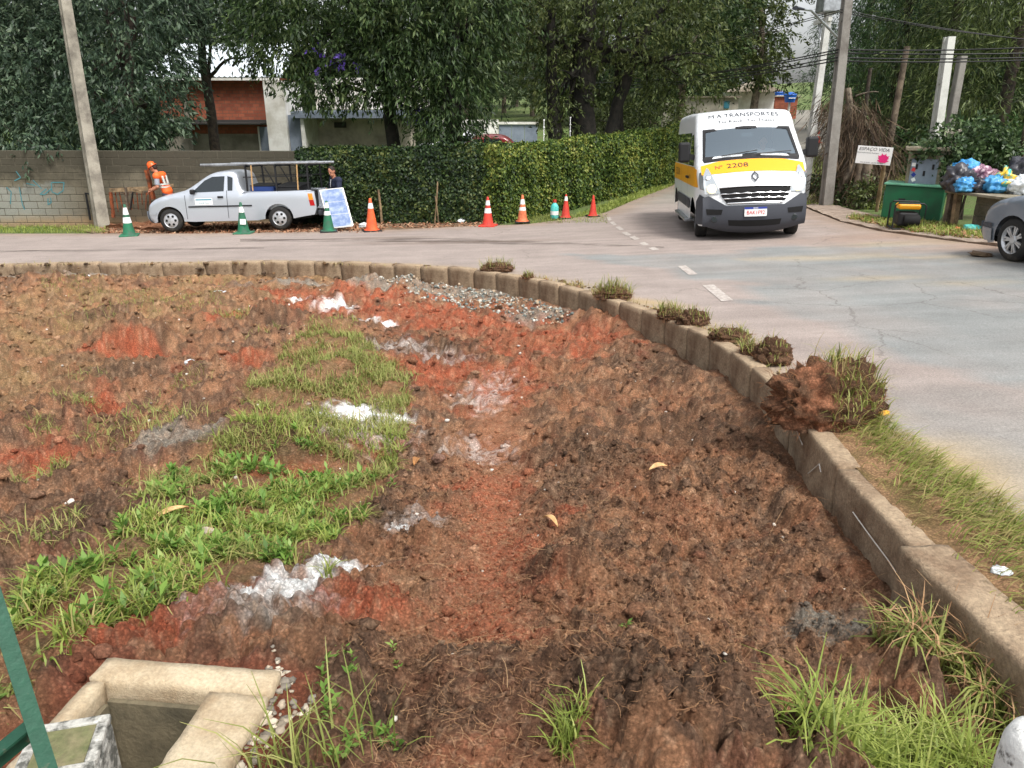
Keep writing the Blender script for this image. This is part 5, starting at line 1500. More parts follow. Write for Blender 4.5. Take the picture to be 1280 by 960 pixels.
class Shell:
    """body skin: a strip wrapped over the side outline and two shaped flanks. x forward, y left, z up"""
    def __init__(s, wrap, lower, W0, r=.12, rs=.07, step=.09):
        s.w = arcpts(chaikin(wrap, 2), .05); s.W0 = W0; s.r = r; s.rs = rs; s.step = step
        t = np.gradient(s.w[:, :2], axis=0); t /= np.maximum(np.linalg.norm(t, axis=1), 1e-9)[:, None]
        s.n = np.stack([-t[:, 1], t[:, 0]], 1)
        cx = s.w[:, :2].mean(0) * [1, .6]
        if ((s.w[:, :2] - cx) * s.n).sum() < 0: s.n = -s.n
        s.lower = lower
        top = int(np.argmax(s.w[:, 1])); s.fz = s.w[:top + 1, 1]
    def sideY(s, x, z):
        x = np.asarray(x, float); z = np.asarray(z, float)
        d = np.full(x.shape, 1e9)
        for a in s.w[:, :2]: d = np.minimum(d, np.hypot(x - a[0], z - a[1]))
        t = 1 - np.clip(d / s.r, 0, 1)
        return s.W0(x, z) - s.rs * (1 - np.sqrt(np.maximum(0, 1 - t * t)))
    def strip(s, i0, i1, ny=16, y0=-1.0, y1=1.0):
        V = []; F = []
        for i in range(i0, i1 + 1):
            x, z, cr = s.w[i]; We = float(s.W0(x, z)) - s.rs
            for k in range(ny + 1):
                q = y0 + (y1 - y0) * k / ny; b = cr * (1 - q * q)
                V.append((x + s.n[i, 0] * b, q * We, z + s.n[i, 1] * b))
        m = ny + 1
        for i in range(i1 - i0):
            for k in range(ny): F.append((i * m + k, i * m + k + 1, (i + 1) * m + k + 1, (i + 1) * m + k))
        return V, F
    def body(s, parent, m, hole=None, name='body', extra=None):
        """hole: (zlo, zhi, halffrac) leaves the windscreen opening in the strip's front"""
        b = MB()
        n = len(s.w) - 1
        if hole is None: b.add(*s.strip(0, n))
        else:
            ia = int(np.argmax(s.fz > hole[0])); ib = int(np.argmax(s.fz > hole[1]))
            b.add(*s.strip(0, ia)); b.add(*s.strip(ib, n)); b.add(*s.strip(ia, ib, 3, -1, -hole[2])); b.add(*s.strip(ia, ib, 3, hole[2], 1))
        poly = [tuple(p) for p in s.w[:, :2]] + s.lower
        ex = []
        for f in (.12, .3, .55, .85, 1.2):
            ex += [tuple(s.w[i, :2] - s.n[i] * s.r * f) for i in range(2, n - 1, 2)]
        ex = np.array(ex); ex = ex[inpoly(ex[:, 0], ex[:, 1], np.array(poly))]
        vs, tri = cdt_mesh(poly, s.step, extra=ex)
        Y = s.sideY(vs[:, 0], vs[:, 1])
        for sg in (1, -1):
            b.add([(x, sg * y, z) for (x, z), y in zip(vs, Y)], [tuple(f) for f in tri])
        if extra: extra(b)
        return b.build(name, m, parent, True, angle=38)
    def front_xyz(s, y, z, off):
        y = np.asarray(y, float); z = np.asarray(z, float); k = len(s.fz)
        f = lambda a: np.interp(z, s.fz, a[:k])
        x = f(s.w[:, 0]); nx = f(s.n[:, 0]); nz = f(s.n[:, 1]); cr = f(s.w[:, 2])
        We = s.W0(x, z) - s.rs; q = np.clip(np.abs(y) / We, 0, 1.0); b = cr * (1 - q * q) + off
        ny = np.where(q > .75, (q - .75) / .25 * off * np.sign(y), 0)
        return np.stack([x + nx * b, y + ny, z + nz * b], -1)
    def front(s, name, poly, m, parent, off=.006, step=.05, depth=None):
        vs, tri = cdt_mesh(poly, step)
        return MB().add([tuple(p) for p in s.front_xyz(vs[:, 0], vs[:, 1], off)], [tuple(f) for f in tri]).build(name, m, parent, True)
    def side(s, name, poly, m, parent, sg=1, off=.006, step=.08):
        vs, tri = cdt_mesh(poly, step)
        Y = s.sideY(vs[:, 0], vs[:, 1]) + off
        return MB().add([(x, sg * y, z) for (x, z), y in zip(vs, Y)], [tuple(f) for f in tri]).build(name, m, parent, True)
    def ftext(s, key, y0, z0, m, parent, off=.012, sx=1.0, sz=1.0):
        V, F = TX[key]
        return MB().add([tuple(p) for p in s.front_xyz(y0 + V[:, 0] * sx, z0 + V[:, 1] * sz, off)], F).build('lettering', m, parent)
    def stext(s, key, x0, z0, m, parent, sg, off=.01, sc=1.0):
        V, F = TX[key]; x = x0 + V[:, 0] * sc * (-sg); z = z0 + V[:, 1] * sc
        Y = s.sideY(x, z) + off
        return MB().add([(a, sg * b, c) for a, b, c in zip(x, Y, z)], F).build('lettering', m, parent)

def arch(cx, cz, r, zb, n=14):
    """lower-edge points going forward (+x) over a wheel arch"""
    a0 = math.asin(max(-1, min(1, (zb - cz) / r)))
    return [(cx - r * math.cos(a0 + (math.pi - 2 * a0) * i / n), cz + r * math.sin(a0 + (math.pi - 2 * a0) * i / n)) for i in range(n + 1)]

def wheel(parent, x, y, r, w, rim, style, steer=0.0):
    """tyre with a child rim; outer face looks to +y or -y by the side it is on"""
    sg = 1 if y > 0 else -1
    Mx = rotz(steer) @ rotx(R(-90) * sg)
    pr = [(rim * .98, -w / 2), (rim + .02, -w / 2), (r - .03, -w / 2 + .004), (r - .008, -w / 2 + .025), (r, -w / 4), (r, w / 4), (r - .008, w / 2 - .025), (r - .03, w / 2 - .004), (rim + .02, w / 2), (rim * .98, w / 2)]
    t = MB().lathe(pr, 32, Mx).build('wheel', M['rubber'], parent, True); t.location = (x, y, r)
    b = MB(); b.lathe([(rim, w / 2), (rim * .97, w / 2 - .005), (rim * .9, w / 2 - .03), (rim * .86, w / 2 - .05), (.001, w / 2 - .06)], 28, Mx)
    o = b.build('rim', M['alloy'], t, True)
    k = {'hole': 6, 'spoke': 7, 'steel': 5}[style]
    if style == 'hole':
        b = MB()
        b.lathe([(.001, w / 2 + .004), (rim * .5, w / 2 - .002), (rim * .8, w / 2 - .016), (rim * .92, w / 2 - .022), (rim * .98, w / 2 - .008)], 28, Mx); b.build('hub_cap', M['alloy'], t, True)
        for i in range(k):
            a = i * 2 * math.pi / k; bb = MB()
            c = Vector((math.cos(a) * rim * .6, math.sin(a) * rim * .6, 0))
            bb.add([Mx @ (c + Vector((math.cos(q * math.pi / 5) * rim * .17, math.sin(q * math.pi / 5) * rim * .17, w / 2 + .003 - .012 * 1))) for q in range(10)], [tuple(range(10))]); 
            pts = [Mx @ (c + Vector((math.cos(q * math.pi / 5) * rim * .17, math.sin(q * math.pi / 5) * rim * .17, w / 2 + .001))) for q in range(10)]
            bb.add(pts, [tuple(range(10))]); bb.build('vent_hole', M['dark'], t)
    else:
        db = MB(); db.lathe([(rim * .88, w / 2 - .045), (.001, w / 2 - .045)], 24, Mx); db.build('brake_disc', M['dark'], t)
        for i in range(k):
            a = i * 2 * math.pi / k; bb = MB(); wv = .5 * rim * .24
            for da in ((-.13, .13) if style == 'spoke' else (0,)):
                d = Vector((math.cos(a + da), math.sin(a + da), 0)); s_ = Vector((-d.y, d.x, 0)); ww = wv * (.55 if style == 'spoke' else 1.2)
                P = [d * .04 - s_ * ww, d * rim * .93 - s_ * ww, d * rim * .93 + s_ * ww, d * .04 + s_ * ww]
                bb.add([Mx @ (p + Vector((0, 0, w / 2 - .02))) for p in P] + [Mx @ (p + Vector((0, 0, w / 2 - .045))) for p in P], [(0, 1, 2, 3), (0, 4, 5, 1), (3, 2, 6, 7)])
            bb.build('spoke', M['alloy'], t)
        MB().lathe([(.001, w / 2 - .008), (.05, w / 2 - .01), (.07, w / 2 - .03)], 16, Mx).build('hub_cap', M['alloy'], t, True)
    return t

def on_slope(o, x, y, yaw, dz=0.0):
    e = .3
    gx_ = (rz_(x + e, y) - rz_(x - e, y)) / (2 * e); gy_ = (rz_(x, y + e) - rz_(x, y - e)) / (2 * e)
    n = Vector((-gx_, -gy_, 1)).normalized(); f = Vector((math.cos(yaw), math.sin(yaw), 0)); f = (f - n * f.dot(n)).normalized(); l = n.cross(f)
    o.matrix_world = Matrix(((f.x, l.x, n.x, x), (f.y, l.y, n.y, y), (f.z, l.z, n.z, rz_(x, y) + dz), (0, 0, 0, 1)))

def underbody(parent, x0, x1, hw, z):
    MB().box(((x0 + x1) / 2, 0, z), (x1 - x0, hw * 2, .08)).build('underbody', M['dark'], parent)

# ------------------------------------------------------------------ school van
van = thing('school_van', 'white and orange school minibus with lit headlamps driving out of the side street', 'van')
VW = lambda x, z: 1.03 - .10 * np.clip(z - 1.25, 0, 2) - .19 * np.clip((np.asarray(x) - .15) / .72, 0, 1) ** 2 - .05 * np.clip((-3.9 - np.asarray(x)) / .8, 0, 1) ** 2 - .03 * np.clip(.5 - np.asarray(z), 0, 1)
vwrap = [(.70, .26, .10), (.80, .30, .14), (.84, .45, .15), (.84, .62, .15), (.80, .80, .14), (.76, .98, .13), (.66, 1.14, .11), (.46, 1.30, .09), (.30, 1.42, .08), (.18, 1.53, .08), (-.42, 1.98, .07), (-.50, 2.05, .06), (-.68, 2.25, .05), (-.80, 2.32, .05), (-1.15, 2.36, .04), (-2.2, 2.38, .03), (-4.2, 2.37, .03), (-4.58, 2.32, .03), (-4.66, 2.15, .03), (-4.70, 1.2, .03), (-4.70, .6, .03), (-4.66, .36, .02)]
vlow = [(-4.5, .34)] + arch(-3.6, .34, .43, .34) + [(-2.9, .30), (-.7, .30)] + arch(0, .34, .43, .32) + [(.55, .27)]
vs_ = Shell(vwrap, vlow, VW, .13, .07)
vs_.body(van, M['white_paint'], hole=(1.49, 1.97, .90))
underbody(van, -4.5, .6, .85, .36)
# windscreen with a black surround
def trap(y0, y1, z0, z1): return [(-y0, z0), (y0, z0), (y1, z1), (-y1, z1)]
gl = vs_.front('windscreen', trap(.84, .77, 1.485, 1.975), M['clear_glass'], van, .0)
b = MB()
ring = []
for (ya, yb, za, zb) in ((.885, .815, 1.45, 2.01), (.835, .765, 1.50, 1.955)):
    ring.append([( -ya, za), (0, za - .01), (ya, za), ((ya + yb) / 2, (za + zb) / 2), (yb, zb), (0, zb), (-yb, zb), (-(ya + yb) / 2, (za + zb) / 2)])
P0 = vs_.front_xyz([p[0] for p in ring[0]], [p[1] for p in ring[0]], .010); P1 = vs_.front_xyz([p[0] for p in ring[1]], [p[1] for p in ring[1]], .010)
b.add([tuple(p) for p in P0] + [tuple(p) for p in P1], [(i, (i + 1) % 8, 8 + (i + 1) % 8, 8 + i) for i in range(8)]); b.build('windscreen_seal', M['black'], gl)
vs_.front('cowl', [(-.86, 1.40), (.86, 1.40), (.885, 1.455), (-.885, 1.455)], M['black'], van, .008)
for ya, yb in ((-.55, .12), (.1, .74)):
    b = MB(); pa = Vector(vs_.front_xyz(ya, 1.46, .04)); pb_ = Vector(vs_.front_xyz(yb, 1.53, .03)); b.tube([pa, pb_], [.012, .009], 6); b.build('wiper', M['black'], van)
# orange band, emblem, lettering
vs_.front('orange_band', [(-.93, 1.20), (-.5, 1.175), (0, 1.17), (.5, 1.175), (.93, 1.20), (.93, 1.36), (.6, 1.395), (-.6, 1.395), (-.93, 1.36)], M['orange_band'], van, .006)
vs_.ftext('no', -.28, 1.285, M['ink'], van, .012, 1.0, .55); vs_.ftext('nn', -.62, 1.285, M['red_print'], van, .012, 1, .6)
vs_.ftext('ma', -.02, 2.235, M['ink'], van, .012, 1.02, .62); vs_.ftext('tio', .02, 2.125, M['ink'], van, .012, .98, .62)
b = MB(); em = [(0, 1.155), (.065, 1.105), (.065, 1.055), (0, 1.0), (-.065, 1.055), (-.065, 1.105)]; ei = [(p[0] * .55, 1.08 + (p[1] - 1.08) * .55) for p in em]
Pa = vs_.front_xyz([p[0] for p in em], [p[1] for p in em], .03); Pb = vs_.front_xyz([p[0] for p in ei], [p[1] for p in ei], .03)
b.add([tuple(p) for p in Pa] + [tuple(p) for p in Pb], [(i, (i + 1) % 6, 6 + (i + 1) % 6, 6 + i) for i in range(6)]); b.build('emblem', M['plastic'], van)
# bumper, grille, plate
bp = [(-.90, .30), (-.5, .25), (.5, .25), (.90, .30), (.905, .80), (.80, .83), (.62, .70), (.52, .64), (-.52, .64), (-.62, .70), (-.80, .83), (-.905, .80)]
bum = vs_.front('bumper', bp, M['plastic'], van, .03)
for sg in (1, -1):
    vs_.side('bumper_side', [(.40, .30), (.78, .30), (.80, .60), (.79, .80), (.62, .86), (.46, .72), (.43, .5)], M['plastic'], van, sg, .02)
    fl = vs_.front('fog_lamp_recess', [(sg * .60, .50), (sg * .82, .50), (sg * .84, .60), (sg * .58, .58)], M['dark'], bum, .036)
    b = MB(); c = Vector(vs_.front_xyz(sg * .70, .42, .035)); b.lathe([(.001, .01), (.05, .008), (.06, 0)], 16, roty(R(90))); q_ = b.build('fog_lamp', M['dark_glass'], bum); q_.location = c
vs_.front('lower_intake', [(-.46, .345), (.46, .345), (.48, .42), (-.48, .42)], M['dark'], bum, .036)
gr = vs_.front('grille', [(-.50, .665), (.50, .665), (.60, .80), (.64, .95), (-.64, .95), (-.60, .80)], M['dark'], van, .02)
for zz, hw in ((.675, .50), (.755, .575), (.84, .62), (.948, .645)):
    n = 9
    if zz in (.675, .948):
        b = MB(); P = [Vector(vs_.front_xyz(-hw + 2 * hw * i / 16, zz, .035)) for i in range(17)]; b.tube(P, .012 if zz < .7 else .009, 6); b.build('grille_surround', M['chrome'], gr)
    else:
        b = MB(); P = [Vector(vs_.front_xyz(-hw + 2 * hw * i / 32, zz + .003 * math.sin(i * 1.2), .035)) for i in range(33)]
        b.tube(P, [.008 + .004 * math.sin(i * 1.2) for i in range(33)], 6); b.build('grille_bar', M['chrome'], gr)
pl = vs_.front('number_plate', [(-.2, .475), (.2, .475), (.2, .605), (-.2, .605)], M['white'], van, .055)
vs_.front('plate_band', [(-.2, .578), (.2, .578), (.2, .605), (-.2, .605)], M['blue_print'], pl, .058); vs_.ftext('plate', 0, .528, M['red_print'], pl, .060, 1, .9); vs_.ftext('brasil', 0, .591, M['white'], pl, .061)
for sg in (1, -1):
    hl = vs_.front('headlamp', [(sg * .62, .86), (sg * .87, .86), (sg * .895, 1.0), (sg * .89, 1.18), (sg * .83, 1.30), (sg * .80, 1.28), (sg * .70, 1.05)], M['lamp_glass'], van, .022, .04)
    c = Vector(vs_.front_xyz(sg * .75, .945, .03)); b = MB(); b.lathe([(.001, .05), (.05, .04), (.085, .0)], 18, roty(R(70))); q_ = b.build('lamp_bulb', M['lamp_on'], hl); q_.location = c
    c = Vector(vs_.front_xyz(sg * .815, 1.13, .025)); b = MB(); b.lathe([(.001, .02), (.04, .012), (.055, 0)], 16, roty(R(60))); q_ = b.build('indicator_lens', M['chrome'], hl); q_.location = c
    vs_.side('fender_lamp', [(.60, .95), (.74, .93), (.70, 1.12), (.56, 1.26), (.50, 1.24)], M['lamp_glass'], van, sg, .012)
    # flank: windows, band, rub strip, door seams, handles, mirror, step
    vs_.side('door_window', [(-.05, 1.36), (-.92, 1.36), (-.92, 1.93), (-.62, 1.95), (-.3, 1.68)], M['dark_glass'], van, sg)
    for (xa, xb) in ((-1.02, -2.3), (-2.36, -3.5), (-3.56, -4.52)):
        vs_.side('side_window', [(xa, 1.36), (xb, 1.36), (xb, 1.98), (xa, 1.98)], M['dark_glass'], van, sg)
    vs_.side('side_band', [(.50, .98), (-4.6, .98), (-4.6, 1.34), (.1, 1.34), (.36, 1.30)], M['orange_band'], van, sg, .004)
    for (xa, xb) in ((-.98, -3.05),): vs_.side('rub_strip', [(xa, .52), (xb, .52), (xb, .72), (xa, .72)], M['plastic'], van, sg, .02)
    vs_.side('rub_strip', [(-.44, .52), (-.95, .52), (-.95, .72), (-.42, .72)], M['plastic'], van, sg, .02)
    for xa in (-.97, -2.33): vs_.side('door_seam', [(xa, .36), (xa - .012, .36), (xa - .012, 2.0), (xa, 2.0)], M['ink'], van, sg, .008)
    for xa in (-.86, -1.12): MB().box((xa, sg * 1.045, 1.12), (.16, .04, .05)).build('door_handle', M['black'], van, bevel=.01)
    vs_.stext('side', -3.2, 1.16, M['ink'], van, sg); vs_.stext('aut', -.55, 1.14, M['ink'], van, sg)
    MB().box((-1.8, sg * 1.02, .27), (2.3, .2, .06)).build('side_step', M['metal'], van, bevel=.015)
    mr = MB(); mr.box((-.12, sg * 1.20, 1.62), (.16, .22, .38)); mo = mr.build('mirror', M['black'], van, bevel=.045, segs=3)
    MB().bar((-.1, sg * .98, 1.5), (-.1, sg * 1.14, 1.56), .05, .1).build('mirror_arm', M['black'], mo)
    MB().box((-.21, sg * 1.20, 1.64), (.01, .17, .28)).build('mirror_glass', M['grey_glass'], mo)
for sg in (1, -1):
    wheel(van, 0, sg * .86, .34, .23, .205, 'steel', R(-5)); wheel(van, -3.6, sg * .86, .34, .23, .205, 'steel')
# cab inside: dashboard, seats, steering wheel
MB().box((-.05, 0, 1.28), (.55, 1.7, .26)).build('dashboard', M['plastic'], van, bevel=.05)
for yy in (-.45, .45):
    st = MB().box((-.95, yy, .95), (.5, .5, .16)).build('seat', M['plastic'], van, bevel=.05)
    MB().box((-1.2, yy, 1.38), (.14, .5, .8), roty(R(-10))).build('seat_back', M['plastic'], st, bevel=.05)
MB().box((-2.2, 0, 1.2), (.06, 1.7, 1.8)).build('bulkhead', M['plastic'], van)
sw = MB(); Mx = Matrix.Translation((-.42, .45, 1.35)).to_3x3()
P = [Vector((-.42, .45, 1.36)) + roty(R(-35)) @ Vector((0, math.cos(a) * .2, math.sin(a) * .2)) for a in np.linspace(0, 2 * math.pi, 25)]
sw.tube(P, .016, 6); sw.build('steering_wheel', M['black'], van)
MB().box((-.38, .02, 1.90), (.04, .22, .07)).build('rear_view_mirror', M['grey_glass'], van)
VANX, VANY, VANYAW = 4.62, 15.35, R(-96.5)
on_slope(van, VANX, VANY, VANYAW)

# ------------------------------------------------------------------ cars with one recipe: hatchback
def hatch(name, label, paint, style='spoke'):
    t = thing(name, label, 'car')
    HW = lambda x, z: .82 - .26 * np.clip(np.asarray(z) - .82, 0, 1) - .13 * np.clip((np.asarray(x) - .05) / .75, 0, 1) ** 2 - .1 * np.clip((-2.5 - np.asarray(x)) / .6, 0, 1) ** 2 - .05 * np.clip(.4 - np.asarray(z), 0, 1)
    wrap = [(.66, .22, .06), (.75, .32, .1), (.76, .48, .1), (.72, .62, .09), (.62, .74, .07), (.3, .86, .05), (-.3, .96, .04), (-.5, 1.02, .04), (-1.1, 1.38, .04), (-1.3, 1.44, .03), (-2.0, 1.46, .03), (-2.55, 1.38, .03), (-2.95, .98, .04), (-3.05, .8, .05), (-3.1, .5, .05), (-3.05, .28, .03)]
    low = [(-2.9, .26)] + arch(-2.42, .29, .35, .25) + [(-1.9, .22), (-.5, .22)] + arch(0, .29, .355, .24) + [(.5, .21)]
    s = Shell(wrap, low, HW, .1, .06)
    s.body(t, paint); underbody(t, -2.9, .5, .66, .26)
    s.front('windscreen', trap(.56, .50, 1.045, 1.37), M['dark_glass'], t, .006)
    s.front('bumper', [(-.66, .24), (.66, .24), (.68, .50), (-.68, .50)], paint, t, .02)
    s.front('grille', [(-.4, .53), (.4, .53), (.38, .62), (-.38, .62)], M['dark'], t, .008)
    for sg in (1, -1):
        s.front('headlamp', [(sg * .42, .55), (sg * .64, .55), (sg * .62, .70), (sg * .44, .68)], M['lamp_glass'], t, .012)
        s.side('bumper_strip', [(.42, .44), (.70, .44), (.70, .50), (.42, .50)], M['plastic'], t, sg, .02)
        s.side('bumper_skirt', [(.40, .25), (.69, .25), (.72, .43), (.41, .43)], paint, t, sg, .018)
        s.side('front_window', [(-.62, .95), (-1.45, .95), (-1.45, 1.34), (-1.12, 1.32)], M['dark_glass'], t, sg)
        s.side('rear_window', [(-1.53, .95), (-2.4, .95), (-2.28, 1.31), (-1.53, 1.35)], M['dark_glass'], t, sg)
        s.side('door_seam', [(-.45, .3), (-.46, .3), (-.5, .92), (-.49, .92)], M['ink'], t, sg, .004)
        s.side('side_strip', [(-.42, .50), (-2.0, .50), (-2.0, .55), (-.42, .55)], M['plastic'], t, sg, .012)
        s.side('tail_lamp', [(-2.88, .72), (-2.98, .72), (-2.93, .95), (-2.83, .95)], M['red_lens'], t, sg, .006)
        MB().box((-.68, sg * .86, .98), (.1, .16, .11)).build('mirror', M['plastic'], t, bevel=.03)
        for xx in (0, -2.42): wheel(t, xx, sg * .71, .305, .19, .2, style)
    return t
car = hatch('parked_car', 'grey hatchback parked with its nose beside the rubbish shelf', M['grey_paint'])
_f = Vector((-.12, 1)).normalized(); _l = Vector((-_f.y, _f.x)); cx_, cy_ = 7.16, 10.9
on_slope(car, cx_ - .71 * _l.x, cy_ - .71 * _l.y, math.atan2(_f.y, _f.x), .0)
car2 = hatch('parked_car', 'dark red car showing its roof above the hedge', M['red_paint'])
p = atD(597, 172, 36.5); on_slope(car2, p.x - 1.2, 36.5, R(180), -.05)
car3 = hatch('parked_car', 'white car mostly hidden behind the dark hedge and tree trunk', M['white_paint'])
p = atD(572, 176, 39); on_slope(car3, p.x - 1.6, 39.5, R(180), -.1)

# ------------------------------------------------------------------ pickup truck
pk = thing('pickup_truck', 'silver small pickup with a black ladder rack parked by the wall', 'pickup truck')
PW = lambda x, z: .84 - .24 * np.clip(np.asarray(z) - .86, 0, 1) - .14 * np.clip((np.asarray(x) - .0) / .66, 0, 1) ** 2 - .04 * np.clip((-3.2 - np.asarray(x)) / .5, 0, 1) ** 2 - .05 * np.clip(.42 - np.asarray(z), 0, 1)
wr1 = [(.50, .24, .06), (.58, .30, .1), (.61, .45, .11), (.58, .60, .1), (.52, .70, .08), (.32, .83, .06), (-.1, .93, .04), (-.42, 1.0, .03), (-.62, 1.10, .03), (-1.02, 1.36, .04), (-1.2, 1.43, .03), (-1.5, 1.46, .03), (-1.68, 1.44, .03), (-1.76, 1.36, .02), (-1.80, 1.16, .02), (-1.86, .99, .01), (-1.92, .955, .0)]
# the tailing outline of the bed closes the flank but carries no strip
bed = [(-2.4, .95), (-3.0, .95), (-3.58, .96), (-3.66, .93), (-3.70, .72), (-3.70, .52), (-3.64, .36)]
plow = bed + [(-3.4, .33)] + arch(-2.75, .29, .355, .28) + [(-2.2, .25), (-.6, .25)] + arch(0, .29, .345, .26) + [(.42, .23)]
ps = Shell(wr1, plow, PW, .1, .06)
def bedbox(b):
    b.add([(-1.86, -.70, .94), (-3.66, -.68, .94), (-3.66, -.82, .945), (-1.86, -.835, .945)], [(0, 1, 2, 3)])
    b.add([(-1.86, .70, .94), (-3.66, .68, .94), (-3.66, .82, .945), (-1.86, .835, .945)], [(0, 1, 2, 3)])
    b.add([(-1.86, -.70, .94), (-3.66, -.68, .94), (-3.66, -.68, .5), (-1.86, -.70, .5)], [(0, 1, 2, 3)])
    b.add([(-1.86, .70, .94), (-3.66, .68, .94), (-3.66, .68, .5), (-1.86, .70, .5)], [(0, 1, 2, 3)])
    b.add([(-1.86, .70, .5), (-3.68, .68, .5), (-3.68, -.68, .5), (-1.86, -.70, .5)], [(0, 1, 2, 3)])
    b.add([(-3.68, .80, .5), (-3.68, -.80, .5), (-3.64, -.76, .34), (-3.64, .76, .34)], [(0, 1, 2, 3)])
    b.add([(-1.86, -.72, .96), (-1.86, .72, .96), (-1.86, .72, .5), (-1.86, -.72, .5)], [(0, 1, 2, 3)])
ps.body(pk, M['silver_paint'], extra=bedbox); underbody(pk, -3.5, .45, .66, .3)
ps.front('windscreen', trap(.60, .55, 1.07, 1.37), M['dark_glass'], pk, .006)
ps.front('front_bumper', [(-.68, .25), (.68, .25), (.70, .52), (-.70, .52)], M['silver_paint'], pk, .02)
ps.front('grille', [(-.34, .55), (.34, .55), (.32, .62), (-.32, .62)], M['dark'], pk, .008)
for sg in (1, -1):
    ps.front('headlamp', [(sg * .40, .56), (sg * .64, .56), (sg * .62, .68), (sg * .42, .66)], M['lamp_glass'], pk, .012)
    ps.side('door_window', [(-.62, .96), (-1.42, .98), (-1.46, 1.34), (-1.15, 1.33), (-.95, 1.24)], M['dark_glass'], pk, sg)
    ps.side('quarter_window', [(-1.52, .99), (-1.64, .99), (-1.66, 1.30), (-1.53, 1.34)], M['dark_glass'], pk, sg)
    ps.side('door_seam', [(-1.47, .32), (-1.482, .32), (-1.502, 1.0), (-1.49, 1.0)], M['ink'], pk, sg, .005)
    ps.side('door_seam', [(-.43, .32), (-.442, .32), (-.442, .9), (-.43, .9)], M['ink'], pk, sg, .005)
    ps.side('side_moulding', [(-.50, .60), (-2.10, .60), (-2.10, .635), (-.50, .635)], M['black'], pk, sg, .016)
    ps.side('bumper_strip', [(.34, .44), (.55, .44), (.55, .50), (.34, .50)], M['silver_paint'], pk, sg, .016)
    ps.side('tail_lamp', [(-3.55, .58), (-3.67, .58), (-3.64, .72), (-3.53, .72)], M['red_lens'], pk, sg, .006)
    ps.side('indicator_lamp', [(-3.53, .724), (-3.64, .724), (-3.62, .88), (-3.51, .88)], M['amber'], pk, sg, .006)
    MB().box((-1.33, sg * .855, .84), (.14, .03, .05)).build('door_handle', M['black'], pk, bevel=.01)
    MB().box((-.66, sg * .88, .98), (.1, .15, .12)).build('mirror', M['black'], pk, bevel=.03)
    for xx in (0, -2.75): wheel(pk, xx, sg * .73, .29, .18, .185, 'hole')
dc = ps.side('door_sign', [(-.68, .66), (-1.12, .66), (-1.12, .82), (-.68, .82)], M['white'], pk, 1, .006)
ps.stext('door', -.90, .70, M['teal_print'], dc, 1, .009, .85)
ps.side('sign_stripe', [(-.70, .77), (-1.10, .77), (-1.10, .80), (-.70, .80)], M['teal_print'], dc, 1, .009)
MB().box((-3.95, 0, .52), (.5, 1.3, .05)).build('tailgate', M['silver_paint'], pk, bevel=.012)
MB().box((-3.78, 0, .40), (.14, 1.5, .14)).build('rear_bumper', M['plastic'], pk, bevel=.03)
for xx in (-1.98, -2.72, -3.52):
    rk = MB()
    for sg in (1, -1): rk.bar((xx, sg * .70, .94), (xx, sg * .66, 1.56), .04)
    rk.bar((xx, -.72, 1.56), (xx, .72, 1.56), .04); rk.build('rack_hoop', M['black'], pk)
for sg in (1, -1): MB().bar((-1.9, sg * .68, 1.30), (-3.6, sg * .68, 1.30), .025).build('rack_rail', M['black'], pk)
for sg in (1, -1): MB().bar((-2.72, sg * .68, 1.02), (-2.45, sg * .67, 1.54), .025).build('rack_brace', M['black'], pk)
PKX, PKY = -8.60, 20.45
on_slope(pk, PKX, PKY, R(180), 0)
def in_pk(p): return pk.matrix_world @ Vector(p)
# load: every piece its own thing
for (x0, x1, yy, zz, r_, lab) in ((-.85, -3.95, .60, 1.615, .035, 'lower front metal pipe lying along the rack of the pickup'), (-1.55, -3.75, .42, 1.62, .04, 'thick metal pipe on the inner side of the rack'), (-1.3, -4.1, .2, 1.61, .03, 'thin grey pipe in the middle of the rack'), (-1.6, -3.9, -.45, 1.61, .03, 'metal pipe on the wall side of the rack')):
    b = MB(); a_ = in_pk((x0, yy, zz)); c_ = in_pk((x1, yy, zz)); b.tube([a_, c_], r_, 10); o = b.build('pipe', M['metal'], None, True); tag(o, lab, 'pipe', 'pipes on the rack')
def load_box(name, c, d, m, label, cat, rot=0.0):
    t = thing(name, label, cat, tuple(in_pk((c[0], c[1], .505))), R(180) + rot, 'load in the pickup bed')
    z = c[2]
    MB().box((0, 0, d[2] / 2), d).build('body', m, t, bevel=.02)
    for sx in (1, -1): MB().box((0, sx * (d[1] / 2 + .004), d[2] * .72), (d[0] * .5, .02, .05)).build('handle', M['black'], t)
    MB().box((0, 0, d[2] + .012), (d[0] * 1.02, d[1] * 1.03, .025)).build('lid', M['black'], t, bevel=.008)
M['blue_box'] = mat('blue_box', lin(38, 62, 120), rough=.5, var=.1)
load_box('tool_crate', (-2.3, .2, 0), (.6, .7, .58), M['blue_box'], 'dark blue tool crate standing behind the cab', 'crate')
load_box('tool_chest', (-2.98, .1, 0), (.62, 1.1, .56), M['black'], 'long black tool chest in the middle of the bed', 'chest')
load_box('tool_box', (-3.45, .3, 0), (.32, .5, .40), M['dark'], 'small black toolbox by the tailgate', 'toolbox', .1)
for xx, lab in ((-2.12, 'orange-tan strap hanging from the rack behind the cab'), (-3.26, 'orange-tan strap hanging from the rear of the rack')):
    b = MB(); b.bar(in_pk((xx, .72, .97)), in_pk((xx - .02, .70, 1.58)), .012, .05); o = b.build('ratchet_strap', M['rope'], None); tag(o, lab, 'strap', 'straps on the rack')

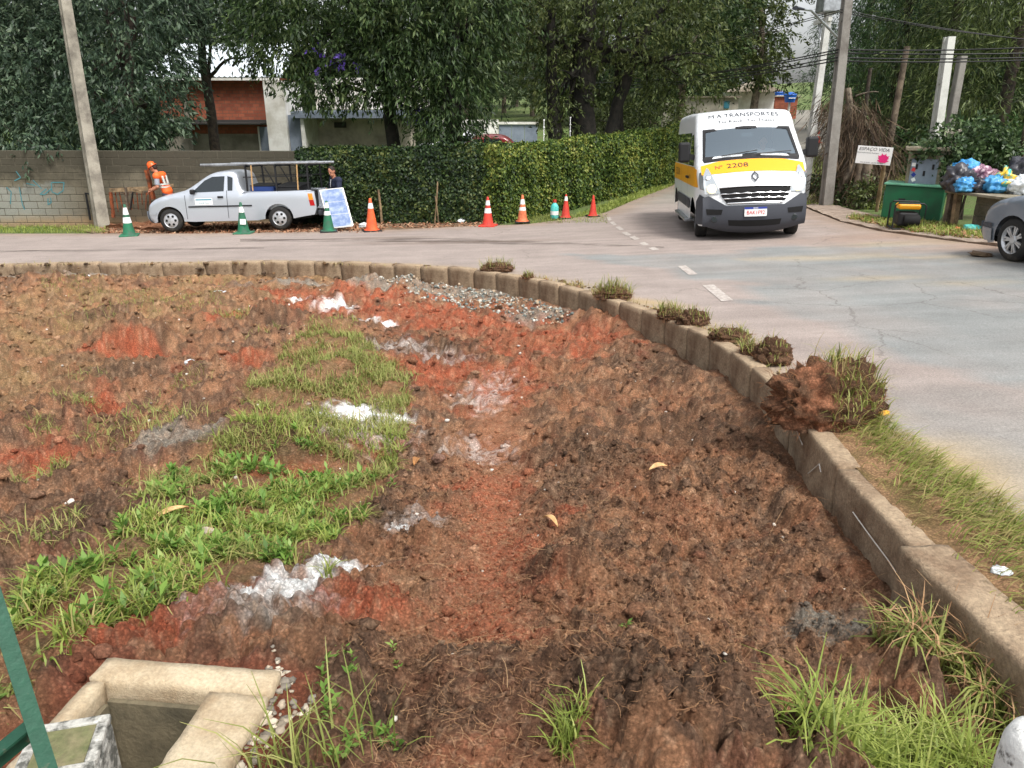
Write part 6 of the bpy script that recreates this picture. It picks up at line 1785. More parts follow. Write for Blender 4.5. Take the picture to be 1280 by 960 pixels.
# ------------------------------------------------------------------ traffic cones
M['cone_green'] = mat('cone_green', lin(30, 112, 78), lin(58, 92, 74), rough=.6, scale=5, var=.12)
M['cone_orange'] = mat('cone_orange', lin(232, 104, 56), lin(196, 84, 50), rough=.6, scale=5, var=.12)
M['cone_red'] = mat('cone_red', lin(214, 66, 52), lin(176, 62, 50), rough=.6, scale=5, var=.12)
M['cone_faded'] = mat('cone_faded', lin(222, 132, 92), lin(190, 96, 60), rough=.7, scale=5, var=.15)
M['cone_band'] = mat('cone_band', lin(232, 232, 230), lin(190, 188, 182), rough=.5, scale=9, var=.08, lo=.5, hi=.8)
def cone(px, py, H, m, bands, label, base='black', tilt=0.0, group='traffic cones along the roadside', z=None):
    p = road(px, py)
    t = thing('traffic_cone', label, 'traffic cone', (p.x, p.y, rz_(p.x, p.y) + .002), px * .7, group, tilt)
    w = H * .56
    MB().box((0, 0, .02), (w, w, .035)).build('base', M[base], t, bevel=.012)
    r0, r1 = H * .19, H * .035
    R_ = lambda z: r0 + (r1 - r0) * (z - .04) / (H - .04)
    b = MB(); b.lathe([(r0 * 1.35, .036), (r0 * 1.05, .05), (r0, .07)] + [(R_(z), z) for z in np.linspace(.1, H - .01, 8)] + [(r1 * .75, H), (r1 * .5, H - .005)], 24); b.build('cone_body', M[m], t, True)
    for z0, z1 in bands:
        b = MB(); b.lathe([(R_(z0 * H) + .003, z0 * H), (R_(z1 * H) + .003, z1 * H)], 24); b.build('reflective_band', M['cone_band'], t, True)
    return t
cone(162, 295, .76, 'cone_green', ((.42, .60), (.68, .90)), 'green cone with two white bands beside the leaning pole', 'cone_green')
c2 = cone(305, 292, .75, 'cone_green', ((.68, .86),), 'green cone with one white band and a torn label beside the pickup door', 'cone_green')
lb = MB(); lb.box((.05, -.125, .30), (.14, .006, .13), rotx(R(-10))); 
lb.build('torn_label', M['cone_band'], c2, bevel=.002); c2.rotation_euler.z = 0
cone(411, 290, .74, 'cone_green', ((.55, .68), (.78, .95)), 'dark green cone with dirty white bands in front of the leaning panel', 'black')
cone(465, 289, .78, 'cone_orange', ((.70, .86),), 'plain orange cone with one white band standing in front of the hedge')
cone(610, 283, .72, 'cone_red', ((.46, .62), (.72, .88)), 'red-orange cone with two wide white bands at the hedge corner', 'cone_red')
cone(653, 278, .70, 'cone_faded', ((.44, .56), (.66, .84)), 'faded dirty orange cone with worn white bands')
cone(707, 273, .62, 'cone_red', ((.74, .92),), 'slim red cone with a white top band next to the plastic bottle')
cone(741, 271, .56, 'cone_red', (), 'bare red cone without bands at the mouth of the side street')
fc = cone(1022, 179, .62, 'cone_red', ((.55, .7),), 'far red cone standing up the side street behind the white pole', 'cone_red')

# ------------------------------------------------------------------ roadside strip, leaf litter, small rubbish
def strip_scatter(px0, px1, y0, y1, n, seed):
    """points on the ground between pixel rows y0..y1"""
    a = [tuple(road(p, y)[:2]) for p, y in ((px0, y1), (px1, y1), (px1, y0), (px0, y0))]
    xy = scatter_poly(a, n, seed)
    return np.stack([xy[:, 0], xy[:, 1], hr(xy[:, 0], xy[:, 1]) - .035], 1)
tag(blades('wall_grass', strip_scatter(-60, 135, 281, 290, 2400, 81), .11, .011, 1.1, M['grass_fresh'], 82), 'green grass verge along the foot of the block wall', 'grass', kind='stuff')
tag(blades('hedge_grass', strip_scatter(640, 760, 268, 279, 1500, 83), .12, .012, 1.1, M['grass'], 84), 'short grass along the foot of the hedge corner', 'grass', kind='stuff')
A_ = [tuple(road(p, y)[:2]) for p, y in ((735, 270), (842, 232), (835, 226), (720, 268))]
xy = scatter_poly(A_, 3500, 85); tag(blades('hedge_grass', np.stack([xy[:, 0], xy[:, 1], hr(xy[:, 0], xy[:, 1]) - .04], 1), .14, .014, 1.0, M['grass_fresh'], 86), 'green grass strip between the side-street hedge and the road', 'grass', kind='stuff')
tag(flat_leaves('leaf_litter', strip_scatter(128, 480, 277, 291, 5200, 87) + [0, 0, .012], M['litter_leaf'], 88), 'brown leaf litter along the wall and hedge foot', 'leaves', kind='stuff')
tag(flat_leaves('leaf_litter', strip_scatter(430, 620, 272, 284, 1500, 89) + [0, 0, .012], M['litter_leaf'], 90), 'brown leaf litter and soil at the foot of the dark hedge', 'leaves', kind='stuff')
M['strip_soil'] = mat('strip_soil', lin(128, 104, 82), lin(98, 82, 62), rough=.95, scale=3, bs=.5, bscale=20, var=.3)
def sheet(name, pix, m, dz, step=.25, hf=hr, bumpy=.02):
    vs, tri = cdt_mesh([tuple(p) for p in pix], step); x, y = vs[:, 0], vs[:, 1]
    z = hf(x, y) + dz + bumpy * fbm(x * 2, y * 2, 7, 3)
    from collections import Counter
    E_ = Counter(tuple(sorted((int(f[i]), int(f[(i + 1) % 3])))) for f in tri for i in range(3)); bd = [e for e, c in E_.items() if c == 1]
    n_ = len(x); V_ = np.concatenate([np.stack([x, y, z], 1), np.stack([x, y, z - .12], 1)])
    F_ = np.concatenate([tri] + [np.array([[a, b, b + n_], [a, b + n_, a + n_]]) for a, b in bd]); x = V_[:, 0]
    o = mobj(name, mesh_np(name, V_, F_, False), m); tag(o, kind='structure'); return o
sheet('dirt_strip', [road(*p)[:2] for p in ((130, 292), (300, 292), (480, 288), (600, 283), (625, 279))] + [(-.9, 21.2), (-5.6, 21.6), (-5.5, 22.25), (-12, 22.45), (-13.2, 22.3)], M['strip_soil'], -.028, .2, bumpy=.012)
sheet('earth_heap', [road(*p)[:2] for p in ((132, 284), (180, 287), (205, 286), (215, 280))] + [(-9.6, 22.45), (-11.8, 22.45)], M['soil'], .03, .12, bumpy=.1)
_me = bpy.data.objects['earth_heap'].data; colattr(_me, np.tile(np.array(lin(120, 84, 62)), (len(_me.vertices), 1)))

def crumpled(name, P, r, seed, m, label, cat, flat=.5, group=None):
    V, F = lump(r, r * .8, r * flat, seed, 3, .35, 2.6)
    o = mobj(name, mesh_np(name, V + [0, 0, r * flat * .7], F, False), m); o.location = P; o.rotation_euler.z = seed; tag(o, label, cat, group); return o
M['bag_white'] = mat('bag_white', lin(226, 232, 234), lin(196, 200, 202), rough=.4, scale=12, var=.08)
M['bag_blue'] = mat('bag_blue', lin(46, 128, 190), lin(96, 170, 214), rough=.35, scale=6, var=.1)
M['bag_black'] = mat('bag_black', lin(44, 44, 50), lin(76, 76, 82), rough=.35, scale=6, var=.1)
M['bag_purple'] = mat('bag_purple', lin(122, 84, 104), lin(206, 180, 190), rough=.4, scale=9, var=.1, lo=.5, hi=.6)
M['bag_teal'] = mat('bag_teal', lin(58, 178, 172), lin(116, 206, 196), rough=.4, scale=8, var=.1)
M['bag_yellow'] = mat('bag_yellow', lin(226, 186, 62), lin(76, 176, 166), rough=.4, scale=7, var=.1, lo=.48, hi=.54)
def dpos(px, py):
    p = dirt(px, py); h, _c = dsample(np.array([p.x]), np.array([p.y])); return (p.x, p.y, float(h[0]) - .01)
def rpos(px, py, dz=0.0):
    p = road(px, py); return (p.x, p.y, rz_(p.x, p.y) + dz)
crumpled('plastic_scrap', dpos(111, 351), .13, 3, M['bag_white'], 'crumpled white plastic scrap lying against the far kerb', 'litter', .65)
crumpled('plastic_scrap', dpos(272, 366), .13, 4, M['bag_white'], 'flat white plastic scrap on the ochre soil', 'litter', .18)
crumpled('plastic_scrap', dpos(240, 470), .06, 5, M['bag_white'], 'pale plastic scrap in the soil of the left slope', 'litter', .5)
crumpled('plastic_scrap', rpos(455, 284), .13, 6, M['bag_white'], 'white rag lying between the orange cone and the hedge', 'litter', .5)
crumpled('plastic_scrap', rpos(577, 277, -.03), .13, 7, M['bag_white'], 'white rag in front of the hedge near its corner', 'litter', .5)
b = MB(); b.box((0, 0, .12), (.2, .2, .24)); o = b.build('carton', M['concrete'], None, bevel=.01); o.location = rpos(592, 276, -.03); tag(o, 'small grey carton standing at the foot of the hedge corner', 'carton')
crumpled('rubble_lump', rpos(1250, 724, .03), .045, 9, M['bag_white'], 'pale flat flake lying on the grass verge', 'litter', .3)
crumpled('earth_clod', rpos(1100, 517), .06, 19, M['orange_band'], 'flat orange-yellow crumb lying at the road edge by the big sod clump', 'litter', .3)
t = thing('plastic_bottle', 'blue and white plastic bottle with a red cap standing among the cones', 'bottle', rpos(693, 273), 0)
MB().lathe([(.001, 0), (.10, 0), (.11, .03), (.11, .3), (.08, .36), (.045, .40), (.045, .43)], 18).build('bottle_body', M['bag_teal'], t, True)
MB().lathe([(.112, .1), (.112, .2)], 18).build('label_band', M['white'], t, True)
MB().lathe([(.05, .42), (.05, .49), (.001, .495)], 14).build('cap', M['cone_red'], t, True)

# ------------------------------------------------------------------ poles and cables
def tapered_pole(name, label, foot, top, w0, w1, m, style='T', cat='utility pole', group=None, over=0.0, d=None):
    """square pole from foot to top; style T has a recessed channel down each face"""
    foot = Vector(foot); top = Vector(top); ax = top - foot; top = foot + ax * (1 + over); H = (top - foot).length
    t = thing(name, label, cat, tuple(foot), 0, group)
    q = (top - foot).to_track_quat('Z', 'Y'); q.normalize()
    t.rotation_euler = q.to_euler()
    d = d or .8
    b = MB()
    def ring(z, s):
        w = (w0 + (w1 - w0) * z / H) / 2; h = w * d
        if style == 'T':
            c = w * .42; k = h * .5
            return [(-w, -h, z), (-c, -h, z), (-c * .8, -k, z), (c * .8, -k, z), (c, -h, z), (w, -h, z), (w, h, z), (c, h, z), (c * .8, k, z), (-c * .8, k, z), (-c, h, z), (-w, h, z)]
        if style == 'round':
            return [(w * math.cos(a), w * math.sin(a), z) for a in np.linspace(0, 2 * math.pi, 13)[:-1]]
        e = w * .15
        return [(-w + e, -h, z), (w - e, -h, z), (w, -h + e, z), (w, h - e, z), (w - e, h, z), (-w + e, h, z), (-w, h - e, z), (-w, -h + e, z)]
    zs = [-.4] + list(np.linspace(.0, H, 9)); vs = []; n = None
    for z in zs:
        r_ = ring(max(z, 0), 0); n = len(r_); vs += [(p[0], p[1], z) for p in r_]
    fs = [(i * n + k, i * n + (k + 1) % n, (i + 1) * n + (k + 1) % n, (i + 1) * n + k) for i in range(len(zs) - 1) for k in range(n)] + [tuple((len(zs) - 1) * n + k for k in range(n))]
    b.add(vs, fs); b.build('shaft', m, t, style == 'round')
    if style == 'T':
        for z in np.arange(1.5, H - .4, 1.55):
            w = (w0 + (w1 - w0) * z / H) / 2
            MB().box((0, 0, z), (w * 1.5, w * 2 * d * .94, .16)).build('web', m, t)
    return t
lp = atD(127, 278, 21.9); lp.z = rz_(lp.x, 21.9) - .05
left_pole = tapered_pole('utility_pole', 'weathered concrete utility pole leaning beside the block wall', lp, atD(74, -40, 21.95), .52, .34, M['pole_concrete'], 'T', over=.25, d=.6)
b = MB()
for k_ in range(3): b.box((-.02 + .02 * k_, -.152 + .012 * k_, 2.0 - .16 * k_), (.11, .004, .035), roty(R(30 + 60 * k_)))
b.build('painted_mark', M['ink'], left_pole)
pc_f = Vector(rpos(1032, 258, -.05)); tp = tapered_pole('utility_pole', 'old grey concrete utility pole beside the white transformer pole', pc_f, atD(1061, -20, pc_f.y), .33, .23, M['pole_grey'], 'T', over=.2, d=.75)
pw_f = Vector(rpos(1004, 248, -.05)); tpw = tapered_pole('utility_pole', 'slim pale concrete pole carrying a grey transformer', pw_f, atD(1037, 5, pw_f.y), .26, .19, M['pole_white'], 'T', over=.1, d=.75)
Hp = (atD(1036, 5, pw_f.y) - pw_f).length
MB().box((.05, 0, Hp + .15), (.62, .5, .75)).build('transformer', M['metal'], tpw, bevel=.04)
for k_ in range(5): MB().box((-.2 + k_ * .125, -.27, Hp + .15), (.03, .06, .6)).build('cooling_fin', M['metal'], tpw)
MB().box((.35, 0, Hp - .38), (1.1, .1, .1)).build('cross_arm', M['pole_white'], tpw)
for k_ in (0, 1): MB().bar((.15 + .1 * k_, .0, Hp - 1.0), (.5 + .12 * k_, 0, Hp - .42), .03).build('arm_strut', M['metal'], tpw)
# street lamp arm on the grey pole
sa, sb_, sc_ = atD(1046, 46, pc_f.y - .15), atD(1014, 13, pc_f.y - .6), atD(994, 10, pc_f.y - .9)
sl_ = thing('street_lamp', 'street lamp on a long thin arm reaching out from the grey pole', 'street lamp', tuple(sa))
MB().tube([(0, 0, 0), sb_ - sa, (sb_ - sa).lerp(sc_ - sa, .6)], .03, 8).build('lamp_arm', M['metal'], sl_, True)
hd_ = MB(); hd_.tube([(sb_ - sa).lerp(sc_ - sa, .5), (sc_ - sa)], [.05, .09], 10, ell=.5); hd_.build('lamp_head', M['plastic'], sl_, True)
wp_ = Vector(rpos(1158, 251)); wp_.z = float(hg(wp_.x, wp_.y)) - .05
tapered_pole('concrete_post', 'tall white-painted concrete post standing behind the green bin', wp_, atD(1187, 46, wp_.y), .30, .26, M['pole_white'], 'T', 'post', d=.7)
gp_ = atD(1183, 180, 23.5); gp_.z = float(hg(gp_.x, 23.5)); tapered_pole('concrete_post', 'short grey post behind the leafy bush', gp_, atD(1203, 70, 23.5), .26, .24, M['pole_grey'], 'box', 'post')
gq = atD(1276, 215, 16.5); gq.z = float(hg(gq.x, 16.5)); tapered_pole('wooden_post', 'dark weathered post behind the rubbish shelf', gq, atD(1300, 90, 16.5), .22, .18, M['old_wood'], 'round', 'post')
wq = atD(1106, 205, 21.5); wq.z = float(hg(wq.x, 21.5)); tapered_pole('wooden_pole', 'slender brown wooden pole rising behind the sign', wq, atD(1134, 58, 21.5), .20, .14, M['old_wood'], 'round', 'pole')
wq = atD(1076, 190, 24); wq.z = float(hg(wq.x, 24)); tapered_pole('wooden_pole', 'thin bare pole standing in front of the dark conifer', wq, atD(1088, 85, 24), .16, .1, M['bark'], 'round', 'pole')
def cable(a, c, sag, r, label, group):
    a = Vector(a); c = Vector(c); P = [a.lerp(c, i / 20) + Vector((0, 0, -sag * 4 * (i / 20) * (1 - i / 20))) for i in range(21)]
    o = MB().tube(P, r, 5).build('cable', M['black'], None, True); tag(o, label, 'cable', group)
anch = [(1046, 66), (1046, 72), (1045, 76), (1048, 62), (1050, 15), (1051, 12)]
for k_, (px_, py_) in enumerate(anch):
    a = atD(px_, py_, pc_f.y)
    cable(a, (a.x + 16, a.y - 5.5 - .3 * k_, a.z + 1.0 + (.3 * k_ if k_ < 4 else -1.8)), .45 + .08 * k_, .016 if k_ < 4 else .01, 'black overhead cable sagging from the grey pole over the rubbish shelf', 'overhead cables over the rubbish shelf')
    cable(a, (a.x - 6 - k_, a.y + 34, a.z + .5 + .12 * k_), .5 + .1 * k_, .016 if k_ < 4 else .01, 'black overhead cable running from the grey pole up the side street', 'overhead cables up the side street')
for px_, lab in ((680, 'thin white electric-fence rod above the hedge by the big trunks'), (713, 'thin white electric-fence rod between the dark trunks')):
    D_ = 24.0 if px_ == 680 else 26.2; a = atD(px_, 178, D_); a.z = 1.2; c = atD(px_, 150 if px_ == 680 else 147, D_)
    t = thing('fence_rod', lab, 'rod', tuple(a)); MB().tube([(0, 0, -1.1), c - a], .012, 6).build('rod', M['white'], t)
    for k_ in range(4): MB().lathe([(.001, -.02), (.026, -.015), (.026, .015), (.001, .02)], 8).build('insulator', M['white'], t).location = (c - a) * (1 - k_ * .14)

# ------------------------------------------------------------------ sign, posts and dead vines
sg_l, sg_r = rpos(1074, 258, -.05), rpos(1096, 262, -.05)
tl, tr_, br_ = atD(1073, 182, 18.9), atD(1117, 185, 18.5), atD(1112, 206, 18.5); bl_ = atD(1069, 204, 18.9)
ctr = (tl + tr_ + br_ + bl_) / 4
yaw_s = math.atan2(tr_.y - tl.y, tr_.x - tl.x)
sign = thing('shop_sign', 'white board lettered ESPAÇO VIDA with a pink flower on two old posts', 'sign', tuple(ctr), yaw_s, None, 0, R(2.5))
SW, SH = (tr_ - tl).length, (tl - bl_).length
MB().box((0, 0, 0), (SW, .02, SH)).build('board', M['white'], sign, bevel=.004)
def flat_text(key, x, z, m, parent, sx=1.0, sz=1.0, y=-.014):
    V, F = TX[key]; return MB().add([(x + v[0] * sx, y, z + v[1] * sz) for v in V], F).build('lettering', m, parent)
flat_text('vida', -.02, SH * .33, M['ink'], sign, SW / 1.22, SW / 1.25)
flat_text('sub', -.14, SH * .13, M['ink'], sign, .85, .85)
flat_text('foot', -.02, -SH * .41, M['ink'], sign, .95, .95)
for k_ in range(9):
    a = R(20 + k_ * 17.5); L_ = .16 if k_ % 2 else .13; c = Vector((SW * .28, -.0125 - .0006 * k_, -SH * .22)); d_ = Vector((math.cos(a), 0, math.sin(a))); n_ = Vector((-d_.z, 0, d_.x))
    MB().add([c, c + d_ * L_ * .5 + n_ * .035, c + d_ * L_, c + d_ * L_ * .5 - n_ * .035], [(0, 1, 2, 3)]).build('flower_petal', M['pink_print'], sign)
MB().add([(SW * .28 + x, -.019, -SH * .26 + z) for x, z in ((-.13, 0), (-.05, -.045), (.05, -.045), (.13, 0), (.04, .03), (-.04, .03))], [(0, 1, 2, 3, 4, 5)]).build('flower_petal', M['pink_print'], sign)
def old_post(foot, top, r0, r1, m, label, name='wooden_post', jag=True):
    foot = Vector(foot); top = Vector(top); t = thing(name, label, 'post', tuple(foot))
    b = MB(); P = [foot.lerp(top, k / 8) - foot for k in range(9)]; rr = [r0 + (r1 - r0) * k / 8 + .012 * math.sin(k * 2.3 + r0 * 50) for k in range(9)]; P[0].z -= .3
    b.tube(P, rr, 9); b.build('shaft', M[m], t, True); return t
old_post(sg_l, Vector(sg_l) + Vector((.08, .06, 1.35)), .13, .12, 'old_wood', 'thick cracked grey post under the left end of the sign')
old_post(sg_r, atD(1108, 188, 18.75), .05, .045, 'wood', 'thin pale pole under the right end of the sign')
old_post(rpos(1066, 259, -.05), Vector(rpos(1066, 259)) + Vector((.02, 0, 1.15)), .07, .06, 'old_wood', 'short rotten post beside the thick sign post')
M['vine'] = leafmat('vine', [lin(46, 38, 32), lin(74, 60, 48), lin(106, 88, 70), lin(60, 64, 42)], .05, .9, .8)
dvb = [bl(1072, 165, 21.6, 30, 40), bl(1062, 130, 21.8, 24, 26), bl(1085, 205, 21.4, 28, 35), bl(1055, 220, 21.6, 24, 24)]
dvt = Vector(gp(1072, 21.6))
V, F = crown_mesh('v', dvb, 4200, .55, .022, 77, 1.3, .7, 14, .5, .2)
t = thing('dead_vines', 'big brown tangle of dead vines hanging over a broken trunk by the poles', 'dead vines', tuple(dvt))
o = mobj('tangle', mesh_np('tangle', V - np.array(dvt), F), M['vine'], t)
b = MB(); limb(b, (0, 0, -.2), atD(1060, 110, 21.8) - dvt, .2, .08, 5); limb(b, (-.5, -.2, -.2), atD(1080, 175, 21.3) - dvt, .12, .09, 6); limb(b, atD(1065, 130, 21.8) - dvt, atD(1092, 170, 21.2) - dvt, .03, .012, 8, 8, .35); limb(b, atD(1070, 120, 21.8) - dvt, atD(1098, 115, 21.2) - dvt, .025, .01, 9, 8, .3)
b.build('broken_trunk', M['bark_pale'], t, True)
def shrub(name, label, px, py, D, rx, ry, n, L, Wd, seed, leaf, cat='shrub', droop=.2, blobs=None):
    c = Vector(gp(px, D)); bb = blobs or [bl(px, py, D, rx, ry)]
    t = thing(name, label, cat, tuple(c)); V, F = crown_mesh('s', bb, n, L, Wd, seed, droop, .3, 12, .7, .3)
    mobj('foliage', mesh_np('foliage', V - np.array(c), F), M[leaf], t)
    b = MB()
    for k_ in range(5):
        e = Vector(bb[k_ % len(bb)][:3]) - c + Vector((.25 * math.cos(k_ * 1.3), .2 * math.sin(k_ * 2.1), 0)); limb(b, (.05 * k_ - .1, 0, -.1), e, .03, .01, seed + k_, 5, .2, 5)
    b.build('stem', M['bark'], t, True); return t
shrub('leafy_bush', 'round dark glossy bush growing above the rubbish shelf', 1212, 185, 16.6, 55, 32, 0, .13, .06, 31, 'bush_leaf', 'bush', .2, [bl(1212, 178, 16.6, 40, 22), bl(1190, 190, 16.3, 30, 16), bl(1238, 192, 16.6, 34, 18), bl(1215, 200, 16.4, 45, 14)]) if False else None
bb_ = [bl(1212, 176, 16.6, 40, 20), bl(1186, 188, 16.2, 28, 14), bl(1240, 190, 16.6, 32, 18), bl(1215, 198, 16.8, 45, 14)]
shrub('leafy_bush', 'round dark glossy bush growing above the rubbish shelf', 1215, 190, 16.7, 0, 0, 6500, .11, .055, 31, 'bush_leaf', 'bush', .2, bb_)
shrub('roadside_shrub', 'green leafy undergrowth at the foot of the grey pole', 1052, 240, 21.5, 16, 18, 1500, .12, .05, 32, 'leaf_green')
shrub('roadside_shrub', 'weedy undergrowth between the sign posts', 1084, 245, 20.0, 16, 14, 1100, .11, .045, 33, 'leaf_olive')
shrub('roadside_shrub', 'bright green undergrowth on the bank left of the poles', 1020, 230, 24, 9, 12, 700, .12, .05, 34, 'leaf_green')
for k_, (px_, D_, lab) in enumerate(((1180, 28, 'dark undergrowth behind the tall white post'), (1250, 22, 'dark undergrowth behind the rubbish bags'))):
    c = Vector(gp(px_, D_)); shrub('undergrowth', lab, px_, 0, D_, 0, 0, 4200, .2, .07, 40 + k_, 'conifer', 'shrub', .3, [(c.x, c.y, c.z + .7, 1.5, 1.0, .8), (c.x + 1.2, c.y + .3, c.z + 1.0, 1.1, .8, 1.0), (c.x - 1.1, c.y, c.z + .9, 1.1, .8, .9)])

# ------------------------------------------------------------------ pavement, bin, generator, rubbish shelf
M['paving'] = mat('paving', lin(158, 142, 128), lin(132, 116, 102), rough=.92, scale=5, bs=.6, bscale=14, var=.35, fine=14)
sheet('pavement', [road(*p)[:2] for p in ((1006, 259), (1050, 277), (1100, 289), (1180, 300), (1230, 306), (1262, 310), (1262, 300), (1190, 291), (1110, 274), (1062, 263), (1022, 252))], M['paving'], .035, .15, bumpy=.02)
xy = scatter_poly([tuple(road(*p)[:2]) for p in ((1060, 276), (1110, 287), (1180, 298), (1240, 303), (1240, 294), (1180, 284), (1150, 280), (1062, 272))], 2600, 91)
tag(blades('pavement_grass', np.stack([xy[:, 0], xy[:, 1], hr(xy[:, 0], xy[:, 1]) + .03], 1), .13, .012, 1.0, M['grass_fresh'], 92), 'tufts of grass along the pavement by the generator and shelf', 'grass', kind='stuff')
tag(flat_leaves('pavement_litter', np.stack([xy[::3, 0], xy[::3, 1], hr(xy[::3, 0], xy[::3, 1]) + .05], 1), M['litter_leaf'], 93), 'dead leaves scattered along the pavement edge', 'leaves', kind='stuff')
xy = scatter_poly([tuple(hit(*p, hg)[:2]) for p in ((1080, 262), (1150, 265), (1160, 215), (1100, 205))], 5000, 94)
tag(blades('bank_grass', np.stack([xy[:, 0], xy[:, 1], hg(xy[:, 0], xy[:, 1]) - .01], 1), .16, .02, 1.0, M['grass_fresh'], 95), 'bright grass on the bank behind the sign', 'grass', kind='stuff')
xy = scatter_poly([tuple(hit(*p, hg)[:2]) for p in ((1004, 258), (1040, 262), (1034, 200), (1012, 195))], 3500, 96)
tag(blades('bank_grass', np.stack([xy[:, 0], xy[:, 1], hg(xy[:, 0], xy[:, 1]) - .01], 1), .18, .02, 1.0, M['grass_fresh'], 97), 'green grass at the feet of the two utility poles', 'grass', kind='stuff')

M['bin_green'] = mat('bin_green', lin(20, 92, 58), lin(30, 76, 52), rough=.45, scale=2, var=.1)
M['bin_top'] = mat('bin_top', lin(92, 150, 122), lin(74, 122, 98), rough=.5, scale=2, var=.1)
bp_ = Vector(rpos(1138, 277, .03))
bn = thing('green_bin', 'big dark green metal bin with a paler lid standing on the pavement', 'bin', tuple(bp_), R(-32))
MB().prism([(-.55, .06), (.55, .06), (.55, .70), (-.55, .72)], .62).build('bin_body', M['bin_green'], bn, bevel=.015)
MB().box((0, 0, .735), (1.16, .68, .04), roty(R(1))).build('bin_lid', M['bin_top'], bn, bevel=.01)
for sx in (-.45, .45):
    for sy in (-.24, .24): MB().box((sx, sy, .03), (.06, .06, .08)).build('bin_foot', M['black'], bn)
for k_, xx in enumerate((-.16, .14)): MB().box((-.556, xx, .47), (.006, .2, .26)).build('poster', M['teal_print'], bn)
MB().box((-.2, -.315, .45), (.12, .03, .03)).build('bin_handle', M['black'], bn)
gen = thing('generator', 'portable generator with a yellow tank in a black tube frame on the pavement edge', 'generator', rpos(1130, 288, .03), R(-12))
MB().box((0, 0, .20), (.36, .30, .26)).build('engine', M['black'], gen, bevel=.04)
MB().lathe([(.001, -.14), (.1, -.14), (.12, -.1), (.12, .1), (.1, .14), (.001, .14)], 16, roty(R(90))).build('alternator', M['dark'], gen, True).location = (.06, -.12, .18)
MB().box((0, 0, .43), (.40, .30, .10)).build('fuel_tank', M['orange_band'], gen, bevel=.04, segs=3)
for sy in (-.19, .19):
    b = MB(); b.tube([(-.27, sy, .02), (-.27, sy, .46), (-.22, sy, .50), (.22, sy, .50), (.27, sy, .46), (.27, sy, .02), (-.27, sy, .02)], .016, 7); b.build('frame_loop', M['black'], gen, True)
for sx in (-.27, .27): MB().tube([(sx, -.19, .03), (sx, .19, .03)], .016, 7).build('frame_bar', M['black'], gen)
MB().lathe([(.001, .01), (.035, .01), (.035, -.01)], 12).build('fuel_cap', M['black'], gen).location = (.05, 0, .50)

M['shelf_concrete'] = mat('shelf_concrete', lin(150, 140, 122), lin(104, 100, 82), rough=.93, scale=3, bs=.4, bscale=30, var=.25)
s0 = Vector(rpos(1176, 284, .0)); s1 = Vector(rpos(1268, 296, .0)); s1 = s0 + (s1 - s0) * 1.15
ya = math.atan2(s1.y - s0.y, s1.x - s0.x); SL = (s1 - s0).length
shf = thing('rubbish_shelf', 'rough concrete and timber shelf piled with rubbish bags', 'shelf', tuple(s0), ya)
HZ = .70
MB().box((SL / 2, .35, HZ), (SL + .1, .75, .05), roty(R(-1))).build('shelf_top', M['shelf_concrete'], shf, bevel=.008)
for r_ in range(3): MB().box((SL * .52, .62, .12 + r_ * .22), (SL * .96, .06, .212)).build('back_slab', M['shelf_concrete'], shf, bevel=.006)
for xx, ln, mm in ((.06, .0, 'old_wood'), (.24, .04, 'wood'), (SL * .66, .10, 'old_wood'), (SL * .76, .12, 'wood')):
    MB().bar((xx + ln, .05, -.05), (xx - ln * .3, .05, HZ - .03), .10, .09).build('post', M[mm], shf)
mb_ = Vector(rpos(1165, 281, .0)) + Vector((.0, .7, 0))
mt = thing('meter_box', 'pale electricity meter cabinet under a concrete slab behind the bin', 'cabinet', tuple(mb_), R(-25))
MB().box((0, .1, .7), (.62, .32, 1.4)).build('pillar', M['shelf_concrete'], mt, bevel=.01)
MB().box((0, -.07, .92), (.5, .03, .62)).build('cabinet_door', M['blue_grey'], mt, bevel=.006)
for k_ in range(3): MB().box((-.14 + k_ * .15, -.09, 1.08 - .13 * (k_ % 2)), (.04, .015, .10)).build('lock_slot', M['black'], mt)
for k_, mm in enumerate(('white', 'red_print', 'blue_print', 'white', 'blue_print')): MB().box((-.2 + .012 * k_, -.0885 - .0015 * k_, 1.12 - .1 * k_), (.07, .004, .07), roty(R(20 * k_))).build('sticker', M[mm], mt)
MB().box((0, .05, 1.43), (.8, .5, .07)).build('roof_slab', M['shelf_concrete'], mt, bevel=.01)
MB().box((.42, .35, 1.55), (.3, .2, .5)).build('upper_block', M['beige_wall'], mt, bevel=.01)

def bag(px, py, D, r, m, seed, label, flat=.85, amp=.22, zfix=None):
    c = atD(px, py, D); t = thing('rubbish_bag', label, 'rubbish bag', (c.x, c.y, c.z - r * flat * .9), seed, 'rubbish bags piled on the shelf')
    r = r * 1.12; V, F = lump(r, r * .85, r * flat, seed, 4, amp * 1.5, 2.2)
    w = np.abs(vn(V[:, 0] / r * 5, V[:, 2] / r * 5 + V[:, 1] / r * 3, seed)); V = V * (1 - .10 * w)[:, None]
    V[:, 2] = np.maximum(V[:, 2], -.8 * r * flat)
    mobj('bag_body', mesh_np('bag_body', V + [0, 0, r * flat * .9], F, False), M[m], t)
    b = MB(); top = r * flat * 1.75; b.tube([(0, 0, top - .12), (.01, 0, top - .02), (.03, .01, top + .03)], [.05, .018, .032], 8); b.build('knot', M[m], t)
D0 = 14.9
bag(1199, 226, D0 + .1, .29, 'bag_black', 1, 'big dull black bag at the end of the shelf by the meter cabinet')
bag(1208, 213, D0 + .35, .24, 'bag_blue', 2, 'bright blue bag on top of the big black one', .65)
bag(1206, 233, D0 - .2, .15, 'bag_blue', 3, 'small blue bag squeezed between the two black bags')
bag(1222, 234, D0 - .15, .20, 'bag_black', 4, 'crumpled black bag under the purple printed bag', .7)
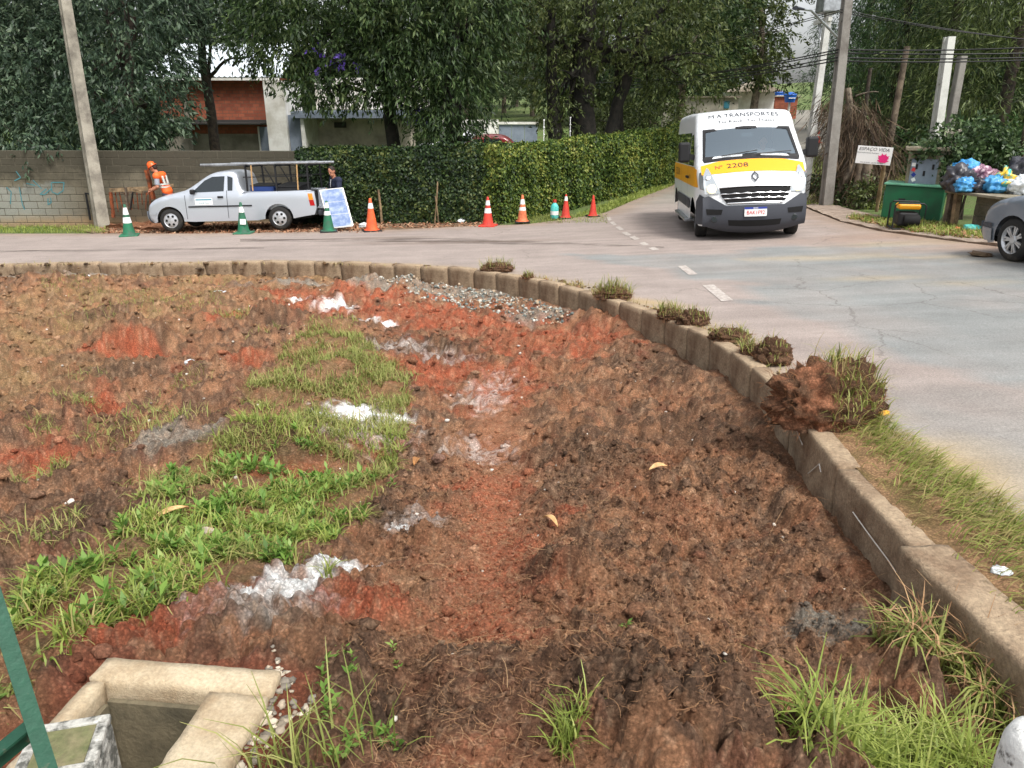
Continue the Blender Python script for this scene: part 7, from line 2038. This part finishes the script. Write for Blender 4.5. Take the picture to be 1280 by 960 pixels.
bag(1222, 222, D0 + .15, .24, 'bag_purple', 5, 'purple and pink printed bag with white patches', .8)
bag(1236, 222, D0 + .1, .2, 'bag_purple', 15, 'smaller purple bag leaning on the printed one', .7)
bag(1244, 232, D0 - .35, .18, 'bag_blue', 6, 'round blue bag beside the yellow and teal bag')
bag(1258, 228, D0 - .3, .22, 'bag_yellow', 7, 'yellow and teal striped bag on the shelf', .95)
bag(1277, 216, D0 - .3, .25, 'bag_black', 8, 'black bag standing behind the white one above the parked car')
bag(1278, 234, D0 - .6, .22, 'bag_white', 9, 'white translucent bag above the parked car', .8)
crumpled('plastic_scrap', rpos(1214, 291, .03), .16, 21, M['bag_teal'], 'teal plastic bag fallen on the grass below the shelf', 'litter', .45)
crumpled('plastic_scrap', rpos(1236, 292, .03), .12, 22, M['bag_blue'], 'blue plastic bag fallen beside the parked car', 'litter', .5)
crumpled('plastic_scrap', rpos(1196, 290, .03), .10, 23, M['cone_faded'], 'orange scrap of packaging on the grass below the shelf', 'litter', .35)
crumpled('earth_clod', rpos(1226, 320, .0), .16, 24, M['strip_soil'], 'flat brown clod of earth on the road by the parked car', 'clod', .22)

# ------------------------------------------------------------------ stakes, timber and iron by the wall
def wpt(px, py, D): return atD(px, py, D)
t = thing('timber_barrier', 'rough barrier of planks and rusty iron bars beside the worker', 'barrier', tuple(wpt(160, 275, 21.9)))
o0 = Vector(t.location)
def piece(name, a, c, w, h, m):
    MB().bar(wpt(*a) - o0, wpt(*c) - o0, w, h).build(name, M[m], t)
piece('plank', (137, 238, 21.9), (196, 235, 22.0), .04, .11, 'wood'); piece('plank', (165, 237, 21.8), (178, 240, 21.7), .05, .07, 'wood'); piece('plank', (190, 233, 22.0), (217, 232, 22.1), .04, .09, 'wood'); piece('plank', (138, 241, 22.1), (190, 241, 22.2), .04, .06, 'old_wood')
piece('rusty_post', (183, 212, 21.95), (192, 249, 21.95), .13, .08, 'rust'); piece('rusty_post', (138, 240, 21.9), (142, 272, 21.9), .09, .06, 'rust')
for k_, (a, c) in enumerate((((144, 240), (148, 265)), ((149, 240), (154, 262)), ((160, 240), (158, 270)), ((165, 240), (167, 255)), ((171, 241), (173, 262)), ((177, 241), (178, 256)), ((183, 241), (182, 262)), ((155, 241), (165, 262)), ((187, 241), (188, 260)))):
    MB().tube([wpt(*a, 22.0) - o0, wpt(*c, 22.0) - o0], .014, 6).build('iron_bar', M['rust'], t)
piece('stake', (157, 234, 21.8), (160, 262, 21.8), .09, .04, 'pole_concrete' if False else 'old_wood'); piece('stake', (166, 240, 21.8), (163, 262, 21.8), .05, .03, 'black')
t = thing('bent_pipe', 'black bent iron pipe standing beside the leaning pole', 'pipe', tuple(wpt(113, 272, 22.2))); o0 = Vector(t.location)
MB().tube([wpt(113, 275, 22.2) - o0, wpt(107, 241, 22.2) - o0, wpt(113, 243, 22.1) - o0], .03, 8).build('pipe', M['black'], t, True)
for (a, c, r_, lab) in (((477, 275, 21.0), (473, 237, 21.0), .035, 'grey wooden stake leaning against the dark hedge'), ((543, 272, 20.55), (547, 227, 20.6), .022, 'tall thin wooden stick standing against the hedge'), ((548, 272, 20.5), (544, 245, 20.5), .018, 'short thin stick crossing the tall one')):
    b = MB(); A_, C_ = wpt(*a), wpt(*c); A_.z = rz_(A_.x, A_.y) - .05; b.tube([A_, A_.lerp(C_, .5) + Vector((.01, 0, 0)), C_], [r_, r_ * .95, r_ * .85], 7); o = b.build('wooden_stake', M['wood'], None, True); tag(o, lab, 'stake')
M['panel_sheet'] = mat('panel_sheet', lin(112, 132, 172), lin(176, 188, 208), rough=.3, scale=7, var=.1, lo=.4, hi=.7)
A_, B_, C_ = wpt(400, 238, 19.75), wpt(428, 235, 19.75), wpt(441, 282, 19.2)
D_ = A_ + (C_ - B_); pn = thing('leaning_panel', 'pale blue translucent sheet in a white frame leaning behind the dark green cone', 'panel', tuple((C_ + D_) / 2))
o0 = Vector(pn.location); P = [p - o0 for p in (D_, C_, B_, A_)]; nn = (P[1] - P[0]).cross(P[3] - P[0]).normalized() * .012
MB().add([p + nn for p in P] + [p - nn for p in P], [(0, 1, 2, 3), (7, 6, 5, 4), (0, 4, 5, 1), (1, 5, 6, 2), (2, 6, 7, 3), (3, 7, 4, 0)]).build('sheet', M['panel_sheet'], pn)
for i in range(4): MB().bar(P[i], P[(i + 1) % 4], .035, .03).build('frame_bar', M['white'], pn)
for f_ in (.33, .66): MB().bar(P[0].lerp(P[3], f_), P[1].lerp(P[2], f_), .028, .014).build('cross_bar', M['white'], pn)

# ------------------------------------------------------------------ people
def sphere_pts(b, c, r, n=12, m=8, rot=None):
    vs = []; fs = []
    for i in range(m + 1):
        th = math.pi * i / m
        for k in range(n):
            a = 2 * math.pi * k / n; p = Vector((r[0] * math.sin(th) * math.cos(a), r[1] * math.sin(th) * math.sin(a), r[2] * math.cos(th)))
            vs.append((rot @ p if rot is not None else p) + Vector(c))
    for i in range(m):
        for k in range(n): fs.append((i * n + k, i * n + (k + 1) % n, (i + 1) * n + (k + 1) % n, (i + 1) * n + k))
    b.add(vs, fs)
def solid(b, name, m, parent, vox=.012, sm_=3):
    o = b.build(name, m, parent, True)
    r_ = o.modifiers.new('remesh', 'REMESH'); r_.mode = 'VOXEL'; r_.voxel_size = vox; r_.use_smooth_shade = True
    s_ = o.modifiers.new('smooth', 'SMOOTH'); s_.factor = .5; s_.iterations = sm_
    return o
def hand(b, w, d, up, curl=.6, side=1):
    """palm and five separate bent fingers from wrist w along d; up = back of the hand"""
    d = Vector(d).normalized(); up = Vector(up); up = (up - d * up.dot(d)).normalized(); s = d.cross(up) * side
    w = Vector(w); b.tube([w, w + d * .045, w + d * .09], [.028, .036, .034], 10, ell=.55)
    for k, L in enumerate((.07, .08, .075, .06)):
        o = w + d * .085 + s * (.027 - .018 * k); d1 = (d * math.cos(curl * .5) - up * math.sin(curl * .5)); d2 = (d * math.cos(curl * 1.4) - up * math.sin(curl * 1.4))
        b.tube([o, o + d1 * L * .5, o + d1 * L * .5 + d2 * L * .5], [.010, .0095, .008], 8)
    o = w + d * .03 + s * .03; b.tube([o, o + (d * .6 + s * .7) * .035, o + (d * .6 + s * .7) * .035 + (d * .9 + s * .1 - up * .3) * .035], [.012, .011, .009], 8)
def person(label, mat_w, J, clothes, hat=None, hair='hair', height_dir=None, long_top=True, legs=True):
    """J joints in local coordinates, x = facing. One body mesh; clothes, hair and hat as children"""
    t = thing('person', label, 'person'); t.matrix_world = mat_w
    V = lambda k: Vector(J[k])
    def limbs(b, inf, arms=True, lo=True, armcut=1.0, torso=True):
        if torso:
            b.tube([V('pelvis') + Vector((0, 0, -.06)), V('pelvis'), V('waist'), V('chest'), V('neck') + Vector((0, 0, -.03))], [.13 + inf, .155 + inf, .145 + inf, .17 + inf, .09 + inf], 16, ell=.72)
            for s in 'LR': sphere_pts(b, V('sh' + s), (.075 + inf,) * 3)
            b.tube([V('shL'), V('chest') + Vector((0, 0, .08)), V('shR')], [.07 + inf, .10 + inf, .07 + inf], 12)
        if arms:
            for s in 'LR':
                e = V('sh' + s).lerp(V('el' + s), min(1, armcut * 2)); P = [V('sh' + s), V('sh' + s).lerp(e, .5), e]; r_ = [.062 + inf, .056 + inf, .046 + inf]
                if armcut > .5: P += [V('el' + s).lerp(V('wr' + s), .4), V('el' + s).lerp(V('wr' + s), .94)]; r_ += [.043 + inf, .032 + inf]
                b.tube(P, r_, 12)
        if lo:
            for s in 'LR':
                b.tube([V('hip' + s), V('hip' + s).lerp(V('kn' + s), .5), V('kn' + s), V('kn' + s).lerp(V('an' + s), .35), V('an' + s)], [.095 + inf, .085 + inf, .062 + inf, .06 + inf, .042 + inf], 12)
    b = MB(); limbs(b, 0)
    nk, hd = V('neck'), V('head'); up = (hd - nk).normalized(); look = Vector(J.get('look', (1, 0, 0))).normalized(); look = (look - up * look.dot(up)).normalized(); sd_ = up.cross(look)
    b.tube([nk + Vector((0, 0, -.04)), nk + (hd - nk) * .5], [.058, .055], 12)
    Rm = Matrix((look, sd_, up)).transposed()
    sphere_pts(b, hd + up * .02, (.098, .078, .118), 16, 12, Rm); sphere_pts(b, hd + look * .03 - up * .06, (.07, .056, .065), 14, 10, Rm)
    sphere_pts(b, hd + look * .10 - up * .012, (.022, .014, .026), 10, 8, Rm); sphere_pts(b, hd + look * .082 + up * .03, (.02, .05, .012), 10, 6, Rm); sphere_pts(b, hd + look * .088 - up * .058, (.014, .026, .009), 8, 6, Rm)
    for s in (1, -1): sphere_pts(b, hd + sd_ * s * .08 - look * .005, (.022, .012, .034), 10, 8, Rm)
    for s in 'LR':
        d = (V('wr' + s) - V('el' + s)); hd_dir = Vector(J.get('hand' + s, d)); hand(b, V('wr' + s), hd_dir, J.get('up' + s, (0, 0, 1)), .8, 1 if s == 'R' else -1)
        an = V('an' + s); b.tube([an + Vector((-.05, 0, -.045)), an + Vector((.06, 0, -.05)), an + Vector((.16, 0, -.058))], [.045, .045, .03], 10, ell=.8)
    solid(b, 'body', M['skin'], t, .008, 2)
    for s in (1, -1):
        e = MB(); sphere_pts(e, hd + look * .086 + sd_ * s * .032 + up * .008, (.010, .014, .009), 8, 6, Rm); e.build('eye', M['ink'], t, True)
    if hair:
        h_ = MB(); sphere_pts(h_, hd + up * .045 - look * .018, (.102, .087, .105), 16, 12, Rm); sphere_pts(h_, hd - look * .05 - up * .01, (.065, .08, .09), 14, 10, Rm); solid(h_, 'hair', M[hair], t, .01, 1)
    for nm, mt_, kind, inf in clothes:
        c = MB()
        if kind == 'top': limbs(c, inf, True, False, 1.0)
        elif kind == 'short': limbs(c, inf, True, False, .42)
        elif kind == 'vest': limbs(c, inf, False, False)
        elif kind == 'legs':
            limbs(c, inf, False, True, 1, False); c.tube([V('pelvis') + Vector((0, 0, -.1)), V('pelvis'), V('pelvis').lerp(V('waist'), .6)], [.13 + inf, .16 + inf, .15 + inf], 16, ell=.74)
        elif kind == 'shoes':
            for s in 'LR':
                k = MB(); an = V('an' + s); k.tube([an + Vector((-.055, 0, .03)), an + Vector((-.06, 0, -.03)), an + Vector((.06, 0, -.035)), an + Vector((.18, 0, -.05))], [.052, .056, .055, .036], 12, ell=.85); solid(k, 'shoe', M[mt_], t, .012, 1)
            continue
        elif kind == 'shirt':
            ch = V('chest'); c.add([ch + Vector(p) for p in ((.135, -.035, .14), (.135, .035, .14), (.165, .012, -.06), (.165, -.012, -.06))], [(0, 1, 2, 3)]); c.build(nm, M[mt_], t); continue
        elif kind == 'bands':
            for z_, rr in ((-.10, .178), (.02, .186)):
                k = MB(); w_ = V('waist').lerp(V('chest'), .35 + z_ * 3); k.tube([w_ + Vector((0, 0, -.022)), w_ + Vector((0, 0, .022))], rr + inf, 20, False, .72); k.build(nm, M[mt_], t, True)
            for s in (1, -1):
                k = MB(); ch = V('chest'); k.tube([ch + Vector((.12, s * .10, -.12)), ch + Vector((.09, s * .11, .10)), ch + Vector((0, s * .115, .165)), ch + Vector((-.10, s * .11, .08)), ch + Vector((-.135, s * .10, -.12))], .022 + inf, 6); k.build(nm, M[mt_], t)
            continue
        solid(c, nm, M[mt_], t, .012, 2)
    if hat:
        k = MB(); k.lathe([(.001, .125), (.05, .118), (.09, .09), (.112, .04), (.118, .0), (.121, -.012)], 22, Rm); k.lathe([(.118, -.004), (.138, -.012), (.138, -.02), (.116, -.016)], 22, Rm)
        k.add([Rm @ Vector(p) for p in ((.10, -.07, -.012), (.175, -.04, -.028), (.175, .04, -.028), (.10, .07, -.012))], [(0, 1, 2, 3)])
        o = k.build('hard_hat', M[hat], t, True); o.location = hd + up * .045
        r_ = MB(); r_.add([Rm @ Vector(p) for p in ((.10, -.012, .09), (.10, .012, .09), (-.10, .012, .09), (-.10, -.012, .09), (0, -.012, .135), (0, .012, .135))], [(0, 1, 5, 4), (4, 5, 2, 3)]); q_ = r_.build('hat_ridge', M[hat], o)
    return t
def stand(x, y, rz, z=None): return Matrix.Translation((x, y, (float(hg(x, y)) if z is None else z))) @ Matrix.Rotation(rz, 4, 'Z')
M['vest_orange'] = mat('vest_orange', lin(240, 104, 44), rough=.6, var=.06)
M['hat_orange'] = mat('hat_orange', lin(240, 96, 36), rough=.35, var=.03)
M['shirt_grey'] = mat('shirt_grey', lin(150, 154, 164), rough=.85, var=.1)
M['navy'] = mat('navy', lin(34, 40, 62), rough=.85, var=.12)
M['trousers'] = mat('trousers', lin(46, 52, 70), rough=.85, var=.12)
M['reflective'] = mat('reflective', lin(190, 194, 186), rough=.35, var=.03)
M['glove'] = mat('glove', lin(52, 50, 56), rough=.8, var=.1)
p = atD(207, 232, 21.9)
person('worker in an orange hard hat and orange reflective vest bending over the timber barrier', stand(p.x + .05, 21.75, R(180), -.12), dict(pelvis=(-.05, 0, .95), waist=(.0, 0, 1.08), chest=(.09, 0, 1.28), neck=(.17, 0, 1.46), head=(.26, 0, 1.60), look=(1, 0, -.35),
       shL=(.11, .19, 1.38), shR=(.11, -.19, 1.38), elL=(.10, .25, 1.10), elR=(.22, -.24, 1.12), wrL=(.32, .20, .99), wrR=(.44, -.16, 1.02), hipL=(-.05, .10, .90), hipR=(-.05, -.10, .90), knL=(.03, .12, .49), knR=(-.02, -.12, .49), anL=(-.05, .12, .09), anR=(-.08, -.13, .09)),
       [('shirt', 'shirt_grey', 'short', .012), ('vest', 'vest_orange', 'vest', .03), ('reflective_band', 'reflective', 'bands', .012), ('trousers', 'trousers', 'legs', .012), ('shoes', 'black', 'shoes', 0)], 'hat_orange')
p = atD(424, 232, 20.9)
person('man in a dark navy jacket with folded arms standing behind the leaning panel', stand(p.x, 20.75, R(215), -.16), dict(pelvis=(-.04, 0, .95), waist=(.0, 0, 1.08), chest=(.05, 0, 1.28), neck=(.09, 0, 1.47), head=(.14, 0, 1.61), look=(.85, .45, -.2),
       shL=(.05, .20, 1.40), shR=(.05, -.20, 1.40), elL=(.10, .27, 1.12), elR=(.10, -.27, 1.12), wrL=(.30, .04, 1.16), wrR=(.29, -.03, 1.11), handL=(.2, -1, .1), handR=(.2, 1, .1), upL=(1, 0, .2), upR=(1, 0, .2), hipL=(-.04, .10, .90), hipR=(-.04, -.10, .90), knL=(.0, .12, .49), knR=(.02, -.12, .49), anL=(-.05, .12, .09), anR=(-.04, -.13, .09)),
       [('jacket', 'navy', 'top', .022), ('shirt_front', 'white', 'shirt', 0), ('trousers', 'trousers', 'legs', .012), ('shoes', 'black', 'shoes', 0)])
bpy.context.view_layer.update()
person('driver in a pale shirt holding the steering wheel inside the school van', van.matrix_world @ Matrix.Translation((-.98, .45, .98)), dict(pelvis=(0, 0, .10), waist=(-.05, 0, .24), chest=(-.08, 0, .46), neck=(-.05, 0, .62), head=(-.01, 0, .76), look=(1, -.1, 0),
       shL=(-.06, .19, .55), shR=(-.06, -.19, .55), elL=(.16, .26, .36), elR=(.16, -.26, .36), wrL=(.42, .17, .42), wrR=(.42, -.17, .42), hipL=(.02, .10, .10), hipR=(.02, -.10, .10), knL=(.45, .14, .14), knR=(.45, -.14, .14), anL=(.52, .14, -.30), anR=(.52, -.14, -.30)),
       [('shirt', 'white', 'short', .015), ('trousers', 'trousers', 'legs', .012), ('shoes', 'black', 'shoes', 0)])
